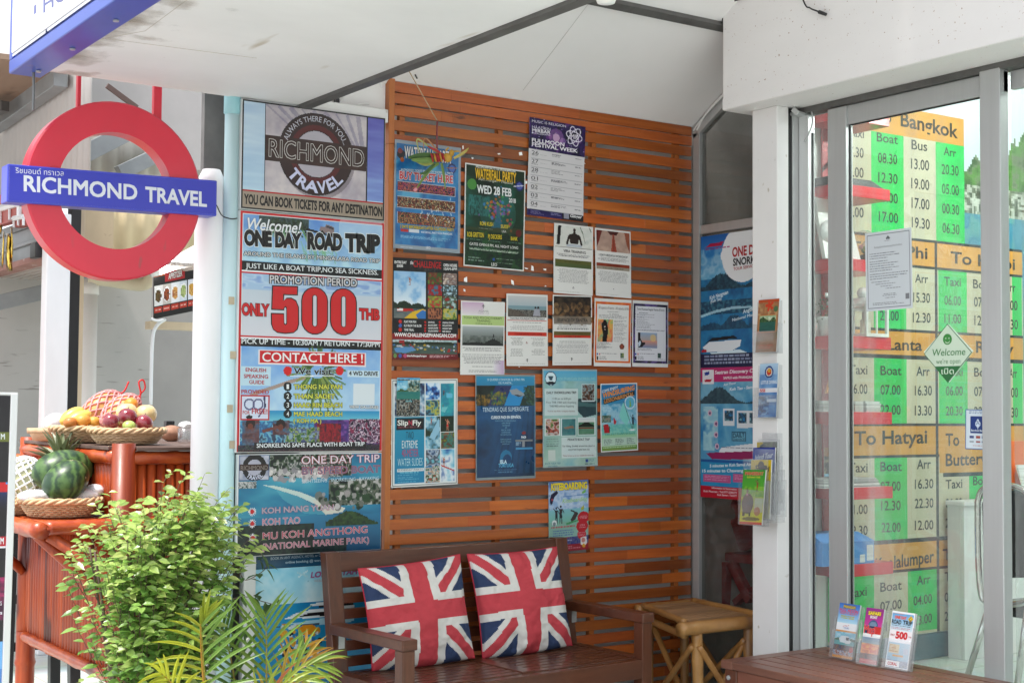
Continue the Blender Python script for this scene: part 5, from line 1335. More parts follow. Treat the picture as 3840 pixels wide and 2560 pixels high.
# 13 snorkelling poster, laminated
p = poster('s6', [(586, 70), (1028, 82), (1030, 850), (592, 874)], 15, (.66, .72, .73), dy=.002, cell=.0025)
b = (.018,.018,.988,.985); p.grad(b,(.45,.72,.80),(.66,.76,.70)); p.photo(b,[(.50,.72,.78),(.72,.82,.80),(.62,.74,.68),(.55,.70,.70)],3,1,.7); p.grad((.018,.018,.988,.12),(.38,.70,.83),(.5,.75,.83))
p.poly([(.65,.30),(.98,.33),(.98,.47),(.75,.50),(.62,.42)],(.12,.22,.26),.8); p.poly([(.6,.33),(.98,.36),(.98,.39),(.62,.38)],(.35,.5,.5),.8)
a = p.uv('s6',652,148); p.disc(a[0],a[1],.105,(.22,.38,.48)); p.disc(a[0],a[1],.092,(.86,.92,.94)); p.poly([(a[0] - .05,a[1] - .025),(a[0] + .05,a[1] - .025),(a[0] + .02,a[1] + .02),(a[0] - .02,a[1] + .02)],(.2,.35,.42)); p.disc(a[0],a[1] + .045,.09,(.1,.13,.16),ry=.02)
p.text('KOH PHANGAN SNORKELLING', 's6', 705, 160, 1010, 158, 20, col=(.62, .84, .86), bold=.02)
for q in ((602, 228, 872, 442), (740, 620, 1020, 778)):
 a0, a1 = p.uv('s6', q[0], q[1]), p.uv('s6', q[2], q[3]); p.rect((a0[0], a0[1], a1[0], a1[1]), (.84, .88, .88), .85)
dk = (.28, .28, .30)
p.text('DAILY SNORKELLING TRIP','s6',616,271,858,270,19,col=dk,bold=.015); p.text('11.00 am to 5.00 pm','s6',662,318,816,317,16,col=(.4,.45,.45)); p.text("Price THB 1'000 with Kayaking",'s6',614,348,855,347,16,col=(.4,.45,.45)); p.text('THB 900 without kayaking','s6',640,378,838,377,16,col=(.4,.45,.45)); p.text('*Free for any child or company of parents','s6',624,416,848,415,11,col=(.6,.3,.3))
def pic(x0, y0, x1, y1, pal, sd, f=4):
 a0,a1 = p.uv('s6',x0,y0),p.uv('s6',x1,y1); p.rect((a0[0] - .014,a0[1] - .008,a1[0] + .014,a1[1] + .008),(.86,.90,.90)); p.photo((a0[0],a0[1],a1[0],a1[1]),pal,f,sd); return (a0[0],a0[1],a1[0],a1[1])
pic(908,196,1004,325,[(.15,.18,.14),(.45,.28,.2),(.6,.7,.72),(.35,.2,.15)],2); pic(610,474,722,603,[(.3,.5,.2),(.8,.6,.5),(.75,.8,.82),(.7,.3,.2),(.2,.2,.2)],3); b4 = pic(742,472,854,603,[(.25,.48,.5),(.35,.58,.58)],4,3); b5 = pic(878,468,1006,597,[(.35,.55,.45),(.45,.62,.52)],5,3)
p.poly([(b4[0] + .03,(b4[1] + b4[3]) / 2 + .005),(b4[2] - .05,(b4[1] + b4[3]) / 2 - .015),(b4[2] - .02,(b4[1] + b4[3]) / 2 + .01),(b4[0] + .08,(b4[1] + b4[3]) / 2 + .02)],(.62,.5,.42)); p.grad((b5[0],b5[1],b5[2],b5[1] + .04),(.8,.84,.85),(.85,.86,.85)); p.hill((b5[0],b5[1] + .02,b5[2],b5[1] + .09),[(.5,.4,.8)],4,[(.1,.15,.12),(.16,.22,.16)]); p.rect((b5[0],b5[3] - .075,b5[2],b5[3] - .06),(.55,.2,.15))
p.lines(p.box('s6',602,632,732,705),4,(.35,.4,.42),.55,6,centre=True,fill=.45); p.rect(p.box('s6',630,724,692,808),(.80,.84,.82)); p.text('PRIVATE BOAT TRIP','s6',790,648,968,646,19,col=dk,bold=.01); p.text('For fishing, Snorkel, around the island or','s6',750,699,1010,695,15,col=dk); p.text('any private longtail boat trip.','s6',795,725,968,723,15,col=dk); p.text('Please contact us on our website for more info.','s6',753,774,1000,770,11,col=(.6,.25,.28))
b = p.box('s6',932,795,953,822); p.rect(b,(.25,.38,.62)); p.lines(p.box('s6',962,797,1015,818),2,(.4,.5,.6),.6,7); p.lines(p.box('s6',930,830,1012,842),1,(.3,.35,.4),.6,8); p.text('BOOK YOUR TRIP','s6',605,840,730,836,14,col=(.3,.5,.58)); p.text('ONLY HERE!','s6',628,861,705,859,13,col=(.3,.5,.58))
p.finish('snorkelling_poster','pale sea green laminated poster reading DAILY SNORKELLING TRIP','poster',GP,material=LAMI)
# 14 windsurfing
p = poster('s6', [(1052, 190), (1350, 184), (1355, 724), (1058, 745)], 16, cell=.0024)
b = (.025,.015,.975,.985); p.grad(b,(.14,.50,.70),(.62,.82,.84)); p.photo((.025,.3,.975,.6),[(.35,.65,.78),(.85,.9,.92),(.55,.76,.82)],4,1,.6); p.grad((.025,.6,.975,.76),(.42,.74,.74),(.55,.80,.72)); p.photo((.025,.6,.975,.76),[(.42,.72,.72),(.62,.82,.76)],6,2,.5); p.grad((.025,.76,.975,.92),(.62,.80,.66),(.72,.82,.72)); p.rect((.05,.80,.95,.905),(.76,.84,.80),.8); p.rect((.025,.92,.975,.985),(.45,.62,.35))
p.poly([(.07,.165),(.90,.04),(.93,.075),(.07,.22)],(.12,.42,.58),.0); p.poly([(.075,.235),(.925,.115),(.935,.185),(.09,.305)],(.10,.12,.13))
p.text('COME ENJOY','s6',1064,264,1195,225,20,col=(.92,.94,.95),bold=.02); p.text('WINDSURFING','s6',1072,304,1328,238,38,col=(.92,.62,.16),bold=.04); p.text('LESSON&RENTAL','s6',1086,346,1324,284,30,col=(.86,.64,.42),bold=.02)
p.disc(.80,.29,.145,(.78,.86,.90)); p.disc(.80,.29,.115,(.42,.72,.82)); p.poly([(.80,.22),(.835,.35),(.78,.355)],(.55,.72,.3)); p.poly([(.62,.28),(.80,.52),(.70,.62),(.58,.56),(.50,.48)],(.55,.84,.80),.9); p.line(.63,.28,.86,.70,.012,(.25,.3,.35)); p.person(.87,.47,.2,(.2,.2,.22),(.15,.15,.18)); p.disc(.85,.695,.09,(.9,.93,.93),ry=.014)
p.photo((.04,.46,.28,.57),[(.25,.35,.25),(.5,.55,.5),(.6,.5,.4)],4,4,.8); p.poly([(.07,.60),(.20,.59),(.25,.72),(.10,.72)],(.72,.15,.18)); p.poly([(.35,.50),(.43,.56),(.40,.60),(.36,.60)],(.8,.2,.25)); p.person(.235,.62,.09,(.4,.3,.3),(.2,.2,.25)); p.lines((.06,.33,.45,.42),4,(.8,.9,.94),.6,5)
p.lines((.1, .735, .93, .765), 2, (.2, .45, .25), .7, 6, centre=True, minw=.9)
for k in range(3): p.lines((.08 + .31 * k, .812, .33 + .30 * k, .90), 5, (.15, .2, .2), .65, 7 + k, fill=.35)
p.lines((.06,.93,.95,.95),1,(.85,.9,.8),.8,11,minw=.95); p.lines((.06,.958,.95,.978),1,(.78,.68,.25),.8,12,minw=.95)
p.finish('windsurfing_poster', 'blue and green poster reading WINDSURFING LESSON&RENTAL', 'poster', GP)
# 15 kiteboarding
p = poster('s6', [(637, 982), (958, 962), (955, 1520), (640, 1556)], 17, (.5, .62, .78), cell=.0024)
p.grad((0,0,1,.35),(.40,.50,.72),(.66,.76,.86)); p.photo((0,.08,1,.42),[(.42,.58,.78),(.85,.89,.93),(.55,.68,.84)],3,1,.7); p.grad((0,.40,1,.62),(.55,.76,.80),(.52,.74,.66)); p.grad((0,.58,1,.8),(.55,.72,.66),(.60,.74,.70)); p.rect((0,.80,1,.90),(.22,.27,.55)); p.photo((0,.80,1,.9),[(.18,.22,.5),(.35,.38,.6),(.7,.65,.5)],5,2,.4); p.rect((0,.90,1,1),(.62,.14,.22))
p.text('KITEBOARDING','s6',656,1048,944,1030,52,col=(.92,.84,.25),bold=.05,out=(.2,.22,.35),ow=.03,lay=2); p.text('Kiteboarding','s6',745,1150,940,1128,34,col=(.62,.80,.48),bold=.0,shear=.25,out=(.85,.9,.85),ow=.02,lay=2)
p.poly([(.06,.18),(.20,.13),(.25,.16),(.14,.22),(.10,.30),(.05,.33),(.03,.26)],(.16,.14,.28)); p.disc(.09,.25,.025,(.7,.3,.35)); p.poly([(.82,.18),(.93,.13),(.93,.18),(.85,.2)],(.5,.75,.4)); p.line(.36,.22,.98,.21,.02,(.4,.55,.75),.8)
p.person(.19,.36,.24,(.22,.2,.24),(.16,.16,.2)); p.person(.30,.34,.26,(.25,.22,.24),(.18,.18,.22)); p.line(.55,.42,.72,.47,.03,(.25,.2,.2)); p.poly([(.66,.44),(.74,.47),(.66,.56),(.56,.59),(.55,.55)],(.3,.25,.25)); p.poly([(.42,.60),(.74,.56),(.76,.575),(.45,.625)],(.3,.62,.42)); p.poly([(.80,.40),(.88,.36),(.88,.42),(.82,.44)],(.7,.72,.35)); p.line(.7,.5,.95,.62,.01,(.3,.3,.3)); p.disc(.14,.585,.06,(.86,.88,.88)); p.disc(.14,.60,.04,(.5,.55,.58))
for u, v in ((.87, .535), (.84, .66), (.83, .775)):
 p.disc(u,v,.15 if v < .7 else .11,(.75,.16,.22),ry=.12 if v < .7 else .10); p.lines((u - .10,v - .025,u + .10,v + .03),3,(.9,.8,.82),.8,int(v * 99),centre=True,fill=.4)
p.lines((.06, .635, .68, .675), 1, (.78, .3, .35), .8, 20, minw=.95, fill=.6)
for k in range(3): p.lines((.1, .69 + k * .034, .64, .712 + k * .034), 1, (.3, .38, .7), .7, 21 + k, fill=.8, minw=.85)
p.lines((.30,.80,.66,.82),1,(.8,.3,.35),.8,25); p.lines((.1,.84,.75,.885),2,(.85,.88,.92),.7,26); p.lines((.3,.93,.8,.98),2,(.9,.75,.78),.7,27); p.poly([(.80,.82),(.95,.81),(.97,.90),(.90,.95),(.80,.92)],(.88,.87,.87)); p.disc(.88,.94,.04,(.85,.65,.25)); p.disc(.87,.86,.05,(.75,.4,.35),.7)
p.finish('kiteboarding_poster', 'colourful poster reading KITEBOARDING tucked behind the bench back', 'poster', GP)
# ------------------------------------------------------------------ two tall posters on the dark window
GW = 'tall posters on the dark window'
def wposter(z0, z1, y1=4.36, seed=50):
 return Print(None,[(XW - .003,4.842,z1),(XW - .003,y1,z1),(XW - .003,y1,z0),(XW - .003,4.842,z0)],0,XW - .003,cell=.003,thick=.001,seed=seed)
zt, zm, zb = 2.182, cs('c7', 68, 691, 0, XW).z, cs('c7', 68, 1322, 0, XW).z
p = wposter(zm, zt); f = lambda x, y: p.uv('c7', x, y)
p.grad((0,0,1,.35),(.08,.42,.70),(.55,.75,.86)); p.photo((0,.1,1,.35),[(.12,.5,.75),(.75,.85,.9),(.35,.65,.8)],3,1,.6); p.photo((0,.33,1,.9),[(.10,.38,.56),(.20,.55,.72),(.12,.45,.65)],5,2)
p.hill((0,.27,1,.42),[(.28,.2,.85),(.75,.15,.35)],3,[(.10,.22,.3),(.16,.32,.4),(.25,.42,.48)]); p.photo((0,.50,.7,.60),[(.10,.25,.35),(.15,.35,.45),(.3,.5,.55)],6,4,.8); p.hill((0,.58,1,.72),[(.15,.2,.4),(.45,.15,.8),(.85,.2,.6)],5,[(.12,.3,.42),(.2,.42,.52)])
p.poly([(0,.60),(.2,.57),(.45,.55),(.7,.56),(1,.52),(1,.535),(.7,.575),(.45,.57),(.2,.59),(0,.62)],(.78,.9,.95),.8)
p.poly([f(72,592),f(105,565),f(262,552),f(255,585),f(210,610),f(95,615)],(.90,.92,.94)); p.poly([f(82,575),f(120,545),f(225,532),f(245,545),f(110,562)],(.10,.11,.14)); p.poly([f(66,605),f(90,600),f(92,615),f(68,616)],(.75,.15,.2)); p.poly([f(110,618),f(255,600),f(300,620),f(130,632)],(.85,.92,.95))
p.rect((0, .90, 1, 1), (.10, .14, .32)); p.lines((.05, .91, .95, .985), 3, (.82, .86, .92), .8, 5, fill=.5)
c = f(270, 130)
for k in range(16): p.disc(c[0] + .24 * math.cos(k * .39), c[1] + .055 * math.sin(k * .39), .055, (.92, .93, .94))
p.disc(c[0], c[1], .28, (.92, .93, .94), ry=.26); b_ = dict(bold=.035)
p.text('ONE DAY','c7',218,148,372,126,44,col=(.72,.12,.18),**b_); p.text('SNORKELING','c7',222,192,420,165,34,col=(.15,.15,.2),**b_); p.text('TOUR SERVICE','c7',224,215,330,198,14,col=(.72,.25,.3),bold=.02)
p.text('Koh Nangyuan','c7',108,358,198,328,17,col=(.85,.92,.96),bold=.03); p.text('(Koh Tao)','c7',112,375,165,358,15,col=(.85,.92,.96),bold=.03); p.text('Angthong','c7',270,426,350,400,18,col=(.85,.92,.96),bold=.03); p.text('National Marine Park','c7',218,464,390,418,14,col=(.85,.92,.96),bold=.02); p.poly([f(84,105),f(108,85),f(175,72),f(165,92),f(110,100)],(.70,.12,.32)); p.lines((.06,.095,.40,.115),1,(.7,.25,.5),.8,7)
p.finish('island_poster', 'blue island poster with white speedboat, upper one on the dark window', 'poster', GW)
p = wposter(zb, zm - .001, seed=51); f = lambda x, y: p.uv('c7', x, y)
v1 = f(68, 762)[1]; v2 = f(68, 1150)[1]; v3 = f(68, 1265)[1]
p.grad((0,v1,1,v2),(.45,.68,.80),(.12,.50,.72)); p.photo((0,v1,1,v2),[(.40,.66,.80),(.62,.80,.86),(.2,.55,.75)],3,1,.6); p.hill((0,v1 + .015,1,f(0,865)[1]),[(.25,.2,.85),(.78,.12,.25)],2,[(.18,.3,.36),(.30,.42,.46)])
p.rect((0,0,1,v1),(.75,.22,.48)); a0,a1 = f(72,702),f(127,770); p.rect((a0[0],a0[1],a1[0],a1[1]),(.9,.9,.92)); p.poly([f(80,750),f(118,745),f(112,760),f(84,762)],(.75,.2,.3)); p.line(*f(82,722),*f(105,716),.03,(.15,.3,.65))
p.text('Seatran Discovery Co.','c7',132,722,335,712,17,col=(.95,.9,.93),bold=.03,shear=.2); p.text('SAMUI with PHANGAN','c7',175,746,320,742,12,col=(.95,.92,.94),bold=.03); p.text('Ang Thong','c7',175,780,235,770,12,col=(.9,.93,.96),bold=.02,shear=.2); p.text('Koh Tao - Samui','c7',205,803,330,790,14,col=(.9,.93,.96),bold=.03,shear=.2)
p.photo((.04, f(0, 880)[1], .24, f(0, 1090)[1]), [(.62, .80, .86), (.75, .88, .9), (.25, .55, .75)], 4, 3, .85)
for k,(x,y) in enumerate(((108,912),(138,965),(138,1018),(143,1075))): a = f(x,y); p.disc(a[0],a[1],.028,(.85,.75,.82)); p.disc(a[0],a[1],.014,(.5,.3,.5))
for (x0, y0) in ((178, 890), (245, 900), (300, 900)):
 a0,a1 = f(x0 - 5,y0),f(x0 + 50,y0 + 85); p.rect((a0[0],a0[1],a1[0],a1[1]),(.88,.90,.92)); p.photo((a0[0] + .02,a0[1] + .015,a1[0] - .02,a1[1] - .035),[(.2,.55,.75),(.2,.25,.3),(.5,.7,.75)],3,x0)
a0,a1 = f(215,1002),f(285,1052); p.rect((a0[0],a0[1],a1[0],a1[1]),(.25,.45,.55)); p.rect((a0[0] + .012,a0[1] + .008,a1[0] - .012,a1[1] - .008),(.5,.72,.8)); p.text('DAILY','c7',222,1034,280,1028,22,col=(.2,.38,.48),bold=.03); p.text('SERVICE','c7',222,1050,280,1045,10,col=(.2,.38,.48),bold=.02)
p.poly([f(88,1108),f(130,1105),f(330,1095),f(330,1140),f(120,1138)],(.62,.18,.42)); p.poly([f(150,1105),f(165,1080),f(330,1060),f(330,1098)],(.90,.92,.94)); p.lines(p.box('c7',165,1078,330,1088),1,(.3,.35,.45),.8,5,minw=.98); p.rect((0,v2 - .02,1,v2),(.15,.42,.66))
p.grad((0,v2,1,v3),(.20,.62,.78),(.20,.60,.78)); p.text('5 minutes to Koh Samui Airport','c7',108,1178,345,1168,14,col=(.9,.95,.97),bold=.03); p.text('15 minutes to Chaweng Beach','c7',72,1202,330,1200,14,col=(.9,.95,.97),bold=.03)
for x0, x1 in ((75, 210), (222, 330)):
 a0,a1 = f(x0,1210),f(x1,1256); p.rect((a0[0],a0[1],a1[0],a1[1]),(.78,.40,.60)); p.lines((a0[0] + .02,a0[1] + .01,a1[0] - .02,a1[1] - .01),3,(.92,.85,.9),.6,x0,fill=.4)
p.rect((0,v3,1,1),(.74,.08,.22)); p.text('Information & Reservation','c7',118,1282,240,1290,9,col=(.95,.85,.88),bold=.02); p.text('Koh Phangan : Tel.077-238679','c7',78,1298,240,1307,9,col=(.95,.85,.88),bold=.02); p.text('Koh Samui : Tel.077','c7',145,1316,241,1322,9,col=(.95,.85,.88),bold=.02)
p.finish('ferry_poster', 'pink and blue ferry poster, lower one on the dark window', 'poster', GW)
# ------------------------------------------------------------------ timetable and mural on the shop wall
YM = YT - .002
def tt_z(c, x, y): return cs(c, x, y, 1, YM)
mur = Print(None,[(5.03,YM,2.98),(7.6,YM,2.98),(7.6,YM,.62),(5.03,YM,.62)],1,YM,cell=.012,thick=.001,seed=60)
zv = lambda z: (2.98 - z) / 2.36
s0 = tt_z('A', 1045, 690).z; s1 = tt_z('A', 1045, 890).z
mur.grad((0,0,1,zv(s0)),(.93,.95,.96),(.80,.86,.88)); mur.hill((0,zv(2.85),1,zv(s0) + .03),[(.42,.22,.98),(.22,.10,.62),(.12,.08,.38),(.7,.3,1.0)],1,[(.16,.32,.12),(.28,.48,.2),(.42,.60,.32),(.5,.55,.45),(.22,.38,.18)])
mur.photo((0,zv(s0) - .05,.6,zv(s0) + .02),[(.3,.35,.28),(.75,.75,.72),(.9,.9,.88),(.45,.48,.42)],7,3,.9); mur.grad((0,zv(s0) + .01,1,1),(.42,.66,.66),(.25,.50,.62)); mur.photo((0,zv(s0) + .01,1,zv(s1) + .1),[(.45,.68,.68),(.25,.55,.68),(.35,.62,.72)],9,4,.7)
mur.line(.05,zv(s0) + .045,.10,zv(s0) + .05,.02,(.2,.4,.42)); mur.grad((0,zv(1.0),1,1),(.16,.30,.36),(.14,.26,.32),.8)
mur.finish('sea_mural', 'printed bay mural of green hills and water on the inner shop wall', 'mural', material=VINYL)
YP2 = YT - .006
x_l = 4.50
tz = lambda c, x, y: cs(c, x, y, 1, YP2)
x_r1 = tz('A', 1018, 300).x; x_mid = tz('A', 867, 930).x; x_r = tz('E', 930, 300).x
ztop = tz('A', 1015, 215).z + .004; zbot = tz('F', 390, 1215).z
tb = Print(None,[(x_l,YP2,ztop),(x_r,YP2,ztop),(x_r,YP2,zbot),(x_l,YP2,zbot)],1,YP2,cell=.006,thick=.002,seed=61,bg=(.80,.78,.68))
uu = lambda x: (x - x_l) / (x_r - x_l)
vv = lambda z: (ztop - z) / (ztop - zbot)
GN, BE, OR, LN = (.20, .80, .42), (.82, .80, .70), (.86, .66, .34), (.16, .24, .24)
um, ur1 = uu(x_mid), uu(x_r1)
Z = lambda c, x, y: vv(tz(c, x, y).z)
U2 = lambda c, x, y: uu(tz(c, x, y).x)
# upper block: To Bangkok
tb.rect((0, 0, 1, 1), BE)
v_h1, v_b1 = Z('A', 1018, 357), Z('A', 1028, 873)
rows0 = Z('A', 1100, 890)
c1, c2, c3 = U2('A', 520, 500), U2('A', 695, 500), U2('A', 865, 600)
tb.rect((0, 0, ur1, v_h1), OR); tb.rect((c1, v_h1, c2, v_b1), GN); tb.rect((c3, v_h1, ur1, v_b1), GN)
tb.mask = np.zeros((tb.ny, tb.nx), bool); tb.mask[:int(rows0 * tb.ny), int(ur1 * tb.nx):] = True
# lower blocks
d1, d2 = U2('B', 470, 200), U2('B', 621, 200)
e1, e2, e3, e4 = U2('B', 770, 200), U2('B', 905, 200), U2('B', 1020, 200), U2('E', 862, 300)
rows = [('A', 870, 870, 1003, 1018, 1345), ('B', 768, -62 + 62, 50, 62, 355), ('B', 768, 372, 502, 514, 886)]
rows = [(Z('A', 868, 858), Z('A', 868, 872), Z('A', 868, 1000), Z('A', 868, 1018), Z('A', 868, 1343)),
  (Z('A', 868, 1343), Z('A', 868, 1358), Z('B', 768, 48), Z('B', 768, 62), Z('B', 768, 355)),
  (Z('B', 768, 355), Z('B', 768, 372), Z('B', 768, 500), Z('B', 768, 513), Z('B', 768, 885)),
  (Z('B', 768, 885), Z('B', 768, 903), Z('B', 768, 1022), Z('B', 768, 1036), .995)]
for k, (a, b, c, d, e) in enumerate(rows):
 g = (d1, d2) if k < 3 else (d2, um)
 tb.rect((0, a, 1, b), LN); tb.rect((0, b, 1, c), OR); tb.rect((0, c, 1, d), LN); tb.rect((g[0], d, g[1], e), GN)
 if k == 3: tb.rect((0, d, U2('Hh', 540, 1400), e), GN)
 if k < 2: tb.rect((e1, d, e2, e), GN); tb.rect((e4, d, .995, e), GN)
vbu = Z('F', 430, 132)
tb.rect((um + .012,rows[2][2] - .003,1,vbu),OR); tb.rect((um + .03,vbu,1,vbu + .008),LN); tb.rect((U2('F',605,200),vbu + .008,1,rows[2][4]),GN)
tb.rect((um - .006, rows[0][0], um + .006, 1), LN)
dk = (.23, .25, .23)
def tx(s_, c, x0, y0, x1, y1, h, b=.012): tb.text(s_, c, x0, y0, x1, y1, h, col=dk, bold=b)
tx('To', 'A', 560, 214, 628, 232, 62, .02); tx('Bangkok', 'A', 678, 246, 985, 313, 73, .02)
tx('Boat','A',550,328,664,345,47); tx('Bus','A',736,370,820,382,50); tx('Arr','A',908,402,975,415,45); tx('Taxi','A',395,298,482,312,46)
for k,(a,b,c,d) in enumerate((('07.30','08.30','13.00','20.30'),('10.00','12.30','19.00','05.00'),('06.00','13.00','17.00','00.30'),('14.00','17.00','19.30','06.30'))):
 y = k * 104.5; tx(a,'A',380,405 + k * 108,480,418 + k * 106,52); tx(b,'A',557 + k * 1.5,441 + y,660 + k * 1.5,453 + y,52); tx(c,'A',733 + k * 1.5,474 + y,830 + k * 1.2,486 + y,54); tx(d,'A',897 + k * 1.5,502 + y,988 + k * 1.5,514 + y,52)
tx('To Phi Phi', 'A', 400, 921, 822, 957, 62, .02); tx('To Krabi', 'A', 945, 977, 1290, 1015, 60, .02)
tx('Arr','A',755,1082,825,1086,45); tx('15.30','A',745,1186,835,1191,50); tx('22.00','A',568,1283,668,1286,50); tx('12.30','A',743,1294,838,1297,50); tx('Boat','A',560,1070,660,1078,45)
tx('Taxi','A',910,1098,1000,1104,46); tx('Boat','A',1065,1112,1168,1120,46); tx('06.00','A',912,1200,1000,1206,48); tx('07.00','A',1070,1210,1165,1216,50); tx('11.00','A',912,1297,1002,1301,47); tx('12.30','A',1072,1309,1166,1313,50)
tx('Arr','A',1235,1128,1292,1132,45); tx('13.00','A',1218,1226,1303,1231,50); tx('16.30','A',1220,1330,1305,1332,50)
tx('To Lanta', 'A', 470, 1438, 793, 1446, 60, .02); tx('To Railay', 'A', 945, 1448, 1282, 1466, 60, .02)
for k,(w1,w2,w3,w4,w5) in enumerate((('Taxi','Boat','Arr','Taxi','Boat'),('06.00','07.00','16.30','06.00','07.00'),('13.00','22.00','13.30','20.30','22.00'))):
 y = (132, 223, 316)[k]; h = (42, 44, 44)[k]
 tx(w1,'B',352,y - 6,437,y - 4,h); tx(w2,'B',498,y - 1,592 + (4 if k == 0 else 0),y,h); tx(w3,'B',(665,658,658)[k],y + 3,(728,738,738)[k],y + 3,h); tx(w4,'B',803,y + 3,882,y + 3,h - 3); tx(w5,'B',935,y + 6,1022,y + 6,h - 2)
 tx(('Arr', '13.00', '16.30')[k], 'B', (1100, 1072, 1072)[k], y + 12, (1135, 1140, 1140)[k], y + 12, h)
tx('To Hatyai','B',376,457,716,448,62,.02); tx('To','B',802,460,866,460,55,.02); tx('Butterworth','B',802,555,1120,540,55,.02)
for k,(w1,w2,w3,w4) in enumerate((('Taxi','Boat','Arr','Taxi'),('06.00','07.00','16.30','06.00'),('11.00','12.30','22.30','22.30'),('12.30','22.00','12.00',''))):
 y = (580, 672, 762, 864)[k]; h = 43
 tx(w1,'B',350,y + (4,4,18,14)[k],438,y + (4,4,16,12)[k],h); tx(w2,'B',497 + k * 2,y,598 - (k > 0) * 6,y - 2,h); tx(w3,'B',658 + 10 * (k == 0),y - 10,745 - 12 * (k == 0),y - 14,h)
 if w4: tx(w4, 'B', 802, (662, 750, 842)[k], 880, (656, 745, 838)[k], 41)
tx('Boat', 'B', 930, 645, 1010, 640, 40)
tx('To Kualalumper', 'B', 390, 1058, 748, 1002, 58, .02); tx('To Singapore', 'B', 788, 996, 1160, 950, 52, .02)
for k, (w2, w3, w4) in enumerate((('Boat', 'Arr', 'Taxi'), ('07.00', '04.00', '06.00'), ('11.00', '23.00', '22.30'))):
 tx(w2,'B',497,(1142,1232,1330)[k],597,(1130,1218,1312)[k],42); tx(w3,'B',(667,652,655)[k],(1112,1206,1300)[k],(732,738,738)[k],(1100,1192,1282)[k],42); tx(w4,'B',797,(1092,1188,1278)[k],880,(1084,1176,1262)[k],41)
tx('Taxi', 'B', 345, 1172, 434, 1158, 42)
tb.finish('timetable','big green and orange departure timetable headed To Bangkok on the shop wall','timetable',material=VINYL)
m = MB(); p_ = cs('F',230,1245,1,YM); m.box(4.5,6.6,YT - .012,YT,p_.z - .105,zbot - .004); o = m.build('wall_plinth',mat('teal_paint',(.05,.12,.15),.35,var=.3,scale=(3,3,9))); tag(o,'dark teal band along the wall under the timetable','plinth')
# ------------------------------------------------------------------ red shelves and what stands on them
red = mat('red_laminate', (.62, .03, .04), .32, var=.06, scale=(3, 3, 3), coat=.2)
red_d = mat('deep_red_laminate', (.36, .015, .02), .35, var=.08, scale=(3, 3, 3))
YF = 4.04
sh = [('G',575,112,188,'topmost red wall shelf, empty, just under the door head'),('G',579,540,603,'red wall shelf carrying a flat black box'),('G',582,945,1010,'red wall shelf carrying a white picture and a glass globe'),('G',585,1367,1435,'red wall shelf carrying a white lantern and a flower pot'),
      ('Hh',653,322,397,'red wall shelf carrying short stacks of white leaflets'),('Hh',657,780,853,'red wall shelf carrying grey magazines'),('Hh',660,1245,1320,'lowest red wall shelf carrying a blue box')]
SHZ = []
for c, x, y0, y1, lab in sh:
 a, b = cs(c, x, y0, 1, YF), cs(c, x, y1, 1, YF)
 m = MB(); m.box(4.36, a.x, YF, YT - .014, b.z, a.z)
 o = m.build('wall_shelf', red, bevel=.002); tag(o, lab, 'shelf', 'red shelves behind the glass')
 SHZ.append(a.z)
xa, xb = cs('G', 198, 300, 1, YT - .02).x, cs('G', 275, 300, 1, YT - .02).x
m = MB(); m.box(xa,xb + .10,YT - .022,YT - .012,SHZ[6] - .06,SHZ[0]); o = m.build('wall_panel_board',red_d); tag(o,'deep red vertical wall panel behind the red shelves','panel')
t = thing('loose_wires','thin black wires drooping over the deep red wall panel','wires',cs('G',235,300,1,YT - .028))
for q in (((200,145),(235,165),(275,195)),((198,440),(240,395),(272,340)),((198,425),(235,385),(270,325)),((205,125),(240,150),(272,180))):
 m = MB(); m.tube(smooth_path([cs('G',x,y,1,YT - .028) for x,y in q]),.0025,6); m.build('wire',blackc,t,smooth=True)
gx = lambda x, y, c='G', Y_=4.12: cs(c, x, y, 1, Y_)
plast_b = mat('black_plastic', (.02, .02, .022), .35, var=.2)
a, b = gx(205, 500), gx(470, 510)
m = MB(); z0 = SHZ[1]; m.hexa([(a.x,4.06,z0),(b.x + .03,4.06,z0),(b.x - .03,4.2,z0),(a.x,4.2,z0),(a.x,4.07,z0 + .035),(b.x - .05,4.07,z0 + .035),(b.x - .06,4.2,z0 + .035),(a.x,4.2,z0 + .035)]); o = m.build('media_box',plast_b,bevel=.003); tag(o,'flat black electronics box on the second red shelf','box')
cer = mat('white_ceramic', (.8, .8, .79), .25, var=.04)
wm = mat('white_wood', (.75, .74, .71), .5, var=.08, scale=(20, 20, 3))
z0 = SHZ[2]
a, b = gx(198, 900), gx(385, 900)
t = thing('picture_canvas','white canvas with a pale round relief leaning on the third red shelf','picture',(a.x,4.14,z0))
m = MB(); m.hexa([(a.x,4.10,z0),(b.x + .012,4.10,z0),(b.x + .012,4.12,z0),(a.x,4.12,z0),(a.x,4.16,z0 + .26),(b.x - .012,4.16,z0 + .26),(b.x - .012,4.18,z0 + .26),(a.x,4.18,z0 + .26)]); m.build('canvas',wm,t)
m = MB(); m.lathe([(.001, -.0), (.05, -.0), (.055, .01), (.0, .02)], (0, 0, 0), 20);
rm = Matrix.Translation(Vector((a.x + .045,4.128,z0 + .11))) @ Matrix.Rotation(R(90),4,'X'); m.v = [tuple(rm @ Vector(v)) for v in m.v]; m.build('relief',cer,t,smooth=True)
c = gx(432, 775)
t = thing('glass_globe', 'glass globe with pink flowers on the third red shelf', 'glass globe', (c.x, 4.12, z0))
m = MB(); m.ball((c.x, 4.12, z0 + .085), .052, n=20, k=14); m.build('dome', acrylic, t, smooth=True)
m = MB(); m.lathe([(.03,0),(.036,.008),(.03,.03),(.0,.034)],(c.x,4.12,z0),18); m.build('base',mat('dark_wood_base',(.06,.035,.02),.4),t,smooth=True)
m = MB()
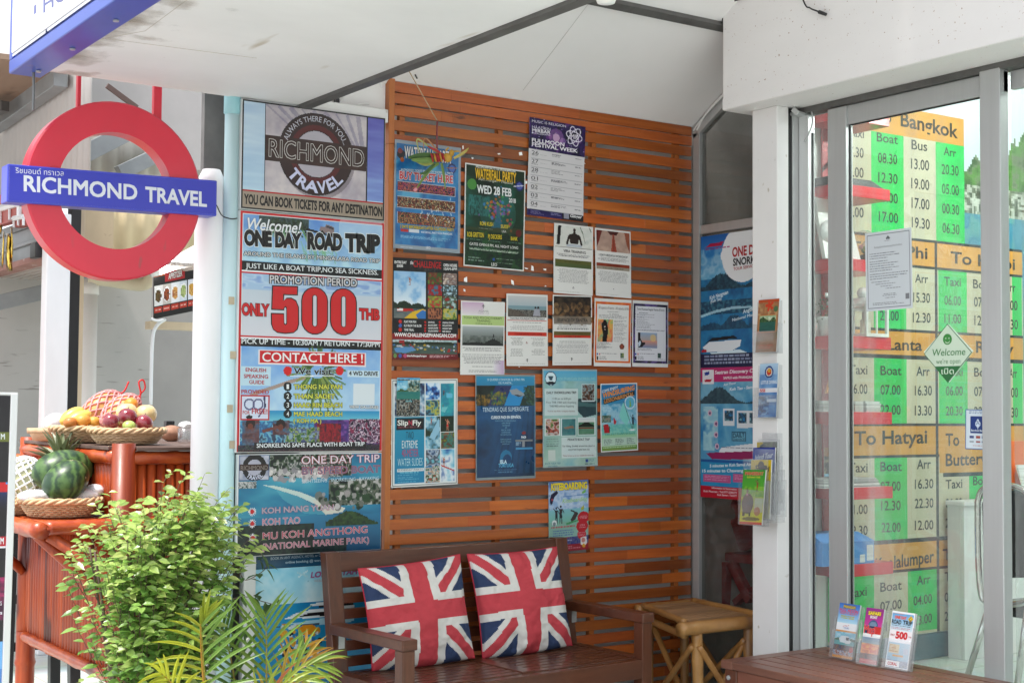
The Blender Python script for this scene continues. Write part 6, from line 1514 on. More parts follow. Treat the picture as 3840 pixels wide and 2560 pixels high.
for k in range(14): m.ball((c.x + rng.uniform(-.028,.028),4.12 + rng.uniform(-.025,.025),z0 + rng.uniform(.05,.095)),rng.uniform(.007,.013),n=8,k=6,tint=rng.choice([(1,.45,.4),(.9,.5,.5),(.25,.45,.2),(.3,.5,.25),(1,.75,.6)]))
m.build('flowers', mat('silk_flowers', (.75, .7, .65), .7), t, smooth=True)
z0 = SHZ[3]
c = gx(240, 1330, Y_=4.14)
t = thing('flower_pot','white pot of small white flowers on the fourth red shelf','potted plant',(c.x - .01,4.14,z0))
m = MB(); m.lathe([(.036,0),(.045,.06),(.05,.065),(.05,.08),(.044,.08),(.04,.06),(.0,.058)],(c.x - .005,4.14,z0),20); m.build('pot',cer,t,smooth=True)
m = MB()
for k in range(260):
 a = rng.uniform(0,6.28); r_ = .055 * rng.random() ** .5; h = rng.uniform(.07,.2) * (1 - r_ * 5); d = Vector((rng.uniform(-1,1),rng.uniform(-1,1),rng.uniform(-.5,1))).normalized() * .012; e_ = d.cross(Vector((0,0,1))).normalized() * .005; o_ = Vector((c.x + r_ * math.cos(a),4.14 + r_ * math.sin(a),z0 + h)); m.quad(o_,o_ + d * .5 + e_,o_ + d,o_ + d * .5 - e_,(.6,1,.6) if rng.random() < .7 else (.9,1.2,.8))
m.build('foliage', mat('dull_green_leaf', (.05, .09, .04), .5), t)
m = MB()
for k in range(16):
 a = rng.uniform(0,6.28); r_ = .05 * rng.random() ** .5; m.ball((c.x + r_ * math.cos(a),4.125 + r_ * math.sin(a),z0 + rng.uniform(.09,.17)),.009,n=7,k=5)
m.build('blossom', cer, t, smooth=True)
c = gx(440, 1340, Y_=4.10)
t = thing('candle_lantern', 'white candle lantern with glass sides on the fourth red shelf', 'lantern', (c.x, 4.10, z0))
m = MB(); h = .062
m.box(c.x - h - .006, c.x + h + .006, 4.10 - h - .006, 4.10 + h + .006, z0, z0 + .014)
for sx in (-1, 1):
 for sy in (-1,1): m.box(c.x + sx * h - .006,c.x + sx * h + .006,4.10 + sy * h - .006,4.10 + sy * h + .006,z0 + .014,z0 + .125)
for sy in (-1, 1):
 m.box(c.x - h,c.x + h,4.10 + sy * h - .005,4.10 + sy * h + .005,z0 + .113,z0 + .125); m.box(c.x - .004,c.x + .004,4.10 + sy * h - .003,4.10 + sy * h + .003,z0 + .014,z0 + .113)
m.box(c.x - h - .008,c.x + h + .008,4.10 - h - .008,4.10 + h + .008,z0 + .125,z0 + .137); m.build('frame',wm,t,bevel=.001)
m = MB(); m.hexa([(c.x - h - .004,4.1 - h - .004,z0 + .137),(c.x + h + .004,4.1 - h - .004,z0 + .137),(c.x + h + .004,4.1 + h + .004,z0 + .137),(c.x - h - .004,4.1 + h + .004,z0 + .137),(c.x - .03,4.07,z0 + .165),(c.x + .03,4.07,z0 + .165),(c.x + .03,4.13,z0 + .165),(c.x - .03,4.13,z0 + .165)]); m.ball((c.x - .01,4.1,z0 + .185),.028,rz=.024,n=12,k=8); m.build('cap',cer,t)
m = MB(); m.lathe([(.022,0),(.022,.06),(.0,.06)],(c.x,4.10,z0 + .014),14); m.build('candle',mat('wax',(.75,.68,.55),.5),t,smooth=True)
paper_w = mat('paper_edges', (.72, .72, .70), .6, var=.25, scale=(1, 1, 240), detail=1)
paper_g = mat('magazine_edges', (.45, .45, .44), .5, var=.5, scale=(1, 1, 260), detail=1)
z0 = SHZ[4]
for x0,x1,lab in ((222,300,'grey striped stack of leaflets at the panel end of the fifth red shelf'),(418,470,'short stack of folded white leaflets in the middle of the fifth red shelf'),(490,578,'taller stack of white leaflets near the free end of the fifth red shelf')):
 a, b = gx(x0, 300, 'Hh', 4.06), gx(x1, 300, 'Hh', 4.06); m = MB()
 for k in range(5): q = rng.uniform(-.004,.004); m.box(a.x + q,b.x + q,4.055 + abs(q),4.2,z0 + k * .009,z0 + k * .009 + .0085,rng.choice([(1,1,1),(.9,.9,.9),(.8,.8,.78)]))
 o = m.build('leaflet_stack',paper_w if x0 > 300 else paper_g); tag(o,lab,'leaflet stack','leaflet stacks on the fifth red shelf')
a = gx(245,150,'Hh',4.12); m = MB(); m.prism([(a.x - .02,4.10,z0 + .075),(a.x + .028,4.10,z0 + .075),(a.x + .004,4.10,z0 + .135)],(0,.01,0)); o = m.build('warning_card',mat('orange_card',(.72,.28,.05),.5)); tag(o,'orange triangular card behind the grey striped leaflets','card')
z0 = SHZ[5]; a, b = gx(222, 760, 'Hh', 4.06), gx(568, 760, 'Hh', 4.06); m = MB()
for k in range(5): q = rng.uniform(-.006,.006); m.box(a.x,b.x + q - k * .004,4.05 + abs(q),4.2,z0 + k * .0075,z0 + k * .0075 + .007,rng.choice([(1,1,1),(.8,.8,.8),(1.3,1.3,1.3)]))
o = m.build('magazine_stack', paper_g); tag(o, 'flat pile of grey magazines on the sixth red shelf', 'magazines')
a = gx(258,700,'Hh',4.17); c0 = Print(None,[(a.x - .035,4.16,z0 + .16),(a.x + .06,4.16,z0 + .16),(a.x + .06,4.16,z0 + .04),(a.x - .035,4.16,z0 + .04)],1,4.16,cell=.006,seed=70,bg=(.70,.45,.15)); c0.rect((.0,.0,1,.28),(.72,.48,.16)); c0.photo((.0,.28,1,.9),[(.06,.06,.06),(.55,.48,.35),(.12,.12,.12),(.7,.66,.55)],4,2); c0.rect((0,.88,1,1),(.55,.75,.85)); c0.finish('menu_card','small orange and black food card leaning behind the magazines','card')
z0 = SHZ[6]; blu = mat('blue_cardboard', (.06, .26, .62), .5, var=.08)
a, b = gx(215, 1280, 'Hh', 4.05), gx(536, 1280, 'Hh', 4.05)
t = thing('cardboard_box', 'blue cardboard box with white labels on the lowest red shelf', 'box', (b.x - .1, 4.12, z0))
m = MB(); m.box(a.x,b.x,4.045,4.2,z0,z0 + .092); m.hexa([(a.x,4.045,z0 + .0925),(b.x,4.045,z0 + .0925),(b.x,4.2,z0 + .0925),(a.x,4.2,z0 + .0925),(a.x,4.10,z0 + .125),(b.x - .035,4.10,z0 + .125),(b.x - .035,4.2,z0 + .125),(a.x,4.2,z0 + .125)]); m.build('carton',blu,t)
m = MB(); m.box(b.x - .044,b.x - .006,4.0435,4.0448,z0 + .012,z0 + .075); m.box(b.x - .085,b.x - .056,4.0435,4.0448,z0 + .006,z0 + .038); m.build('paper_label',paper_w,t)
# ------------------------------------------------------------------ notice, open sign, bank sticker on the glass
GXF = 4.2455
p = Print('A',[(492,822),(740,793),(747,1218),(500,1243)],0,GXF - .0015,cell=.003,thick=.001,wave=.0008,seed=72,bg=(.86,.88,.90))
p.rect((.04, .03, .96, .97), (.55, .57, .6)); p.rect((.048, .036, .952, .964), (.85, .87, .89)); a = (.5, .1)
for k in range(-3, 4): p.line(.5, .06, .5 + k * .016, .105, .012, (.42, .44, .46))
p.textuv('ใบอนุญาตประกอบธุรกิจนำเที่ยว',.2,.205,.8,.02,(.45,.47,.5)); p.lines((.42,.125,.6,.135),1,(.5,.5,.52),.5,1)
for k in range(11): p.lines((.09,.27 + k * .032,.92,.279 + k * .032),1,(.38,.40,.43),.75,k + 2,minw=.4,fill=.8)
for k in range(4): p.lines((.12 + .1 * k, .63 + .03 * k, .8, .637 + .03 * k), 1, (.45, .47, .5), .7, k + 20, minw=.4)
p.lines((.35,.79,.68,.86),3,(.4,.42,.45),.6,30,centre=True,fill=.4); p.rect((.85,.81,.94,.88),(.55,.56,.58)); p.lines((.15,.9,.85,.95),2,(.45,.47,.5),.7,31,fill=.3)
p.finish('paper_notice', 'white official paper notice taped inside the glass door', 'notice')
dT,dL,dR,dB = [Vector((GXF - .004,0,0)) + Vector((0,q.y,q.z)) for q in (spot(2178,744,0,4.241),spot(2121,808,0,4.241),spot(2235,806,0,4.241),spot(2180,878,0,4.241))]
t = thing('open_sign', 'diamond shaped green and white sign reading Welcome on the glass', 'sign', (4.243, dT.y, dB.z))
m = MB(); m.prism([dT,dR,dB,dL],(.003,0,0)); m.build('diamond_board',mat('pale_green_board',(.70,.80,.70),.4,var=.03),t,bevel=.0015)
cy_, cz_ = (dL.y + dR.y) / 2, (dT.z + dB.z) / 2; r_ = .118
q = Print(None,[(4.2402,cy_ + r_,cz_ + r_),(4.2402,cy_ - r_,cz_ + r_),(4.2402,cy_ - r_,cz_ - r_),(4.2402,cy_ + r_,cz_ - r_)],0,4.2402,cell=.004,thick=.0003,seed=73)
gn = (.22, .50, .30)
def dia(k, l, col): q.extra.append(([(.5, .5 - k), (.5 + k, .5), (.5, .5 + k), (.5 - k, .5)], col, l))
q.nx = q.ny = 2; q.a = np.ones((2, 2, 3), np.float32)
q.extra_only = True
dia(.455,.0001,gn); dia(.44,.0003,(.84,.90,.83)); q.extra.append(([(.5 - .24,.70),(.5 + .24,.70),(.5,.94)],gn,.0006))
q.extra.append(([(.5 + .085 * math.cos(k * .35),.285 + .085 * math.sin(k * .35)) for k in range(18)],(.28,.60,.30),.0006))
for e in (-.03,.03): q.extra.append(([(.5 + e + .012 * math.cos(k * .785),.27 + .012 * math.sin(k * .785)) for k in range(8)],(.80,.88,.78),.0009))
q.extra.append(([(.45,.30),(.47,.325),(.5,.335),(.53,.325),(.55,.30),(.535,.34),(.5,.352),(.465,.34)],(.80,.88,.78),.0009))
q.textuv('Welcome',.20,.535,.83,.105,(.26,.56,.32),.004,shear=.12); q.textuv("we're open",.28,.66,.74,.075,(.42,.60,.44)); q.textuv('เปิด',.385,.82,.62,.085,(.86,.93,.85),.01,lay=2)
q.finish('printed_face', None, None, parent=t)
p = Print(None,[Vector((4.2415,a.y,a.z)) for a in (cs('E',560,930,0,4.2415),cs('E',722,934,0,4.2415),cs('E',722,1197,0,4.2415),cs('E',557,1190,0,4.2415))],0,4.2415,cell=.003,thick=.001,seed=74,bg=(.86,.90,.93))
p.rect((0,0,1,.012),(.25,.45,.7)); p.rect((0,.988,1,1),(.25,.45,.7)); p.rect((0,0,.02,1),(.25,.45,.7)); p.rect((.98,0,1,1),(.25,.45,.7)); p.lines((.12,.04,.9,.13),2,(.3,.4,.6),.7,2,centre=True,minw=.9); p.rect((.19,.165,.80,.595),(.10,.27,.55))
p.poly([(.5,.23),(.62,.36),(.5,.48),(.38,.36)],(.85,.9,.95)); p.poly([(.5,.275),(.57,.37),(.5,.43),(.43,.37)],(.10,.27,.55)); p.poly([(.5,.315),(.545,.38),(.5,.43),(.455,.38)],(.85,.9,.95)); p.textuv('Bangkok Bank',.24,.55,.76,.05,(.9,.93,.96),.02)
for k,c1 in enumerate(((.2,.25,.5),(.65,.2,.15),(.3,.4,.6),(.6,.65,.68),(.65,.3,.3),(.3,.45,.6))): p.rect((.17 + .25 * (k % 3),.655 + .125 * (k // 3),.35 + .25 * (k % 3),.715 + .125 * (k // 3)),c1,.8)
p.lines((.32, .9, .68, .94), 1, (.75, .5, .5), .7, 5, minw=.9)
p.finish('bank_sticker', 'small white and blue bank card sticker on the door glass', 'sticker')
# ------------------------------------------------------------------ desk and chair deeper in the shop
desk_m = mat('white_desk_laminate', (.78, .79, .77), .4, var=.03)
d0 = cs('F', 582, 1415, 2, FZ); d1_ = cs('F', 582, 360, 1, d0.y)
t = thing('desk', 'white panelled desk inside the shop behind the chrome chair', 'desk', (d0.x, d0.y, FZ))
m = MB(); m.box(d0.x,d0.x + 1.3,d0.y,d0.y + .02,FZ + .001,d1_.z); m.box(d0.x,d0.x + .02,d0.y + .021,YT - .03,FZ + .001,d1_.z); m.build('panel',desk_m,t,bevel=.002)
m = MB(); m.box(d0.x - .012,d0.x + 1.32,d0.y - .012,YT - .03,d1_.z + .0005,d1_.z + .022); m.build('top',desk_m,t,bevel=.003)
XC = 4.62
cp = lambda x, y: spot(*px('F', x, y), 0, XC)
chrome = mat('worn_chrome', (.62, .61, .58), .16, metal=1., var=.1, scale=(20, 20, 20))
vin = mat('black_vinyl', (.022, .024, .025), .22, var=.3, scale=(6, 6, 6), bump=.15, bscale=30)
t = thing('chrome_chair','chrome framed chair with black padded back inside the shop','chair',(XC,cp(800,700).y,FZ))
loop = [cp(x,y) for x,y in ((668,330),(690,262),(740,225),(820,212),(905,222),(965,240),(1010,275),(1030,330),(1030,950),(1000,1010),(905,1030),(790,1028),(725,1010),(690,950),(672,700))]
sm = smooth_path(loop + [loop[0]], 5)
m = MB(); m.tube(sm[:-1], .0125, 10, closed=True); m.build('back_frame', chrome, t, smooth=True)
q = [cp(x,y) for x,y in ((690,340),(715,275),(770,245),(900,248),(985,280),(1010,350),(1010,820),(985,850),(740,850),(705,820))]
m = MB(); m.prism(q, (.03, 0, 0)); m.build('back_pad', vin, t, bevel=.01)
for a, b in (((750, 1030), (590, 1568)), ((1015, 1000), (940, 1600))):
 A,B = cp(*a),cp(*b); e_ = A + (B - A) * ((A.z - FZ) / (A.z - B.z)); m = MB(); m.tube([A,e_ + Vector((0,0,.012))],.0125,10); m.build('leg',chrome,t,smooth=True)
for dy in (0, 1):
 A = cp(750,1030) if not dy else cp(1015,1000); m = MB(); m.tube(smooth_path([A,A + Vector((.2,0,-.05)),A + Vector((.42,0,-.05)),Vector((A.x + .46,A.y,FZ + .3)),Vector((A.x + .48,A.y,FZ + .012))]),.0125,10); m.build('leg',chrome,t,smooth=True)
A = cp(760, 1020); B = cp(1010, 1000)
m = MB(); m.box(XC + .03,XC + .46,min(A.y,B.y),max(A.y,B.y),A.z - .05,A.z + .01); m.build('seat_pad',vin,t,bevel=.015)
# things on the desk
ztop_ = d1_.z + .0225
m = MB(); a = cs('E',868,1255,1,d0.y + .1); m.box(a.x - .06,a.x + .16,d0.y + .1,d0.y + .12,ztop_,ztop_ + .26); o = m.build('file_folder',mat('orange_plastic',(.75,.16,.04),.4)); tag(o,'orange file standing on the white desk','folder')
m = MB(); m.hexa([(a.x - .01,d0.y + .02,ztop_),(a.x + .22,d0.y + .02,ztop_),(a.x + .22,d0.y + .03,ztop_),(a.x - .01,d0.y + .03,ztop_),(a.x - .01,d0.y + .07,ztop_ + .15),(a.x + .22,d0.y + .07,ztop_ + .15),(a.x + .22,d0.y + .08,ztop_ + .15),(a.x - .01,d0.y + .08,ztop_ + .15)]); o = m.build('desk_calendar',paper_w); tag(o,'white desk calendar in front of the orange file','calendar')
m = MB(); m.lathe([(.03,0),(.038,.03),(.02,.07),(.016,.09),(.022,.11),(.0,.13)],(a.x - .02,d0.y + .2,ztop_ + .0),16); m.v = [(x,y,z) for x,y,z in m.v]; o = m.build('vase',mat('olive_glaze',(.2,.18,.09),.3),smooth=True); tag(o,'small olive ceramic vase on the white desk behind the orange file','vase')
# ------------------------------------------------------------------ bench, cushions
BA = R(4.0)
bt_ = thing('wooden_bench','dark brown slatted wooden bench with two flag cushions on it','bench',(2.398,4.738,0),BA)
def lb_(name, mtl, boxes, bevel=.003, m=None):
 m = m or MB()
 for b in boxes: m.box(*b)
 return m.build(name, mtl, bt_, bevel=bevel, world=False)
BW = 1.155
TL_ = .075     # the back leans: the top stands .075 behind the foot
def leanbox(m, x0, x1, z0, z1, t0=-.022, t1=.022):
 f = lambda z: -.075 + TL_ * max(0, (z - .40)) / .47
 return m.hexa([(x0,f(z0) + t0,z0),(x1,f(z0) + t0,z0),(x1,f(z0) + t1,z0),(x0,f(z0) + t1,z0),(x0,f(z1) + t0,z1),(x1,f(z1) + t0,z1),(x1,f(z1) + t1,z1),(x0,f(z1) + t1,z1)])
for x in (0, BW - .062):
 m = MB(); leanbox(m,x,x + .062,.40,.872); m.box(x,x + .062,-.097,-.053,0.0,.3995); m.build('back_post',bench_wood_v,bt_,bevel=.003,world=False)
m = MB(); leanbox(m,.0625,BW - .0625,.80,.868,-.016,.02); m.build('top_rail',bench_wood,bt_,bevel=.003,world=False)
m = MB(); leanbox(m,BW / 2 - .026,BW / 2 + .026,.405,.7995,-.016,.016); m.build('centre_post',bench_wood_v,bt_,bevel=.003,world=False)
m = MB()
for i in range(6):
 z = .462 + i * .056
 for a, b in ((.0625, BW / 2 - .0265), (BW / 2 + .0265, BW - .0625)): leanbox(m, a, b, z, z + .036, -.009, .009)
m.build('back_slats', bench_wood, bt_, bevel=.002, world=False)
for x in (-.006, BW - .056):
 m = MB(); m.box(x, x + .062, -.535, -.06, .585, .622); m.build('armrest', bench_wood, bt_, bevel=.004, world=False)
 m = MB(); m.box(x + .006,x + .056,-.528,-.478,0,.5845); m.build('front_post',bench_wood_v,bt_,bevel=.003,world=False)
 m = MB(); m.box(x + .018,x + .042,-.100,-.0975,.535,.58); m.tube([(x + .03,-.1005,.557),(x + .03,-.105,.557)],.006,8); m.build('arm_bracket',alu,bt_,world=False)
m = MB(); m.box(.05, BW - .05, -.528, -.49, .375, .446); m.build('front_rail', bench_wood, bt_, bevel=.003, world=False)
for x in (.0, BW - .05):
 m = MB(); m.box(x + .002,x + .048,-.4775,-.0975,.39,.452); m.build('side_rail',bench_wood,bt_,bevel=.003,world=False)
m = MB(); m.box(BW / 2 - .03,BW / 2 + .03,-.489,-.0975,.39,.454); m.build('centre_rail',bench_wood,bt_,bevel=.003,world=False)
m = MB()
for i in range(9):
 y = -.486 + i * .0455
 for a, b in ((.049, BW / 2 - .0305), (BW / 2 + .0305, BW - .049)): m.box(a, b, y, y + .0345, .432, .450)
m.build('seat_slats', bench_wood, bt_, bevel=.002, world=False)
cloth = mat('printed_cotton', (.96, .96, .96), .85, var=.05, scale=(30, 30, 30), bump=.35, bscale=330, spec=.2)
def cushion(name, TLc, TRc, BRc, BLc, label, seed, off):
 rg = random.Random(seed)
 TLp, TRp = [spot(*px('c3', *q), 1, 4.665 + off) for q in (TLc, TRc)]
 BRp, BLp = [spot(*px('c3', *q), 1, 4.585 + off) for q in (BRc, BLc)]
 n = 96
 ce = (TLp + TRp + BRp + BLp) / 4
 nn = (TRp - TLp).cross(BLp - TLp).normalized()
 if nn.y > 0: nn = -nn
 t = thing(name, label, 'cushion', (ce.x, ce.y, .45), 0, 'flag cushions on the bench')
 nz = vnoise(n + 1, n + 1, 4, seed, 4)
 nz2 = vnoise(n + 1, n + 1, 9, seed + 7, 3)
 for side in (1, -1):
  m = MB(); vs = []
  for j in range(n + 1):
   for i in range(n + 1):
    u, v = i / n, j / n
    a, b = 2 * u - 1, 2 * v - 1
    pin = .055                       # sides drawn in between the corners
    uu_ = .5 + (u - .5) * (1 - pin * (1 - b * b) * abs(a)); vv_ = .5 + (v - .5) * (1 - pin * .8 * (1 - a * a) * abs(b))
    p0 = TLp.lerp(TRp, uu_).lerp(BLp.lerp(BRp, uu_), vv_)
    e = max(0, (1 - a ** 2) * (1 - b ** 2))
    th = .072 * e ** .42
    rip = .020 * (nz[j,i] - .5) * min(1,e * 3) + .018 * (nz2[j,i] - .5) * (1 - e) * min(1,e * 6) + .008 * math.sin(9 * a + 3 * b) * max(0,b) * min(1,e * 4)
    vs.append(p0 + nn * (th * (1.0 if side > 0 else -.42) + (rip if side > 0 else 0)) + Vector((0,0,-.016 * (1 - a * a) * max(0,b) ** 3)))
  fs, tc_ = [], []
  for j in range(n):
   for i in range(n):
    x, y = (i + .5) / n - .5, (j + .5) / n - .5
    x += .006 * math.sin(7 * y + seed); y += .006 * math.sin(6 * x + seed)
    ax, ay = abs(x), abs(y)
    if side < 0: c = (.50, .035, .06)
    elif ax < .092 or ay < .092: c = (.52, .06, .075)
    elif ax < .172 or ay < .165: c = (.68, .66, .62)
    else:
     d = abs(ax - ay * 1.0) * .707
     c = (.52, .06, .075) if d < .046 else (.68, .66, .62) if d < .098 else (.035, .055, .125)
    tc_.append(c)
    fs.append((j * (n + 1) + i, j * (n + 1) + i + 1, (j + 1) * (n + 1) + i + 1, (j + 1) * (n + 1) + i))
  for f, c in zip(fs, tc_): m.f.append(list(f)); m.c.append(c); m.m.append(0)
  m.v = [tuple(q) for q in vs]
  m.build('front_cover' if side > 0 else 'back_cover', cloth, t, smooth=True)
 piping = MB(); pts = []
 for k in range(4 * 24):
  s_, f_ = divmod(k, 24); f_ /= 24
  u, v = ((f_, 0), (1, f_), (1 - f_, 1), (0, 1 - f_))[s_]
  a,b = 2 * u - 1,2 * v - 1; uu_ = .5 + (u - .5) * (1 - .055 * (1 - b * b) * abs(a)); vv_ = .5 + (v - .5) * (1 - .044 * (1 - a * a) * abs(b))
  pts.append(TLp.lerp(TRp, uu_).lerp(BLp.lerp(BRp, uu_), vv_))
 piping.tube(pts, .0028, 6, closed=True, tint=(.5, .035, .06)); piping.build('piping', cloth, t, smooth=True)
cushion('flag_cushion',(322,303),(957,212),(1050,858),(410,940),'red white and blue flag cushion slumping beside the armrest nearest the palm',3,0.)
cushion('flag_cushion',(1004,212),(1562,165),(1660,780),(1100,862),'red white and blue flag cushion standing upright, closer to the bamboo stool',9,.03)
# ------------------------------------------------------------------ bamboo stool
bam = mat('yellow_bamboo',(.26,.115,.03),.40,col2=(.46,.235,.07),scale=(9,9,9),bump=.12,bscale=40,coat=.2,spots=((.22,.11,.05),5,.63,(1,1,.4)))
bam_d = mat('weathered_bamboo_strips',(.30,.155,.065),.5,col2=(.48,.29,.15),scale=(5,40,20),bump=.2,bscale=60)
SZT = .565
FLp,BLp_,BRp_,FRp = Vector((3.80,4.335,SZT)),Vector((3.985,4.835,SZT)),Vector((4.275,4.845,SZT)),Vector((4.20,4.345,SZT))
t = thing('bamboo_stool','honey brown bamboo stool with crossed braces next to the dark bench','stool',((FLp.x + BRp_.x) / 2,4.58,0))
def knots(a, b, r, n=3, seed=0):
 rg = random.Random(seed); a,b = Vector(a),Vector(b); L_ = (b - a).length; pts,rs = [],[]; k = 22; ks = [(i + rg.uniform(.3,.7)) / n for i in range(n)]
 for i in range(k + 1):
  s_ = i / k; pts.append(a.lerp(b, s_)); rs.append(r)
 for q in ks:
  i = min(k - 1, max(1, int(round(q * k)))); rs[i] = r * 1.13; pts[i] = a.lerp(b, q)
 return pts, rs
def pole(m, a, b, r, n=3, seed=0, sides=14, tint=None):
 pts, rs = knots(a, b, r, n, seed); m.tube(pts, rs, sides, tint=tint)
dx = (FRp - FLp).normalized(); dy = (BLp_ - FLp).normalized()
m = MB(); pole(m,FLp - dx * .035 - Vector((0,0,.028)),FRp + dx * .03 - Vector((0,0,.028)),.027,2,1); m.build('front_pole',bam,t,smooth=True)
m = MB(); pole(m,BLp_ - dx * .03 - Vector((0,0,.026)),BRp_ + dx * .03 - Vector((0,0,.026)),.024,2,2); m.build('back_pole',bam,t,smooth=True)
for a, b, k in ((FLp, BLp_, 3), (FRp, BRp_, 4)):
 m = MB(); pole(m,a + dy * .02 - Vector((0,0,.004)),b - dy * .02 - Vector((0,0,.004)),.013,3,k,10); m.build('edge_strip',bam,t,smooth=True)
 m = MB(); pole(m,a + dy * .02 - Vector((0,0,.058)),b - dy * .02 - Vector((0,0,.058)),.014,3,k + 5,10); m.build('side_rail',bam,t,smooth=True)
m = MB()
for i in range(16):
 s_ = (i + .5) / 16; a,b = FLp.lerp(BLp_,s_),FRp.lerp(BRp_,s_); w_ = (BLp_ - FLp).length / 16 * .46; q = rng.uniform(-.002,.001); k = rng.uniform(.75,1.15)
 m.hexa([a - dy * w_ + Vector((0,0,-.018)),b - dy * w_ + Vector((0,0,-.018)),b + dy * w_ + Vector((0,0,-.018)),a + dy * w_ + Vector((0,0,-.018)),a - dy * w_ + Vector((0,0,-.008 + q)),b - dy * w_ + Vector((0,0,-.008 + q)),b + dy * w_ + Vector((0,0,-.008 + q)),a + dy * w_ + Vector((0,0,-.008 + q))],(k,k * .97,k * .93))
m.build('top_strips', bam_d, t, bevel=.002)
legs = [FLp + dx * .06 + dy * .01, BLp_ + dx * .04, BRp_ - dx * .04, FRp - dx * .05 + dy * .01]
for k, q in enumerate(legs):
 m = MB(); pole(m,(q.x + (.02 if k == 0 else 0),q.y,0),(q.x,q.y,SZT - .05),.022 if k in (0,3) else .019,2,20 + k); m.build('leg',bam,t,smooth=True)
for k, (a, b) in enumerate(((0, 1), (1, 0), (0, 3), (3, 0), (3, 2), (2, 3))):
 A,B = legs[a],legs[b]; m = MB(); off = (.024 if k % 2 else -.024) * (dx if k in (0,1,4,5) else dy); pole(m,Vector((A.x,A.y,SZT - .10)) + off,Vector((B.x,B.y,.10)) + off,.0125,3,30 + k,10,(1,.95,.9)); m.build('cross_brace',bam,t,smooth=True)
# ------------------------------------------------------------------ slatted table in front of the glass, leaflet holders on it
t = thing('slatted_table', 'low reddish brown slatted wooden table against the shop glass', 'table', (3.9, 3.3, 0))
TX0, TX1, TY0, TY1, TZ = 3.583, 4.125, 2.72, 3.90, .50
m = MB(); m.box(TX0, TX1, TY1 - .06, TY1, TZ - .03, TZ); m.build('end_rail', table_wood, t, bevel=.003)
m = MB()
for i in range(8):
 x = TX0 + i * .0687; k = rng.uniform(.85, 1.12); m.box(x, x + .060, TY0, TY1 - .0605, TZ - .028, TZ - .001, (k, k, k))
m.build('top_slats', table_wood, t, bevel=.003)
m = MB(); m.box(TX0 + .012,TX0 + .036,TY0,TY1 - .012,TZ - .135,TZ - .0305); m.box(TX0 + .037,TX1,TY1 - .036,TY1 - .012,TZ - .135,TZ - .0305); m.build('apron',mat('red_brown_wood',(.12,.035,.02),.45,col2=(.22,.08,.05),scale=(30,3,30),bump=.15),t,bevel=.002)
for x, y in ((TX0 + .006, TY1 - .075), (TX1 - .07, TY1 - .075), (TX0 + .006, TY0 + .02)):
 m = MB(); m.box(x, x + .06, y, y + .06, 0, TZ - .031); m.build('leg', bench_wood_v, t, bevel=.003)
m = MB(); m.lathe([(.009,0),(.008,.004),(.0,.005)],(0,0,0),10); m.v = [(TX0 + .006 - z,TY1 - .035 + x,TZ - .06 + y) for x,y,z in m.v]; m.build('screw_head',alu,t)
def holder(b0, b1, art, name, label, lab2, seed, lean=.24, h=.205, step=0.):
 B0, B1 = cs('s8', *b0, 2, TZ), cs('s8', *b1, 2, TZ)
 ux = (B1 - B0); W_ = ux.length; ux.normalize(); bk = Vector((0, 0, 1)).cross(ux);
 if bk.x < 0: bk = -bk
 upv = (Vector((0, 0, 1)) + bk * lean).normalized()
 nb = ux.cross(upv).normalized(); nb = nb if nb.dot(bk) > 0 else -nb
 t = thing('leaflet_holder', label, 'leaflet holder', B0.lerp(B1, .5), 0, 'leaflet holders on the slatted table')
 P_ = lambda x, y, z: B0 + ux * x + nb * y + upv * z
 def slab(m,x0,x1,y0,y1,z0,z1): m.hexa([P_(x0,y0,z0),P_(x1,y0,z0),P_(x1,y1,z0),P_(x0,y1,z0),P_(x0,y0,z1),P_(x1,y0,z1),P_(x1,y1,z1),P_(x0,y1,z1)])
 m = MB(); slab(m, 0, W_, .030, .033, .006, h * .98); m.build('back_plate', acrylic, t)
 m = MB(); slab(m, 0, W_, 0, .0025, .006, h * .52); m.build('front_lip', acrylic, t)
 m = MB()
 slab(m,0,.0025,.003,.030,.006,h * .75); slab(m,W_ - .0025,W_,.003,.030,.006,h * .75); slab(m,0,W_,0,.033,.0015,.0055); m.build('pocket_sides',acrylic,t)
 p = Print(None,[P_(.006,.012,h),P_(W_ - .006,.012,h),P_(W_ - .006,.012,.008),P_(.006,.012,.008)],0,0,cell=.0022,thick=.012 if seed == 3 else .008,seed=80 + seed)
 p.TL = p.TL - p.n * p.thick + Vector((0,0,0)); art(p); p.finish(name,lab2,'leaflet','leaflets in the table holders')
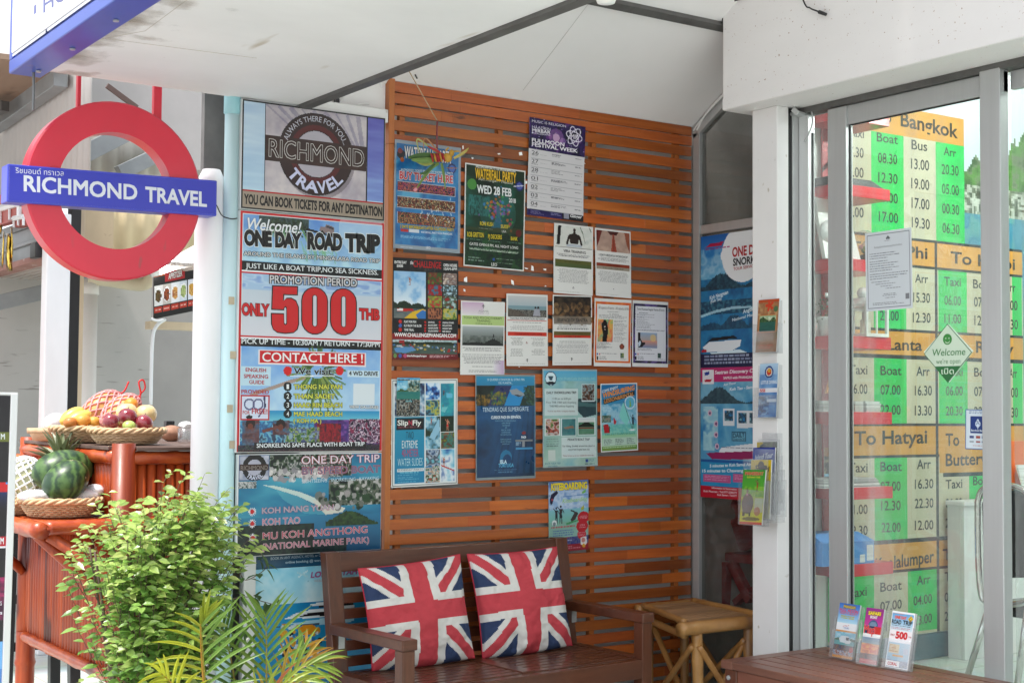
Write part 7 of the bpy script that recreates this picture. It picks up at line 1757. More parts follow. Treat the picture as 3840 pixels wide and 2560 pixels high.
def boatl(p):
 p.grad((0,0,1,.36),(.25,.48,.78),(.72,.86,.92)); p.rect((0,.36,1,.50),(.90,.91,.92)); p.textuv('PHANGAN',.22,.085,.80,.05,(.85,.75,.2),.04,out=(.2,.2,.5),ow=.08,lay=2); p.textuv('FULL MOON',.05,.16,.95,.055,(.85,.35,.45),.04); p.textuv('PARTY BOAT',.08,.20,.92,.03,(.8,.4,.5),.03); p.lines((.15,.23,.82,.29),2,(.75,.7,.2),.9,2,minw=.9); p.line(.3,.42,.6,.40,.02,(.8,.3,.3)); p.textuv('TOURS',.36,.465,.62,.028,(.4,.5,.75),.01)
 p.rect((0,.495,1,.53),(.88,.62,.25)); p.sea((0,.53,1,.76),(.45,.75,.85),(.65,.85,.9),(.35,.65,.65),(.4,.7,.7),.65,[(.15,.2,.5),(.85,.25,.6)],2,.35,hcol=[(.2,.35,.2),(.35,.5,.3)]); p.poly([(.2,.66),(.3,.60),(.66,.59),(.72,.66),(.82,.68),(.75,.73),(.3,.72)],(.9,.92,.93)); p.poly([(.55,.62),(.68,.62),(.70,.68),(.56,.67)],(.1,.12,.14))
 p.photo((0,.765,1,.86),[(.2,.2,.3),(.6,.35,.15),(.25,.25,.4)],3,3); p.photo((0,.86,1,.955),[(.5,.55,.65),(.8,.8,.82),(.6,.3,.2)],4,4); p.disc(.85,.84,.10,(.8,.15,.15)); p.rect((0,.955,1,1),(.88,.62,.22))
def safl(p):
 p.grad((0,0,1,.36),(.60,.15,.55),(.80,.25,.62)); p.textuv('SAFARI',.16,.125,.86,.06,(.92,.84,.25),.05,out=(.2,.08,.15),ow=.05,lay=2,v1=.12); p.textuv('BOAT',.30,.185,.70,.045,(.93,.92,.93),.04,lay=2); p.disc(.5,.30,.26,(.25,.4,.55),ry=.22); p.disc(.5,.30,.2,(.65,.7,.75),.6,ry=.15); p.rect((.02,.33,.98,.46),(.15,.14,.35)); p.rect((.6,.33,1,.46),(.80,.18,.15)); p.textuv('Map',.04,.46,.66,.14,(.85,.15,.18),.03,out=(.92,.8,.8),ow=.02,lay=2); p.lines((.05,.50,.3,.525),1,(.92,.92,.92),.9,2,minw=.95)
 p.grad((0,.53,1,.66),(.3,.5,.65),(.6,.65,.62)); p.grad((0,.66,1,.84),(.85,.55,.15),(.80,.30,.12)); p.photo((0,.64,1,.84),[(.75,.45,.12),(.92,.65,.15),(.80,.35,.1),(.9,.75,.4)],3,3,.8,asp=.5); p.photo((0,.82,1,.94),[(.30,.2,.18),(.45,.35,.3),(.5,.25,.15)],3,4); p.rect((0,.92,1,1),(.72,.20,.18)); p.lines((.05,.945,.95,.965),1,(.9,.8,.75),.7,5)
def roadl(p):
 p.rect((0,0,1,1),(.92,.92,.93)); p.grad((.03,.03,.95,.34),(.45,.68,.86),(.82,.88,.90)); p.lines((.05,.035,.55,.06),1,(.85,.45,.15),.9,1,minw=.95); p.textuv('ONE DAY',.14,.13,.66,.05,(.90,.36,.12),.05); p.poly([(.83,.05),(.95,.11),(.83,.17),(.71,.11)],(.88,.74,.15)); p.poly([(.83,.075),(.90,.11),(.83,.145),(.76,.11)],(.2,.2,.2)); p.poly([(.83,.085),(.88,.11),(.83,.135),(.78,.11)],(.88,.74,.15)); p.textuv('ROAD',.04,.225,.45,.07,(.13,.12,.13),.03); p.textuv('TRIP',.52,.225,.93,.075,(.13,.12,.13),.03); p.lines((.04,.245,.85,.265),1,(.2,.2,.25),.9,3,minw=.95,fill=.7); p.lines((.04,.28,.9,.33),2,(.75,.25,.3),.7,4)
 p.rect((.03,.34,.95,.50),(.92,.90,.91)); p.textuv('ONLY',.05,.44,.24,.03,(.7,.15,.18),.03); p.textuv('500',.28,.475,.80,.115,(.82,.13,.17),.05); p.textuv('THB',.84,.44,.97,.025,(.7,.3,.3),.02); p.grad((.03,.55,.95,.86),(.70,.80,.86),(.60,.74,.82)); p.rect((.06,.58,.50,.74),(.86,.80,.66)); p.lines((.08,.59,.48,.73),5,(.7,.5,.3),.7,5); p.rect((.70,.64,.90,.74),(.72,.76,.82)); p.rect((.25,.765,.72,.80),(.82,.62,.2)); p.disc(.12,.84,.06,(.6,.6,.62),1,inner=.7); p.photo((.03,.86,.95,.99),[(.45,.52,.62),(.6,.62,.68),(.4,.45,.5)],3,6); p.rect((.0,.875,.60,.975),(.93,.93,.93)); p.textuv('CORAL',.10,.955,.52,.05,(.80,.16,.2),.05)
holder((462,1150),(838,1218),boatl,'leaflet','clear holder carrying the white and blue boat leaflet','white and blue boat leaflet in the holder nearest the pillar',1)
holder((902,1250),(1238,1308),safl,'leaflet','clear holder carrying the magenta leaflet','magenta and orange leaflet reading SAFARI BOAT',2)
holder((1325,1318),(1745,1392),roadl,'leaflet','clear holder carrying the thick white pile reading CORAL','thick white leaflet pile reading ROAD TRIP 500 CORAL',3)
# ------------------------------------------------------------------ brochure pockets on the white pillar
def pocket(c, pk, leaf, gap, art, label, lab2, seed, hz=0.):
 """pk: pocket corners TL TR BR BL in the crop, leaf: leaflet corners; gap: how far it stands off the pillar"""
 xf = 4.0995 - gap
 t = thing('brochure_pocket',label,'brochure pocket',cs(c,*pk[3],0,xf),0,'clear brochure pockets on the white pillar')
 q = [cs(c, x, y, 0, xf) for x, y in pk]
 y0, y1 = (q[1].y + q[2].y) / 2, (q[0].y + q[3].y) / 2; z0, z1 = (q[2].z + q[3].z) / 2, (q[0].z + q[1].z) / 2
 d = .028
 m = MB(); m.box(xf, xf + .0022, y0, y1, z0, z1); m.build('front_lip', acrylic, t)
 m = MB(); m.box(xf + .0023,xf + d,y0,y0 + .0022,z0,z1 + .03); m.box(xf + .0023,xf + d,y1 - .0022,y1,z0,z1 + .03); m.box(xf,xf + d,y0,y1,z0 - .0025,z0 - .0002); m.build('pocket_sides',acrylic,t)
 m = MB(); m.box(xf + d - .002, xf + d, y0 + .0024, y1 - .0024, z0, z1 + .12); m.build('back_plate', acrylic, t)
 if gap > .032:
  m = MB(); m.box(xf + d,4.0995,y0 + .01,y0 + .014,z0 + .01,z1); m.build('spacer_arm',acrylic,t); m = MB(); m.box(xf + d,4.0995,y1 - .014,y1 - .01,z0 + .01,z1); m.build('spacer_arm',acrylic,t)
 xl = xf + .006
 l = [cs(c, x, y, 0, xl) for x, y in leaf]
 p = Print(None,[Vector((xl + .010,l[0].y,l[0].z)),Vector((xl + .010,l[1].y,l[1].z)),Vector((xl,l[2].y,z0 + .004)),Vector((xl,l[3].y,z0 + .004))],0,xl,cell=.0024,thick=.006,seed=90 + seed)
 p.TL = p.TL - p.n * 0; art(p); p.finish('brochure', lab2, 'brochure', 'brochures in the pillar pockets')
def br1(p):
 p.rect((0,0,1,1),(.66,.50,.36)); p.photo((0,0,1,.3),[(.75,.55,.35),(.62,.42,.28),(.8,.68,.5)],3,1,.7); p.rect((0,0,1,.06),(.75,.35,.15))
 for k in range(5): p.line(.55,.12,.55 + .2 * math.cos(k * 1.257 - .6),.12 + .2 * p.asp * math.sin(k * 1.257 - .6),.09,(.82,.28,.12))
 p.disc(.86,.19,.10,(.35,.5,.35)); p.rect((.08,.30,.92,.62),(.85,.55,.25)); p.sea((.1,.31,.9,.61),(.6,.72,.6),(.75,.78,.6),(.2,.45,.4),(.15,.38,.35),.4,[(.2,.3,.8),(.85,.2,.7)],2,.4); p.photo((0,.63,1,1),[(.5,.35,.22),(.62,.48,.35),(.45,.4,.3)],3,3,.7); p.lines((.1,.86,.9,.95),2,(.8,.35,.25),.8,4)
def br2(p):
 p.grad((0,0,1,1),(.72,.82,.90),(.25,.45,.68)); p.photo((0,.2,1,1),[(.55,.7,.85),(.3,.48,.7),(.7,.8,.88)],3,1,.6); p.disc(.52,.16,.24,(.18,.3,.55)); p.disc(.52,.16,.17,(.85,.85,.8)); p.disc(.52,.16,.13,(.78,.22,.12)); p.disc(.52,.13,.08,(.85,.65,.15)); p.textuv('LOTUS DIVING',.1,.38,.98,.06,(.9,.93,.96),.02); p.rect((0,.46,1,.54),(.88,.88,.90)); p.textuv('SSI',.05,.53,.35,.055,(.8,.15,.15),.03); p.photo((.0,.62,.6,.95),[(.1,.2,.35),(.25,.4,.6),(.6,.75,.85)],6,3,.8); p.rect((.45,.66,.98,.72),(.82,.86,.9))
def br3(p): p.rect((0,0,1,1),(.78,.70,.10)); p.photo((.3,0,1,.4),[(.1,.12,.08),(.3,.4,.12),(.05,.05,.05)],3,1,.9); p.disc(.3,.12,.18,(.05,.05,.05))
def br4(p): p.grad((0,0,1,.5),(.12,.25,.62),(.35,.55,.82)); p.rect((0,.5,1,1),(.65,.68,.7)); p.textuv('Island Tour',.1,.2,.9,.08,(.85,.9,.95),.02,shear=.2,v1=.15); p.photo((0,.2,1,.5),[(.2,.4,.7),(.7,.82,.92)],3,1,.6)
def br5(p): p.rect((0,0,1,1),(.85,.76,.12)); p.textuv('Safari',.2,.18,.9,.09,(.15,.15,.1),.03,shear=.2,v1=.2); p.disc(.5,.10,.16,(.3,.25,.1)); p.disc(.72,.14,.1,(.2,.2,.1)); p.photo((0,.35,1,1),[(.7,.65,.3),(.8,.8,.7),(.5,.5,.3)],3,1)
def br6(p):
 p.grad((0,0,1,.5),(.28,.62,.24),(.42,.70,.20)); p.grad((0,.5,1,1),(.72,.76,.18),(.80,.78,.2)); p.textuv('MANEERAT',.1,.095,.92,.055,(.80,.22,.2),.04,out=(.92,.9,.7),ow=.04,lay=2); p.textuv('ELEPHANT TREK',.2,.15,.8,.03,(.85,.85,.3),.02); p.photo((.1,.3,1,.55),[(.35,.65,.2),(.75,.8,.35),(.55,.75,.3)],3,1,.6); p.person(.68,.18,.22,(.55,.35,.25),(.7,.3,.2)); p.disc(.30,.62,.26,(.14,.13,.14),ry=.32); p.poly([(.1,.62),(.5,.62),(.46,.85),(.38,.85),(.36,.72),(.22,.72),(.2,.85),(.1,.85)],(.16,.15,.15)); p.person(.25,.33,.22,(.5,.35,.3),(.85,.6,.75)); p.rect((.62,.52,.98,.78),(.75,.80,.82),.8); p.disc(.75,.76,.14,(.7,.5,.35)); p.disc(.5,.9,.4,(.2,.2,.12),.6,ry=.06); p.rect((0,.95,1,1),(.78,.3,.2))
pocket('c7',[(316,512),(440,508),(440,618),(315,620)],[(343,360),(437,352),(437,610),(328,612)],.032,br1,'clear pocket with the brown starfish brochure','brown brochure with an orange starfish and lagoon picture',1)
pocket('c7',[(319,826),(440,822),(440,935),(317,938)],[(350,672),(436,666),(436,845),(345,850)],.032,br2,'clear pocket with the pale blue diving brochure','pale blue brochure with a round red flower emblem',2)
pocket('c7',[(340,1160),(440,1155),(440,1345),(338,1350)],[(335,1055),(437,1048),(437,1340),(340,1345)],.031,br3,'clear pocket set closest to the pillar in the stepped group','yellow and black brochure at the back of the stepped group',3)
pocket('c7',[(320,1190),(428,1186),(428,1400),(318,1404)],[(316,1082),(425,1076),(424,1395),(318,1398)],.062,br4,'clear pocket second from the pillar in the stepped group','blue brochure standing second in the stepped group',4)
pocket('c7',[(300,1240),(408,1236),(408,1430),(298,1434)],[(306,1142),(404,1136),(404,1425),(304,1430)],.093,br5,'clear pocket third from the pillar in the stepped group','bright yellow brochure standing third in the stepped group',5)
pocket('c7',[(246,1290),(372,1285),(370,1462),(243,1458)],[(268,1190),(372,1186),(366,1455),(252,1450)],.124,br6,'clear pocket standing farthest out from the pillar','green and yellow elephant brochure reading MANEERAT',6)
# ------------------------------------------------------------------ round underground style sign
YR = 4.85
red_s = mat('red_sign_plastic',(.62,.020,.048),.34,var=.10,scale=(3,3,2),coat=.25,bump=.03,bscale=6,spots=((.42,.05,.06),9,.70,(2,2,.5)))
blu_s = mat('blue_sign_plastic', (.045, .06, .50), .38, var=.10, scale=(3, 3, 2), coat=.2, bump=.03, bscale=6)
rs = thing('roundel_sign', 'round red ring sign with a blue bar reading RICHMOND TRAVEL', 'sign', (1.641, YR, 1.84))
cx_, cz_ = 1.641, 2.1455
m = MB(); N = 72; ro, ri, dp = .3105, .203, .072
vs, fs = [], []
for k in range(N):
 a = 2 * math.pi * k / N
 for r_,y in ((ri,YR),(ro - .006,YR),(ro,YR + .006),(ro,YR + dp),(ri,YR + dp)): vs.append((cx_ + r_ * math.cos(a),y,cz_ + r_ * math.sin(a)))
for k in range(N):
 k2 = (k + 1) % N
 for q in range(5): fs.append((k * 5 + q, k * 5 + (q + 1) % 5, k2 * 5 + (q + 1) % 5, k2 * 5 + q))
m.add(vs, fs); o = m.build('ring', red_s, rs, smooth=True)
md = o.modifiers.new('sharp', 'EDGE_SPLIT'); md.split_angle = R(35)
m = MB(); bz = lambda x: 2.072 + (x - 1.268) / .737 * .013
x0, x1, yb0, yb1 = 1.268, 2.005, YR - .014, YR + .062
m.hexa([(x0,yb0,bz(x0)),(x1,yb0,bz(x1)),(x1,yb1,bz(x1)),(x0,yb1,bz(x0)),(x0,yb0,bz(x0) + .127),(x1,yb0,bz(x1) + .129),(x1,yb1,bz(x1) + .129),(x0,yb1,bz(x0) + .127)])
m.build('bar', blu_s, rs, bevel=.004)
p = Print(None,[(x0 + .006,yb0 - .0005,bz(x0) + .121),(x1 - .006,yb0 - .0005,bz(x1) + .123),(x1 - .006,yb0 - .0005,bz(x1) + .006),(x0 + .006,yb0 - .0005,bz(x0) + .006)],1,yb0,cell=.01,thick=.0006,seed=101,bg=(.26,.29,.76))
p.text('RICHMOND','b1',162,1315,945,1378,104,col=(.90,.91,.94),bold=.03); p.text('TRAVEL','b1',1000,1388,1425,1424,98,col=(.90,.91,.94),bold=.03)
p.text('ริชมอนด์ ทราเวล', 'b1', 104, 1192, 438, 1214, 36, col=(.90, .91, .94), bold=.0)
p.finish('lettering', None, None, material=VINYL, parent=rs)
for q in ((535, 560), (1062, 1118)):
 a, b = cs('b1', q[0], 640, 1, YR + .05).x, cs('b1', q[1], 640, 1, YR + .05).x
 m = MB(); zz = cz_ + math.sqrt(max(.001,(ro - .012) ** 2 - ((a + b) / 2 - cx_) ** 2)); m.box(a,b,YR + .05,YR + .0715,zz,2.72); m.build('hanger',red_s,rs,bevel=.002)
m = MB(); m.tube(smooth_path([(x1,yb0 + .02,2.13),cs('b1',1495,1420,1,4.84),cs('b1',1530,1485,1,4.85),cs('b1',1590,1508,1,4.86),cs('b1',1635,1505,1,4.86)]),.0022,6); o = m.build('sign_cable',blackc,smooth=True); tag(o,'thin black cable from the blue bar to the sign boards','cable')
# ------------------------------------------------------------------ column, pipe, raw concrete
wcol = mat('brushed_white_paint', (.84, .83, .86), .5, var=.07, scale=(8, 8, 1.5), bump=.2, bscale=25)
cyan_p = mat('pale_cyan_paint',(.47,.72,.77),.4,col2=(.66,.84,.87),scale=(4,4,1.2),coat=.1,spots=((.25,.3,.3),14,.75,(1,1,.3)))
xa, xb = spot(446, 700, 1, 4.96).x, spot(515, 700, 1, 4.96).x; rc = (xb - xa) / 2; zc = cs('b1', 1400, 1165, 1, 4.96).z
m = MB(); cx2 = (xa + xb) / 2
m.lathe([(rc,0),(rc,zc - .14),(rc * .98,zc - .05),(rc * .8,zc - .03),(rc * .55,zc)],(cx2,4.96,0),32,sx=1,sy=1); o = m.build('column',wcol,smooth=True); tag(o,'round white painted column beside the pale cyan pipe','column')
cst = mat('raw_concrete',(.085,.088,.088),.85,col2=(.19,.19,.185),scale=(4,4,4),bump=.4,bscale=20,spots=((.5,.46,.42),3.5,.63,(1.3,1.3,.6)))
m = MB(); m.box(cs('b1',1408,900,1,5.02).x,cs('b1',1560,900,1,5.02).x + .09,5.02,5.05,0,3.0); o = m.build('concrete_pillar',cst); tag(o,'stained raw concrete pillar rising behind the white column','pillar')
xa, xb = spot(517, 600, 1, 4.88).x, spot(550, 600, 1, 4.88).x; rp = (xb - xa) / 2; cxp = (xa + xb) / 2
t = thing('drain_pipe', 'pale cyan painted drain pipe along the left edge of the sign boards', 'pipe', (cxp, 4.90, 0))
m = MB(); zj = cs('b1',1600,775,1,4.88).z; m.lathe([(rp,0),(rp,zj)],(cxp,4.90,0),28); m.build('pipe',cyan_p,t,smooth=True)
m = MB(); m.lathe([(rp * 1.0,zj - .004),(rp * 1.16,zj),(rp * 1.14,zj + .06),(rp * 1.13,2.62)],(cxp,4.90,0),28); m.build('socket',mat('cyan_socket_paint',(.20,.48,.55),.4,col2=(.42,.66,.7),scale=(5,5,3)),t,smooth=True)
m = MB()
for c in (('c6', 1510, 570), ('c6', 1500, 1275), ('c6', 1520, 925), ('c6', 1515, 1510)):
 q = cs(*c, 1, 4.872); m.box(q.x - .010, q.x + .012, 4.8695, 4.8715, q.z - .014, q.z + .014)
o = m.build('tape_patch',mat('aged_tape',(.5,.42,.3),.5,var=.3),kind='stuff'); tag(o,'small tape patches on the pale cyan pipe edge','tape')
# ------------------------------------------------------------------ bamboo fruit bar
rb_ = mat('red_lacquered_bamboo',(.22,.018,.006),.42,col2=(.56,.105,.020),scale=(34,34,2.2),bump=.2,bscale=40,coat=.08,detail=6,spots=((.10,.012,.006),6,.60,(1,1,.3)))
rb_h = mat('red_lacquered_bamboo_rail',(.26,.022,.007),.32,col2=(.60,.12,.024),scale=(12,12,26),bump=.2,bscale=40,coat=.12,detail=5,spots=((.10,.012,.006),5,.60,(.7,.7,1)))
XP, YN, YFa, ZLo = 1.80, 5.22, 6.42, .985
bar = thing('bamboo_bar','two tiered red lacquered bamboo fruit bar behind the leafy bush','bar counter',(XP,5.8,0))
zU = spot(290, 1020, 1, 5.24).z
m = MB()
n = 32
for k in range(n):
 y = YN + .05 + (YFa - YN - .08) * k / n; r_ = (YFa - YN) / n * .5; c = rng.uniform(.8,1.15); m.tube([(XP + .004,y,.40),(XP + .004,y,ZLo - .045)],r_,8,tint=(c,c * .95,c * .9))
m.build('front_panel', rb_, bar, smooth=True)
m = MB()
for k in range(14):
 x = XP + .05 + .52 * k / 14; c = rng.uniform(.8,1.15); m.tube([(x,YN + .012,.40),(x,YN + .012,zU - .075)],.0195,8,tint=(c,c * .95,c * .9))
m.build('end_panel', rb_, bar, smooth=True)
m = MB()
for k in range(30):
 y = YN + .06 + (YFa - YN - .08) * k / 30; c = rng.uniform(.8,1.15); m.tube([(XP + .006,y,ZLo + .01),(XP + .006,y,zU - .06)],.0205,8,tint=(c,c * .95,c * .9))
m.build('upper_panel', rb_, bar, smooth=True)
for a,b,r_,nm in (((XP - .012,YN + .01,zU - .048),(XP - .012,YFa,zU - .048),.026,'upper_rail'),((XP,YN - .008,zU - .05),(XP + .56,YN - .008,zU - .05),.024,'upper_rail'),((XP - .008,YN,.40),(XP - .008,YFa,.40),.024,'bottom_rail'),((XP,YN - .006,.40),(XP + .56,YN - .006,.40),.024,'bottom_rail')):
 m = MB(); pole(m, a, b, r_, 4, int(b[0] * 100)); m.build(nm, rb_h, bar, smooth=True)
m = MB(); m.lathe([(.043,.0),(.043,zU + .004),(.034,zU + .004),(.032,zU - .01),(.0,zU - .01)],(XP + .012,YN - .005,0),20,tint=(.55,.5,.5)); m.build('corner_post',rb_,bar,smooth=True)
for y in (YFa - .02,):
 m = MB(); m.lathe([(.038,.0),(.038,zU + .004),(.0,zU + .004)],(XP,y,0),16); m.build('corner_post',rb_,bar,smooth=True)
dtop = mat('worn_brown_board',(.075,.045,.035),.5,col2=(.16,.10,.08),scale=(3,14,5),bump=.3,bscale=30,spots=((.42,.30,.2),8,.72,(1,1,1)))
m = MB(); m.box(XP - .03,XP + .66,YN + .045,YFa + .03,zU - .022,zU - .008); m.box(XP + .05,XP + .66,YN - .04,YN + .044,zU - .024,zU - .010); m.build('upper_top',dtop,bar,bevel=.002)
XL = 1.50
m = MB()
for k in range(11):
 x = XL + .03 + (XP + .04 - XL) * k / 11; c = rng.uniform(.85,1.1); m.box(x,x + .028,YN - .02,YFa,ZLo - .016,ZLo - .002,(c,c,c))
m.build('lower_top', rb_h, bar, bevel=.003)
m = MB(); pole(m,(XL,YN - .06,ZLo - .03),(XL,YFa,ZLo - .03),.030,4,5); m.build('shelf_rail',rb_h,bar,smooth=True)
m = MB(); pole(m,(XL + .02,YN - .035,ZLo - .022),(XP + .3,YN - .035,ZLo - .022),.026,3,6); m.build('shelf_rail',rb_h,bar,smooth=True)
for y in (YN + .02, YFa - .04):
 m = MB(); m.tube([(XL + .01, y, ZLo - .05), (XP - .02, y, .68)], .021, 12); m.build('brace', rb_, bar, smooth=True)
m = MB(); m.tube([(XL + .04,YN - .02,ZLo - .05),(XP + .2,YN - .03,.62)],.022,12); m.build('brace',rb_,bar,smooth=True)
for x, y in ((XP, YFa - .03), (XP + .5, YN + .02), (XP + .5, YFa - .03)):
 m = MB(); pole(m, (x, y, 0), (x, y, .42), .040, 2, 7); m.build('leg', rb_, bar, smooth=True)
# ------------------------------------------------------------------ baskets and fruit
wick = mat('wicker', (.40, .25, .13), .55, col2=(.66, .48, .30), scale=(30, 30, 30), bump=.3, bscale=80)
def basket(c, r, h, label, n=26, rows=7):
 t = thing('wicker_basket', label, 'basket', c, 0, 'wicker fruit baskets')
 m = MB()
 for i in range(rows):
  f = (i + .5) / rows; rr = r * (.74 + .24 * f ** .8); z = c[2] + .006 + (h - .022) * f; ph = i % 2
  m.tube([Vector((c[0] + (rr + .0042 * (1 if (k + ph) % 2 else -1)) * math.cos(2 * math.pi * k / (2 * n)),c[1] + (rr + .0042 * (1 if (k + ph) % 2 else -1)) * math.sin(2 * math.pi * k / (2 * n)),z)) for k in range(2 * n)],(h - .02) / rows * .52,6,closed=True,tint=rng.choice([(1,1,1),(.85,.82,.8),(1.1,1.08,1.0)]))
 m.build('weave', wick, t, smooth=True)
 m = MB()
 for s_ in range(3):
  m.tube([Vector((c[0] + (r * .99 + .007 * math.cos(9 * a + s_ * 2.09)) * math.cos(a),c[1] + (r * .99 + .007 * math.cos(9 * a + s_ * 2.09)) * math.sin(a),c[2] + h - .010 + .007 * math.sin(9 * a + s_ * 2.09))) for a in np.linspace(0,2 * math.pi,150,endpoint=False)],.0068,6,closed=True,tint=(1.12,1.1,1.05))
 m.build('braided_rim', wick, t, smooth=True)
 m = MB(); m.lathe([(.0,.004),(r * .74,.004),(r * .76,.010),(r * .9,h * .75)],c,28); m.build('base',wick,t,smooth=True)
 return t
def fruit(name,label,cat,c,rx,ry,rz,mtl,rot=None,tint=(1,1,1),stem=None,group=None,dent=0.,lump=0.,n=24,k=16):
 m = MB(); m.ball(c, rx, ry, rz, n, k, rot, tint, dent, lump)
 if stem: m.tube([Vector(c) + Vector(stem[0]), Vector(c) + Vector(stem[1])], stem[2], 6, tint=(.3, .2, .12))
 o = m.build(name, mtl, smooth=True); tag(o, label, cat, group); return o
def dpx(e, Y_): return cs('e2', e[0], e[1], 1, Y_)
b3 = dpx((1335,640),5.46); b3 = Vector((b3.x,5.46,zU - .008)); basket(b3,.142,.066,'wicker basket heaped with dark red apples on the upper bar')
b2 = dpx((830,640),5.78); b2 = Vector((b2.x,5.78,zU - .008)); basket(b2,.13,.07,'wicker basket of mangoes and oranges on the upper bar')
b1 = dpx((480,600),6.08); b1 = Vector((b1.x,6.08,zU - .008)); t = thing('bamboo_tray','shallow plain bamboo tray at the far end of the upper bar','tray',b1)
m = MB(); m.lathe([(.0,.003),(.085,.003),(.108,.052),(.104,.052),(.082,.008),(.0,.008)],b1,28); m.build('bowl',wick,t,smooth=True)
m = MB(); m.lathe([(.104,.034),(.1095,.034),(.1105,.056),(.104,.056)],b1,28); m.build('rim',wick,t,smooth=True)
apple = mat('dark_red_apple',(.16,.012,.022),.18,col2=(.30,.035,.05),scale=(30,30,14),coat=.7,spots=((.5,.32,.2),60,.72,(1,1,1)))
orange = mat('orange_peel',(.62,.24,.03),.42,col2=(.74,.36,.06),scale=(14,14,14),bump=.3,bscale=220,spots=((.25,.3,.08),12,.66,(1,1,1)))
mango = mat('yellow_mango', (.70, .46, .06), .35, col2=(.80, .58, .13), scale=(12, 12, 12), coat=.3)
cant = mat('wrapped_pale_melon', (.68, .50, .20), .22, col2=(.78, .62, .33), scale=(12, 12, 12), coat=.6, bump=.15)
GA, GO, GMg = 'dark red apples in the basket', 'oranges in the basket', 'yellow mangoes in the basket'
E2 = lambda x, y, Y_: dpx((x, y), Y_)
for (x,y,Y_,r_,lab) in ((1150,405,5.385,.0335,'wrapped dark red apple nearest the oranges'),(1345,355,5.43,.038,'largest dark red apple on top of the heap'),(1540,425,5.385,.0345,'wrapped dark red apple at the column side of the basket')):
 c = E2(x,y,Y_); fruit('apple',lab,'apple',c,r_,r_,r_ * .93,apple,Matrix.Rotation(R(x % 60),3,'Y'),stem=((0,0,r_ * .7),(.004,0,r_ * 1.1),.0018),group=GA,dent=.18)
for (x,y,Y_,r_,lab) in ((1335,300,5.50,.042,'pale yellow wrapped melon behind the largest apple'),(1560,320,5.48,.043,'pale yellow wrapped melon at the column side')):
 fruit('small_melon', lab, 'melon', E2(x, y, Y_), r_, r_, r_ * .92, cant, dent=.1, group='pale wrapped melons')
fruit('green_apple','pale green fruit peeking over the rim between the red apples','apple',E2(1360,462,5.37),.026,.026,.022,mat('pale_green_skin',(.42,.55,.14),.3,coat=.3))
fruit('orange','bright orange at the back of the apple heap','orange',E2(1385,205,5.56),.028,.028,.026,orange,tint=(1.1,.8,.6),group=GO)
for (x,y,r_,lab,tn) in ((670,420,.027,'brownish orange farthest from the apples',(.75,.6,.8)),(815,398,.031,'largest orange in the middle of the basket',(1,1,1)),(950,412,.027,'greenish orange next to the apple basket',(.85,1,.9))):
 fruit('orange', lab, 'orange', E2(x, y, 5.69), r_, r_, r_ * .86, orange, tint=tn, group=GO, dent=.12)
for (x,y,ang,lab) in ((690,345,32,'yellow mango leaning highest over the tray'),(770,372,22,'yellow mango lying behind the largest orange')):
 fruit('mango',lab,'mango',E2(x,y,5.78 if ang > 30 else 5.74),.056,.032,.030,mango,Matrix.Rotation(R(-ang),3,'Y'),group=GMg,lump=.02)
net_p = mat('pink_foam_net', (.72, .30, .29), .7, var=.08)
net_w = mat('white_foam_net', (.82, .83, .83), .7, var=.06)
pap = mat('papaya_skin', (.55, .26, .07), .4, col2=(.70, .40, .14), scale=(9, 9, 9))
def netted(name, label, c, rx, rz, rot, mnet, group, turns=1.15, n=11, tail=None, r_=.0042, skin=None):
 t = thing(name, label, 'netted fruit', c, 0, group)
 m = MB(); m.ball(c, rx, rx, rz, 20, 14, rot); m.build('flesh_fruit', skin or pap, t, smooth=True)
 m = MB()
 for s_ in (1, -1):
  for k in range(n):
   pts = []
   for i in range(25):
    tt = .16 + (math.pi - .32) * i / 24; a = 2 * math.pi * k / n + s_ * turns * (tt - math.pi / 2); rr = 1.04
    pts.append(Vector(c) + rot @ Vector((rx * rr * math.sin(tt) * math.cos(a),rx * rr * math.sin(tt) * math.sin(a),-rz * rr * math.cos(tt))))
   m.tube(pts, r_, 5)
 m.build('foam_net', mnet, t, smooth=True)
 if tail:
  m = MB(); m.tube(smooth_path([Vector(c) + rot @ Vector(q) for q in tail]),.0035,7,tint=(.9,.12,.12)); m.ball(Vector(c) + rot @ Vector(tail[0]),.012,n=10,k=7,tint=(.9,.12,.12)); m.build('tie',mat('red_tie',(.75,.06,.05),.4),t,smooth=True)
rt1 = Matrix.Rotation(R(48), 3, 'Y')
netted('netted_papaya','long fruit in a pink foam net with a straight red tie',E2(1030,275,5.80),.060,.098,rt1,net_p,'fruit in pink foam nets',tail=((0,0,.098),(.005,0,.125),(-.012,0,.165)))
netted('netted_papaya','long fruit in a pink foam net with a looped red tie',E2(1265,295,5.62),.056,.088,Matrix.Rotation(R(52),3,'Y'),net_p,'fruit in pink foam nets',tail=((0,0,.09),(-.01,0,.11),(-.05,0,.13),(-.045,0,.15),(-.015,0,.135),(-.01,0,.105)))
foamb = mat('crumpled_bubble_wrap', (.80, .81, .84), .3, var=.08, scale=(12, 12, 12), bump=.8, bscale=70, coat=.3)
m = MB(); c = E2(500,420,6.02); m.ball(c,.05,.04,.04,16,10,lump=.12); o = m.build('plastic_wrap',foamb,smooth=True); tag(o,'crumpled clear plastic bag in the plain bamboo tray','plastic bag')
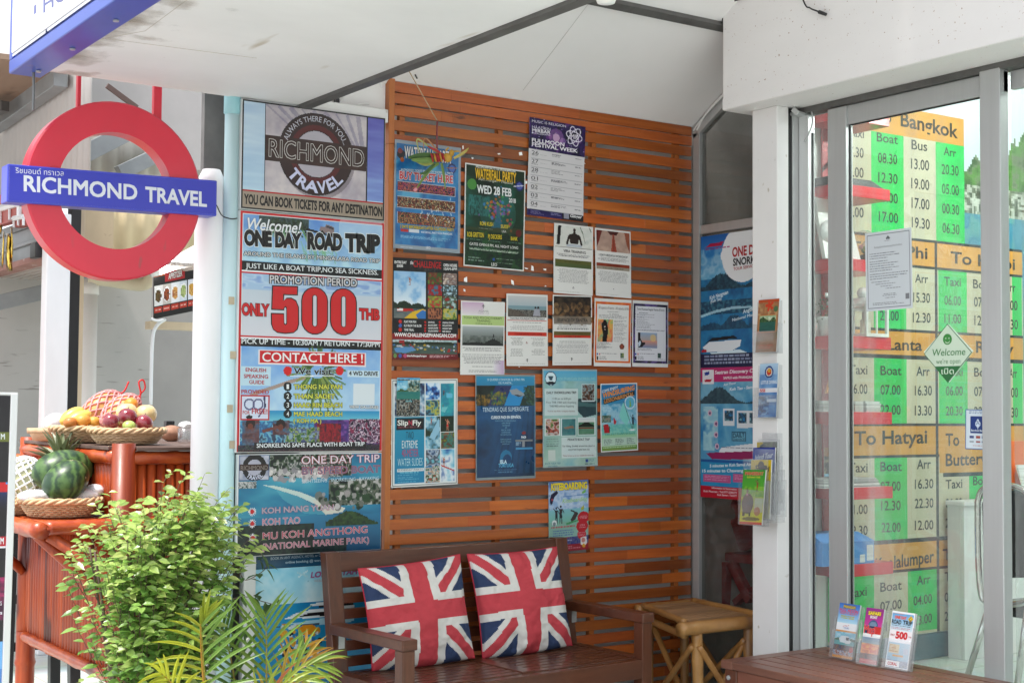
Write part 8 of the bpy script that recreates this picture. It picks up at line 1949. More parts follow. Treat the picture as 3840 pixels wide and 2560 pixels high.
# lower tier
c0 = spot(140, 1184, 1, 5.43)
bL = Vector((c0.x, 5.43, ZLo - .002)); rB = .150
basket(bL, rB, .075, 'wide wicker basket with two watermelons on the lower shelf', 28, 7)
YL = bL.y
wm_m = bpy.data.materials.new('watermelon_skin'); wm_m.use_nodes = True
_n = wm_m.node_tree.nodes; _l = wm_m.node_tree.links.new
_tc = _n.new('ShaderNodeTexCoord'); _w = _n.new('ShaderNodeTexWave'); _w.inputs['Scale'].default_value = 9; _w.inputs['Distortion'].default_value = 7; _w.inputs['Detail'].default_value = 3; _w.inputs['Detail Scale'].default_value = 2.2
_l(_tc.outputs['Object'],_w.inputs['Vector']); _r = _n.new('ShaderNodeValToRGB'); _r.color_ramp.elements[0].color = (.013,.042,.016,1); _r.color_ramp.elements[1].color = (.075,.15,.04,1); _l(_w.outputs['Fac'],_r.inputs['Fac'])
_n2 = _n.new('ShaderNodeTexNoise'); _n2.inputs['Scale'].default_value = 42; _l(_tc.outputs['Object'],_n2.inputs['Vector']); _r2 = _n.new('ShaderNodeValToRGB'); _r2.color_ramp.elements[0].position = .73; _r2.color_ramp.elements[1].position = .76; _l(_n2.outputs['Fac'],_r2.inputs['Fac'])
_m = _n.new('ShaderNodeMix'); _m.data_type = 'RGBA'; _l(_r2.outputs['Color'],_m.inputs['Factor']); _l(_r.outputs['Color'],_m.inputs['A']); _m.inputs['B'].default_value = (.45,.42,.25,1); _l(_m.outputs['Result'],_n['Principled BSDF'].inputs['Base Color']); _n['Principled BSDF'].inputs['Roughness'].default_value = .36
t = E2(615,1110,YL - .045); fruit('watermelon','smaller striped watermelon in front in the wide basket','watermelon',t,.094,.080,.072,wm_m,Matrix.Rotation(R(-38),3,'Y'),group='watermelons in the wide basket',n=32,k=20)
t = E2(585,985,YL + .075); fruit('watermelon','bigger dark watermelon behind in the wide basket','watermelon',t,.118,.085,.080,wm_m,Matrix.Rotation(R(-8),3,'Y'),tint=(.6,.6,.6),group='watermelons in the wide basket',n=32,k=20)
m = MB()
for x,y,a,b in ((250,1280,.058,.024),(870,1270,.052,.026),(800,1330,.03,.02),(380,1340,.04,.02),(960,1215,.035,.024)):
 q = E2(x, y, YL - .03); m.ball(q, a, .05, b, 16, 10, lump=.10)
for x in (-.06, .05): m.ball((bL.x + x, YL + .02, bL.z + .045), .07, .09, .035, 16, 10, lump=.1)
o = m.build('bubble_wrap',foamb,smooth=True); tag(o,'crumpled white bubble wrap around the watermelons','bubble wrap')
netted('netted_pomelo','round fruit in a white foam net on the lower shelf',E2(120,1085,YL + .22),.075,.085,Matrix.Rotation(R(15),3,'Y'),net_w,None,n=13,r_=.004,skin=mat('pale_pomelo',(.5,.5,.3),.5))
bS = E2(60,1370,YL + .2); bS.z = ZLo - .002; basket(bS,.10,.06,'small wicker basket under the white netted fruit',20,6)
# pineapple
pc = E2(560, 850, YL + .24)
t = thing('pineapple', 'pineapple with spiky grey green crown behind the watermelons', 'pineapple', (pc.x, pc.y, ZLo))
m = MB(); m.ball((pc.x,pc.y,ZLo + .085),.055,.055,.085,18,14,lump=.03); m.build('fruit_body',mat('pineapple_skin',(.24,.14,.05),.6,var=.4,scale=(40,40,40),bump=.8,bscale=60),t,smooth=True)
m = MB()
def blade(m, o_, d, ln, wd, droop, tint, seg=5, upn=Vector((0, 0, 1))):
 o_, d = Vector(o_), Vector(d).normalized(); sd_ = d.cross(upn)
 if sd_.length < .1: sd_ = d.cross(Vector((1, 0, 0)))
 sd_.normalize(); vs = []; p_ = o_.copy()
 for i in range(seg + 1):
  f = i / seg; w_ = wd * (math.sin(math.pi * min(1, .18 + f * .82)) ** .8) * (1 if f < .98 else .05)
  k_ = sd_.cross(d).normalized() * w_ * .35
  vs += [p_ - sd_ * w_ / 2 + k_,p_,p_ + sd_ * w_ / 2 + k_]; d = (d + Vector((0,0,-droop / seg))).normalized(); p_ = p_ + d * ln / seg
 fs = []
 for i in range(seg):
  a = i * 3; fs += [(a, a + 1, a + 4, a + 3), (a + 1, a + 2, a + 5, a + 4)]
 m.add(vs, fs, tint)
for k in range(46):
 a = k * 2.4; el = .25 + 1.1 * (k / 46); c_ = rng.uniform(.7,1.15); blade(m,(pc.x,pc.y,ZLo + .165 + .02 * k / 46),(math.cos(a) * math.cos(el),math.sin(a) * math.cos(el),math.sin(el)),rng.uniform(.11,.17),.026,rng.uniform(.3,.8),(c_,c_,c_ * .95))
m.build('crown', mat('pineapple_leaf', (.10, .13, .06), .4, col2=(.21, .24, .13), scale=(20, 20, 20)), t)
# bottle, jar and bundle behind the bar top
q = E2(1830,560,6.2); t = thing('sauce_bottle','white bottle with a square black cap on the upper bar','bottle',(q.x,6.2,zU - .008))
m = MB(); m.box(q.x - .022, q.x + .022, 6.18, 6.22, zU - .008, zU + .045); m.build('bottle_body', cer, t, bevel=.006)
m = MB(); m.box(q.x - .020, q.x + .020, 6.182, 6.218, zU + .0455, zU + .078); m.build('cap', plast_b, t, bevel=.004)
q = E2(1860,590,5.95); m = MB(); m.ball((q.x,5.95,zU + .026),.05,.04,.036,18,12,lump=.06); o = m.build('brown_bundle',mat('brown_paper_bundle',(.36,.19,.12),.6,var=.25,scale=(20,20,20),bump=.4),smooth=True); tag(o,'rounded brown bundle on the upper bar beside the glass jar','bundle')
q = E2(2030,600,5.7); t = thing('glass_jar','glass jar with crumpled foil top at the column end of the bar','jar',(q.x,5.7,zU - .008))
m = MB(); m.lathe([(.03,0),(.034,.004),(.034,.06),(.031,.06),(.031,.006),(.0,.006)],(q.x,5.7,zU - .008),20); m.build('jar_body',acrylic,t,smooth=True)
m = MB(); m.ball((q.x, 5.7, zU + .062), .032, .032, .02, 14, 8, lump=.15); m.build('foil_top', alu_light, t)
# dark stool standing behind the banner
t = thing('black_stool', 'tall black wooden stool behind the red bamboo bar', 'stool', (1.93, 7.0, 0))
for dx_, dy_ in ((-.16, -.16), (.16, -.16), (-.16, .16), (.16, .16)):
 m = MB(); m.bar((2.0 + dx_,7.0 + dy_,0),(2.0 + dx_ * .9,7.0 + dy_ * .9,.78),.05,.05,upv=(1,0,0)); m.build('leg',plast_b,t,bevel=.003)
m = MB(); m.box(1.83, 2.17, 6.83, 7.17, .781, .82); m.build('seat', plast_b, t, bevel=.006)
for z in (.28, .5):
 m = MB(); m.bar((1.86,6.85,z),(2.14,6.85,z),.03,.04); m.bar((1.86,6.87,z - .06),(1.86,7.13,z - .06),.03,.04); m.build('stretcher',plast_b,t,bevel=.002)
# ------------------------------------------------------------------ standing banner at the edge of the picture
ab = thing('pavement_board', 'black standing advertising board with aluminium edge', 'pavement sign', (1.0, 4.62, 0))
x1_,x0_ = spot(37,950,1,4.62).x,spot(37,950,1,4.62).x - .52; zt_ = spot(30,904,1,4.62).z; xb1 = spot(8,1568,1,4.62).x; zb1 = spot(8,1568,1,4.62).z; sl_ = (x1_ - xb1) / (zt_ - zb1) * .35; drop = zt_
m = MB()
for xx in (x1_ - .022, x0_):
 s_ = sl_ * drop; m.hexa([(xx - s_,4.60,.0),(xx + .022 - s_,4.60,0),(xx + .022 - s_,4.635,0),(xx - s_,4.635,0),(xx,4.60,zt_),(xx + .022,4.60,zt_),(xx + .022,4.635,zt_),(xx,4.635,zt_)])
m.hexa([(x0_,4.602,zt_ - .004),(x1_,4.602,zt_ - .004),(x1_,4.633,zt_ - .004),(x0_,4.633,zt_ - .004),(x0_,4.602,zt_ + .004),(x1_,4.602,zt_ + .004),(x1_,4.633,zt_ + .004),(x0_,4.633,zt_ + .004)]); m.build('frame',alu_light,ab,bevel=.002)
s_ = sl_ * drop
p = Print(None,[(x0_ + .022,4.61,zt_ - .006),(x1_ - .0225,4.61,zt_ - .006),(x1_ - .0225 - s_,4.61,.03),(x0_ + .022 - s_,4.61,.03)],1,4.61,cell=.006,thick=.004,seed=110,bg=(.09,.08,.10))
p.photo((0, 0, 1, 1), [(.08, .07, .09), (.14, .12, .15), (.09, .08, .11)], 4, 1); E3 = lambda x, y: p.uv('e3', x, y)
a,b = E3(0,240)[1],E3(0,290)[1]; p.rect((.8,a,1,b),(.45,.48,.2)); p.text('M','e3',2,276,24,276,28,col=(.88,.9,.9),bold=.03)
a,b = E3(0,510)[1],E3(0,560)[1]; p.rect((.7,a,1,b),(.35,.6,.82)); a = E3(6,545); p.disc(a[0],a[1],.05,(.80,.1,.15)); p.grad((.3,E3(0,560)[1],1,E3(0,660)[1]),(.15,.2,.4),(.1,.09,.13)); a,b = E3(0,790)[1],E3(0,838)[1]; p.rect((.7,a,1,b),(.74,.08,.18)); p.text('M','e3',0,830,18,830,32,col=(.92,.92,.93),bold=.03); p.rect((.7,E3(0,842)[1],1,E3(0,856)[1]),(.88,.88,.9)); p.photo((.5,E3(0,1010)[1],1,E3(0,1230)[1]),[(.55,.1,.35),(.4,.08,.3),(.7,.2,.45),(.3,.08,.25)],4,3); p.text('S','e3',0,1155,6,1155,22,col=(.9,.9,.92),bold=.02); p.text('s','e3',-2,1202,10,1202,18,col=(.9,.9,.92),bold=.02); p.grad((.4,E3(0,1350)[1],1,1),(.4,.62,.85),(.2,.35,.6)); p.disc(.95,E3(0,1420)[1],.1,(.5,.72,.9))
p.finish('printed_sheet', None, None, material=VINYL, parent=ab)
# ------------------------------------------------------------------ the neighbouring building further along
block = mat('painted_block_wall',(.47,.455,.43),.8,var=.07,scale=(3,3,3),bump=.5,bscale=6,spots=((.30,.28,.26),5,.62,(.8,1,6)))
YB2 = 10.0
m = MB(); m.box(1.6,spot(346,800,1,YB2).x,YB2,YB2 + .15,0,2.42); o = m.build('block_wall',block); tag(o,'white painted block wall far behind the fruit bar','wall')
m = MB(); m.box(spot(346,800,1,YB2).x,6.5,YB2 + .35,YB2 + .5,0,3.2); o = m.build('recess_wall',mat('grey_block_wall',(.33,.32,.31),.8,var=.1,scale=(3,3,3),bump=.5,bscale=6)); tag(o,'greyer recessed wall beneath the food menu board','wall')
def panel(name, c, pts, Y_, d, mtl, label, cat):
 m = MB(); m.prism([cs(c,x,y,1,Y_) for x,y in pts],(0,d,0)); o = m.build(name,mtl,bevel=.002); tag(o,label,cat); return o
wpost = mat('white_post_paint',(.80,.82,.84),.5,var=.05,scale=(6,6,2)); cream = mat('cream_paint',(.66,.54,.38),.5,var=.08,scale=(8,8,2),spots=((.3,.16,.08),5,.70,(1,1,.6)))
a, b = spot(103, 800, 1, 8.2).x, spot(158, 800, 1, 8.2).x
m = MB(); m.box(a,b,8.2,8.3,0,2.5); o = m.build('white_post',wpost,bevel=.006); tag(o,'thick white post standing behind the fruit bar','post')
a, b = spot(158, 800, 1, 8.6).x, spot(173, 800, 1, 8.6).x
m = MB(); m.box(a,b + .02,8.6,8.68,0,3.2); o = m.build('black_post',plast_b,bevel=.003); tag(o,'slim black post between the white and cream posts','post')
a, b = spot(171, 800, 1, 8.9).x, spot(190, 800, 1, 8.9).x
m = MB(); m.box(a,b,8.9,8.98,0,2.9); o = m.build('cream_post',cream,bevel=.003); tag(o,'cream painted post beside the cream drain pipe','post')
bluep = mat('blue_wall_paint', (.16, .38, .50), .6, var=.2, scale=(4, 4, 4))
a, b = spot(190, 800, 1, 9.5).x, spot(200, 800, 1, 9.5).x
m = MB(); m.box(a,b + .03,9.5,9.6,0,2.35); o = m.build('blue_edge',bluep); tag(o,'narrow blue painted wall edge behind the cream pipe','wall edge')
cpipe = mat('cream_pvc', (.70, .62, .45), .4, var=.06, scale=(3, 3, 3)); pq = lambda x, y, Y_=9.3: cs('c6', x, y, 1, Y_)
t = thing('cream_pipe', 'cream plastic drain pipe with an elbow under the red ring', 'pipe', (pq(590, 900).x, 9.3, 0))
r_ = (pq(640, 900).x - pq(535, 900).x) / 2; a = pq(588, 430)
m = MB(); m.tube([(a.x,9.3,0),(a.x,9.3,a.z)],r_,18); m.lathe([(r_ * 1.1,a.z - .02),(r_ * 1.14,a.z - .1),(r_ * 1.0,a.z - .1)],(a.x,9.3,0),18); m.build('upright',mat('pale_pvc',(.72,.70,.66),.4,var=.05),t,smooth=True)
m = MB(); m.tube(smooth_path([pq(575,425,9.28),pq(700,435,9.25),pq(850,460,9.2),pq(940,462,9.15),pq(985,420,9.12),pq(990,340,9.1)]),r_ * .82,16); m.build('elbow_run',cpipe,t,smooth=True)
# corrugated sheets
def corr(name, c, pts, Y_, pitch, mtl, label, amp=.012):
 q = [cs(c,x,y,1,Y_) for x,y in pts]; TL2,TR2,BR2,BL2 = q; n_ = max(8,int((TR2 - TL2).length / pitch * 4)); m = MB(); vs,fs = [],[]
 for i in range(n_ + 1):
  f = i / n_; d = amp * math.sin(i * math.pi / 2)
  for P0, P1 in ((TL2, TR2), (BL2, BR2)): v = P0.lerp(P1, f); vs.append((v.x, v.y + d, v.z))
 for i in range(n_): fs.append((2 * i, 2 * i + 1, 2 * i + 3, 2 * i + 2))
 m.add(vs,fs); o = m.build(name,mtl,smooth=True); tag(o,label,'metal sheet'); md = o.modifiers.new('thick','SOLIDIFY'); md.thickness = .004; return o
cw = mat('white_sheet_metal',(.47,.455,.44),.5,var=.06,scale=(3,3,3)); cc = mat('cream_sheet_metal',(.70,.58,.36),.5,var=.06,scale=(3,3,3))
m = MB(); vs, fs = [], []; n_ = 150
for i in range(n_ + 1):
 y = 7.74 + 3.9 * i / n_; d = .010 * math.sin(i * math.pi / 2)
 vs += [(2.47 + d, y, 2.60), (2.47 + d, y, 4.2)]
for i in range(n_): fs.append((2 * i, 2 * i + 1, 2 * i + 3, 2 * i + 2))
m.add(vs,fs); o = m.build('corrugated_gable',cw,smooth=True); tag(o,'pale corrugated metal wall behind the red ring','metal sheet'); o.modifiers.new('thick','SOLIDIFY').thickness = .004
corr('corrugated_roof','b1',[(350,700),(1400,760),(1400,1215),(350,1180)],9.6,.11,mat('ivory_sheet_metal',(.50,.48,.43),.5,var=.05),'ivory corrugated sheet seen through the upper ring')
corr('corrugated_wall','c6',[(480,-140),(1300,-140),(1300,260),(480,260)],9.75,.13,cc,'cream corrugated sheet seen through the lower ring')
panel('fibre_board','b1',[(590,430),(1500,500),(1500,1172),(1240,1172),(1130,890),(640,860),(590,900)],8.2,.03,mat('grey_fibre_board',(.43,.41,.40),.7,var=.06),'plain grey fibre board behind the top of the red ring','board')
rusty = mat('rust_stained_cream',(.62,.50,.33),.6,var=.1,scale=(6,6,3),spots=((.22,.09,.03),7,.64,(1,1,1)))
panel('rusty_plate','c6',[(522,-20),(745,-40),(740,228),(530,228)],9.55,.05,rusty,'rust spotted cream metal plate inside the lower ring','metal plate')
gst = mat('grey_steel', (.30, .32, .33), .5, metal=.3, var=.15, scale=(5, 5, 5))
m = MB(); m.bar(cs('b1',380,1165,1,9.4),cs('b1',850,925,1,9.4),.08,.12); o = m.build('steel_rafter',gst,bevel=.004); tag(o,'grey steel rafter crossing the upper opening of the ring','rafter')
m = MB(); m.bar(cs('b1',820,1195,1,9.5),cs('b1',1085,1070,1,9.5),.08,.10); o = m.build('steel_purlin',gst,bevel=.004); tag(o,'short grey steel purlin low inside the upper ring opening','purlin')
m = MB(); m.bar(cs('b1',735,590,1,7.6),cs('b1',945,745,1,7.6),.016,.03); o = m.build('brown_bracket',mat('brown_steel',(.10,.06,.05),.5),bevel=.003); tag(o,'brown steel bracket slanting above the red ring','bracket')
# eave of the neighbouring roof, top left
XE = 2.4; a, b = cs('b1', -40, 850, 0, XE), cs('b1', 420, 520, 0, XE)
ply = mat('brown_plywood',(.23,.15,.10),.7,col2=(.36,.26,.19),scale=(3,.7,3),spots=((.12,.07,.045),3,.60,(1,.4,1)))
m = MB(); m.bar(a,b,.08,.13); o = m.build('eave_beam',gst,bevel=.004); tag(o,'grey steel eave beam of the neighbouring roof','beam')
m = MB(); z_ = max(a.z,b.z) + .03; m.hexa([(XE - 2.6,b.y - .1,z_ - .05),(XE,b.y - .1,z_),(XE,11.5,z_ - .1),(XE - 2.6,11.5,z_ - .15),(XE - 2.6,b.y - .1,z_ - .02),(XE,b.y - .1,z_ + .03),(XE,11.5,z_ - .07),(XE - 2.6,11.5,z_ - .12)]); o = m.build('plywood_eave',ply); tag(o,'brown plywood underside of the neighbouring roof eave','eave')
m = MB(); m.bar((XE - .55,11.2,z_ - .19),(XE - .12,b.y + .7,z_ - .10),.05,.06); o = m.build('dark_batten',dark_steel); tag(o,'dark batten under the brown plywood eave','batten')
# low beam, soffit and hanging things at the left edge
XB = 2.45; k2 = lambda x, y, X_=XB: cs('k2', x, y, 0, X_)
zt_, zm_, zf_ = k2(190, 690).z, k2(190, 1130).z, k2(190, 1215).z; y0_, y1_ = k2(690, 900).y, 12.0
m = MB(); m.box(XB,XB + .04,y0_,y1_,zm_,zt_); m.box(XB - .012,XB + .06,y0_,y1_,zt_ + .001,zt_ + .05); m.box(XB - .02,XB,y0_,y1_,(zt_ + zm_) / 2 - .012,(zt_ + zm_) / 2 + .012); o = m.build('roof_beam',gst,bevel=.004); tag(o,'grey channel beam of the low roof at the picture edge','beam')
m = MB(); m.box(XB - .03,XB + .08,y0_,y1_,zf_,zm_ - .001); o = m.build('rusty_flange',mat('rusty_red_paint',(.28,.12,.10),.7,col2=(.42,.24,.2),scale=(3,3,12),spots=((.5,.42,.38),9,.66,(1,1,1)))); tag(o,'peeling rusty red flange under the grey channel beam','beam')
m = MB(); n_ = 30
for i in range(n_): x = XB + .085 + i * .03; m.box(x,x + .026,y0_ - .1,YB2 - .01,zf_ + .01 + (i % 2) * .006,zf_ + .03)
o = m.build('slatted_soffit',mat('pinkish_soffit',(.52,.46,.42),.6,var=.06,scale=(3,.6,3))); tag(o,'pale grooved soffit under the low roof','soffit')
m = MB(); m.bar(pq(-40,590,9.6),pq(292,512,9.6),.07,.10); o = m.build('steel_strut',gst,bevel=.004); tag(o,'grey steel strut along the top of the far block wall','strut')
brick_r = mat('red_sign_tile', (.42, .085, .07), .5, var=.1)
t = thing('red_panel_sign','red panelled box sign with white grid lines behind the blue bar','sign',k2(100,350,2.3))
P0, P1, P2, P3 = k2(-200, 320, 2.3), k2(300, 190, 2.3), k2(300, 480, 2.3), k2(-200, 620, 2.3)
m = MB(); m.prism([k2(-300,250,2.3),k2(75,90,2.3),k2(75,270,2.3),k2(345,330,2.3),k2(345,570,2.3),k2(205,600,2.3),k2(190,510,2.3),k2(-300,640,2.3)],(.05,0,0)); m.build('panel',brick_r,t)
m = MB()
for (x0q,y0q,x1q,y1q,w_) in ((-100,350,250,250,.022),(65,100,65,280,.008),(8,340,8,530,.008),(140,290,140,490,.008),(285,300,285,450,.016),(200,470,340,440,.016),(205,470,205,600,.008),(270,470,270,570,.008),(345,470,345,570,.008)): m.tube([k2(x0q,y0q,2.292),k2(x1q,y1q,2.292)],w_,6)
m.build('white_lines', wpost, t)
gold = mat('gold_foil', (.72, .50, .10), .16, metal=1., var=.2, scale=(30, 30, 6), bump=.5, bscale=25)
t = thing('gold_foil_letters','shiny gold foil balloon strips hanging under the red panel sign','foil balloon',k2(110,620,2.25))
for rows_ in (((100,135,690),(95,165,760),(88,150,900),(84,172,1040),(92,175,1150),(108,180,1240)),((150,185,600),(160,190,720),(150,196,880),(152,192,1000),(160,184,1100)),((40,66,660),(34,70,800),(24,64,950),(16,60,1100),(20,44,1190)),((-30,40,560),(-20,30,640),(-30,20,700))):
 m = MB(); vs, fs = [], []
 for i,(xl,xr,y) in enumerate(rows_): vs += [k2(xl,y,2.25),k2((xl + xr) / 2,y,2.25 - .02 * (1 + i % 2)),k2(xr,y,2.25)]
 for i in range(len(rows_) - 1): q = i * 3; fs += [(q, q + 1, q + 4, q + 3), (q + 1, q + 2, q + 5, q + 4)]
 m.add(vs, fs); m.build('foil_strip', gold, t, smooth=True).modifiers.new('thick', 'SOLIDIFY').thickness = .002
m = MB(); a = k2(608,930,2.4); m.box(a.x - .05,a.x - .01,a.y - .06,a.y + .06,a.z - .05,a.z + .04); o = m.build('small_lamp',plast_b,bevel=.006); tag(o,'small black fitting on the beam beside the white post','lamp fitting')
# food menu board with lit tube above
p = Print('k5',[(160,440),(1040,230),(1040,1165),(158,1300)],1,8.7,cell=.007,thick=.02,seed=120,bg=(.12,.12,.12)); kk = lambda x,y: p.uv('k5',x,y)
def kr(x0,y0,x1,y1,col): a,b = kk(x0,y0),kk(x1,y1); p.rect((min(a[0],b[0]),min(a[1],b[1]),b[0],b[1]),col); return (a[0],a[1],b[0],b[1])
v0, v1 = kk(160, 680)[1], kk(160, 1075)[1]
p.rect((0, .0, 1, .09), (.72, .38, .14)); p.photo((0, 0, 1, .09), [(.75, .42, .18), (.55, .25, .1)], 2, 1, .6, asp=14)
for k,(pal,c1) in enumerate((([(.35,.30,.15),(.5,.4,.2),(.4,.2,.2)],(.85,.86,.86)),([(.55,.28,.1),(.68,.38,.14),(.35,.2,.12)],(.75,.74,.72)),([(.78,.62,.35),(.55,.3,.2),(.85,.72,.5)],(.86,.88,.9)),([(.62,.70,.45),(.75,.78,.55),(.5,.55,.4)],(.80,.84,.88)),([(.82,.66,.3),(.7,.5,.2),(.85,.75,.5)],(.86,.88,.92)))):
 u0,u1 = .02 + k * .185,.20 + k * .185; p.rect((u0,.30,u1,.72),c1); cu = (u0 + u1) / 2; p.disc(cu,.51,.085,(.9,.91,.92),ry=.155); p.disc(cu,.52,.066,pal[0],ry=.13); q = (cu - .05,.43,cu + .05,.61); p.photo(q,pal,3,k + 4,.8)
 p.rect((u0,.755,u1 - .006,.87),(.72,.26,.18)); p.lines((u0 + .03,.80,u1 - .03,.835),1,(.92,.86,.84),.85,k,minw=.9)
p.rect((.25,.02,.70,.25),(.66,.16,.18)); p.textuv('APPETIZER',.33,.20,.64,.12,(.82,.82,.82),.03,out=(.35,.2,.2),ow=.05,lay=2,v1=.18)
p.finish('menu_board', 'food menu board with plates of food reading APPETIZER', 'menu board', material=VINYL)
t = thing('neighbour_tube_lamp', 'lit fluorescent tube above the food menu board', 'lamp', cs('k5', 600, 250, 1, 8.5))
A,B = cs('k5',265,385,1,8.5),cs('k5',1080,120,1,8.5); m = MB(); m.tube([A,B],.03,12); m.build('tube',mat('bright_tube',(.95,.95,.95),.3,emit=((1,.98,.95),7)),t,smooth=True)
m = MB(); m.tube([A + Vector((-.045, 0, -.012)), A], .034, 12); m.build('end_cap', cer, t, smooth=True)
m = MB(); m.bar(A + Vector((.1, .05, .06)), B + Vector((0, .05, .06)), .05, .04); m.build('housing', cer, t)
m = MB(); m.tube(smooth_path([cs('k5',140,1330,1,8.65),cs('k5',260,1370,1,8.65),cs('k5',380,1345,1,8.65)]),.008,8); m.tube(smooth_path([cs('c6',1080,690,1,8.8),cs('c6',1020,740,1,8.8),cs('c6',995,850,1,8.8),cs('c6',985,1250,1,8.8)]),.012,8); o = m.build('white_wire',wpost,smooth=True); tag(o,'pale wire drooping below the food menu board','wire')
m = MB(); m.box(spot(346,740,1,8.9).x,5.2,8.9,9.0,spot(400,739,1,8.9).z - .05,spot(400,739,1,8.9).z); o = m.build('menu_shelf',cream); tag(o,'cream lintel strip under the food menu board','lintel')
q = cs('e3',100,420,1,8.0); m = MB(); m.box(1.0,q.x + .08,7.6,8.4,q.z - .10,q.z + .06); o = m.build('orange_bench_top',mat('orange_paint',(.70,.20,.07),.5,var=.1),bevel=.004); tag(o,'orange painted counter top glimpsed beside the standing board','counter')
# ------------------------------------------------------------------ woven leaf grasshopper on a stick
YG = 4.80; g = lambda x, y, d=0: cs('s3', x, y, 1, YG + d)
t = thing('woven_grasshopper', 'woven palm leaf grasshopper hanging on a thin stick', 'ornament', g(980, 1340))
leafm = mat('dried_palm_leaf', (.95, .95, .95), .5, var=.25, scale=(40, 40, 40), bump=.2)
def strip(m, pts, wd, tint, d=.0):
 q = smooth_path([g(x, y, d + i * .004) for i, (x, y) in enumerate(pts)], 4); vs, fs = [], []
 for i, p_ in enumerate(q):
  dd = (q[min(i + 1,len(q) - 1)] - q[max(i - 1,0)]).normalized(); s_ = dd.cross(Vector((0,1,0))).normalized(); f = i / (len(q) - 1); w_ = wd * (1 - abs(2 * f - .7) ** 2 * .45); vs += [p_ - s_ * w_ / 2,p_ + Vector((0,-.002,0)),p_ + s_ * w_ / 2]
 for i in range(len(q) - 1): a = i * 3; fs += [(a, a + 1, a + 4, a + 3), (a + 1, a + 2, a + 5, a + 4)]
 m.add(vs, fs, tint)
GR, RE, YE, DG = (.16, .27, .06), (.45, .02, .03), (.60, .33, .04), (.06, .14, .03)
m = MB(); m.tube([g(1290,1600 - 1600 + 10,0) if False else g(480,-10),g(940,800)],.0022,6,tint=(.55,.40,.25)); m.build('stick',leafm,t,smooth=True)
m = MB(); m.tube([g(940,800),g(935,1000),g(937,1210)],.0035,6,tint=(.25,.05,.06)); m.build('stem',leafm,t,smooth=True)
m = MB(); m.ball(g(940,1340),.028,.014,.017,14,10,tint=RE); m.ball(g(1090,1340),.021,.014,.019,14,10,tint=YE); m.ball(g(1150,1270),.011,.010,.014,10,8,tint=YE)
for k in range(5): m.tube([g(850 + 42 * k,1275,-.014),g(880 + 42 * k,1400,-.016)],.0035,6,tint=(RE,YE,RE,YE,RE)[k])
m.build('body', leafm, t, smooth=True)
m = MB(); strip(m,((900,1310),(700,1310),(510,1340)),.024,DG); strip(m,((900,1370),(720,1380),(560,1370)),.022,GR,-.01); strip(m,((880,1400),(760,1430),(620,1390)),.018,(.30,.33,.07),-.006); m.build('wing',leafm,t)
m = MB(); strip(m,((960,1420),(860,1480),(760,1600),(640,1790)),.016,GR); strip(m,((1000,1420),(1030,1560),(1060,1800)),.013,GR,-.01); strip(m,((900,1430),(760,1560),(680,1570)),.012,DG); m.build('leg',leafm,t)
m = MB(); strip(m,((960,1290),(800,1160),(650,1065),(655,1180),(700,1300)),.008,(.40,.42,.14)); strip(m,((1000,1300),(880,1160),(760,1050),(735,1200)),.007,(.45,.20,.08),-.006); strip(m,((1010,1290),(900,1220),(790,1170)),.010,RE,-.012); m.build('antenna',leafm,t)
m = MB(); strip(m,((1140,1260),(1220,1245),(1285,1250)),.007,YE); strip(m,((1180,1350),(1290,1290),(1360,1240),(1400,1195)),.012,(.55,.45,.12)); strip(m,((1060,1240),(1100,1200),(1110,1195)),.008,YE); m.build('feeler',leafm,t)
m = MB(); strip(m, ((640, 1790), (615, 1810), (590, 1815)), .012, (.75, .30, .35)); m.build('tip', leafm, t)
# cables around the top corner of the slats
m = MB(); m.tube(smooth_path([g(580,-60,.06),g(572,20,.06),g(600,90,.06),g(645,180,.06)]),.003,8); m.tube(smooth_path([g(690,0,.06),g(740,22,.06),g(790,36,.06)]),.003,8); o = m.build('black_cable_ends',blackc,smooth=True); tag(o,'black cable ends poking out above the slat wall corner','cable')
m = MB(); m.tube(smooth_path([cs('s3',x,y,1,4.885) for x,y in ((120,320),(105,240),(160,180),(290,135),(600,155),(900,195),(1150,225),(1290,270),(1400,318))]),.0042,8); o = m.build('white_flex',white_paint,smooth=True); tag(o,'white cable looping over the corner post of the slat wall','cable')
m = MB(); m.tube(smooth_path([cs('b2',x,y,1,4.90) for x,y in ((1035,105),(1010,160),(985,195))]),.004,8); m.tube(smooth_path([cs('b2',x,y,1,4.90) for x,y in ((1100,215),(1160,190),(1220,190))]),.004,8); m.tube(smooth_path([cs('b2',x,y,1,4.90) for x,y in ((1200,230),(1250,220),(1315,235))]),.004,8); o = m.build('tangled_flex',white_paint,smooth=True); tag(o,'tangled white cables lying on the trunking above the logo board','cables')
m = MB(); a,b = cs('b2',950,145,1,4.915),cs('b2',980,200,1,4.915); m.box(a.x,b.x,4.905,4.92,b.z,a.z); o = m.build('dark_clip',plast_b); tag(o,'small dark clip on the white wall patch','clip')
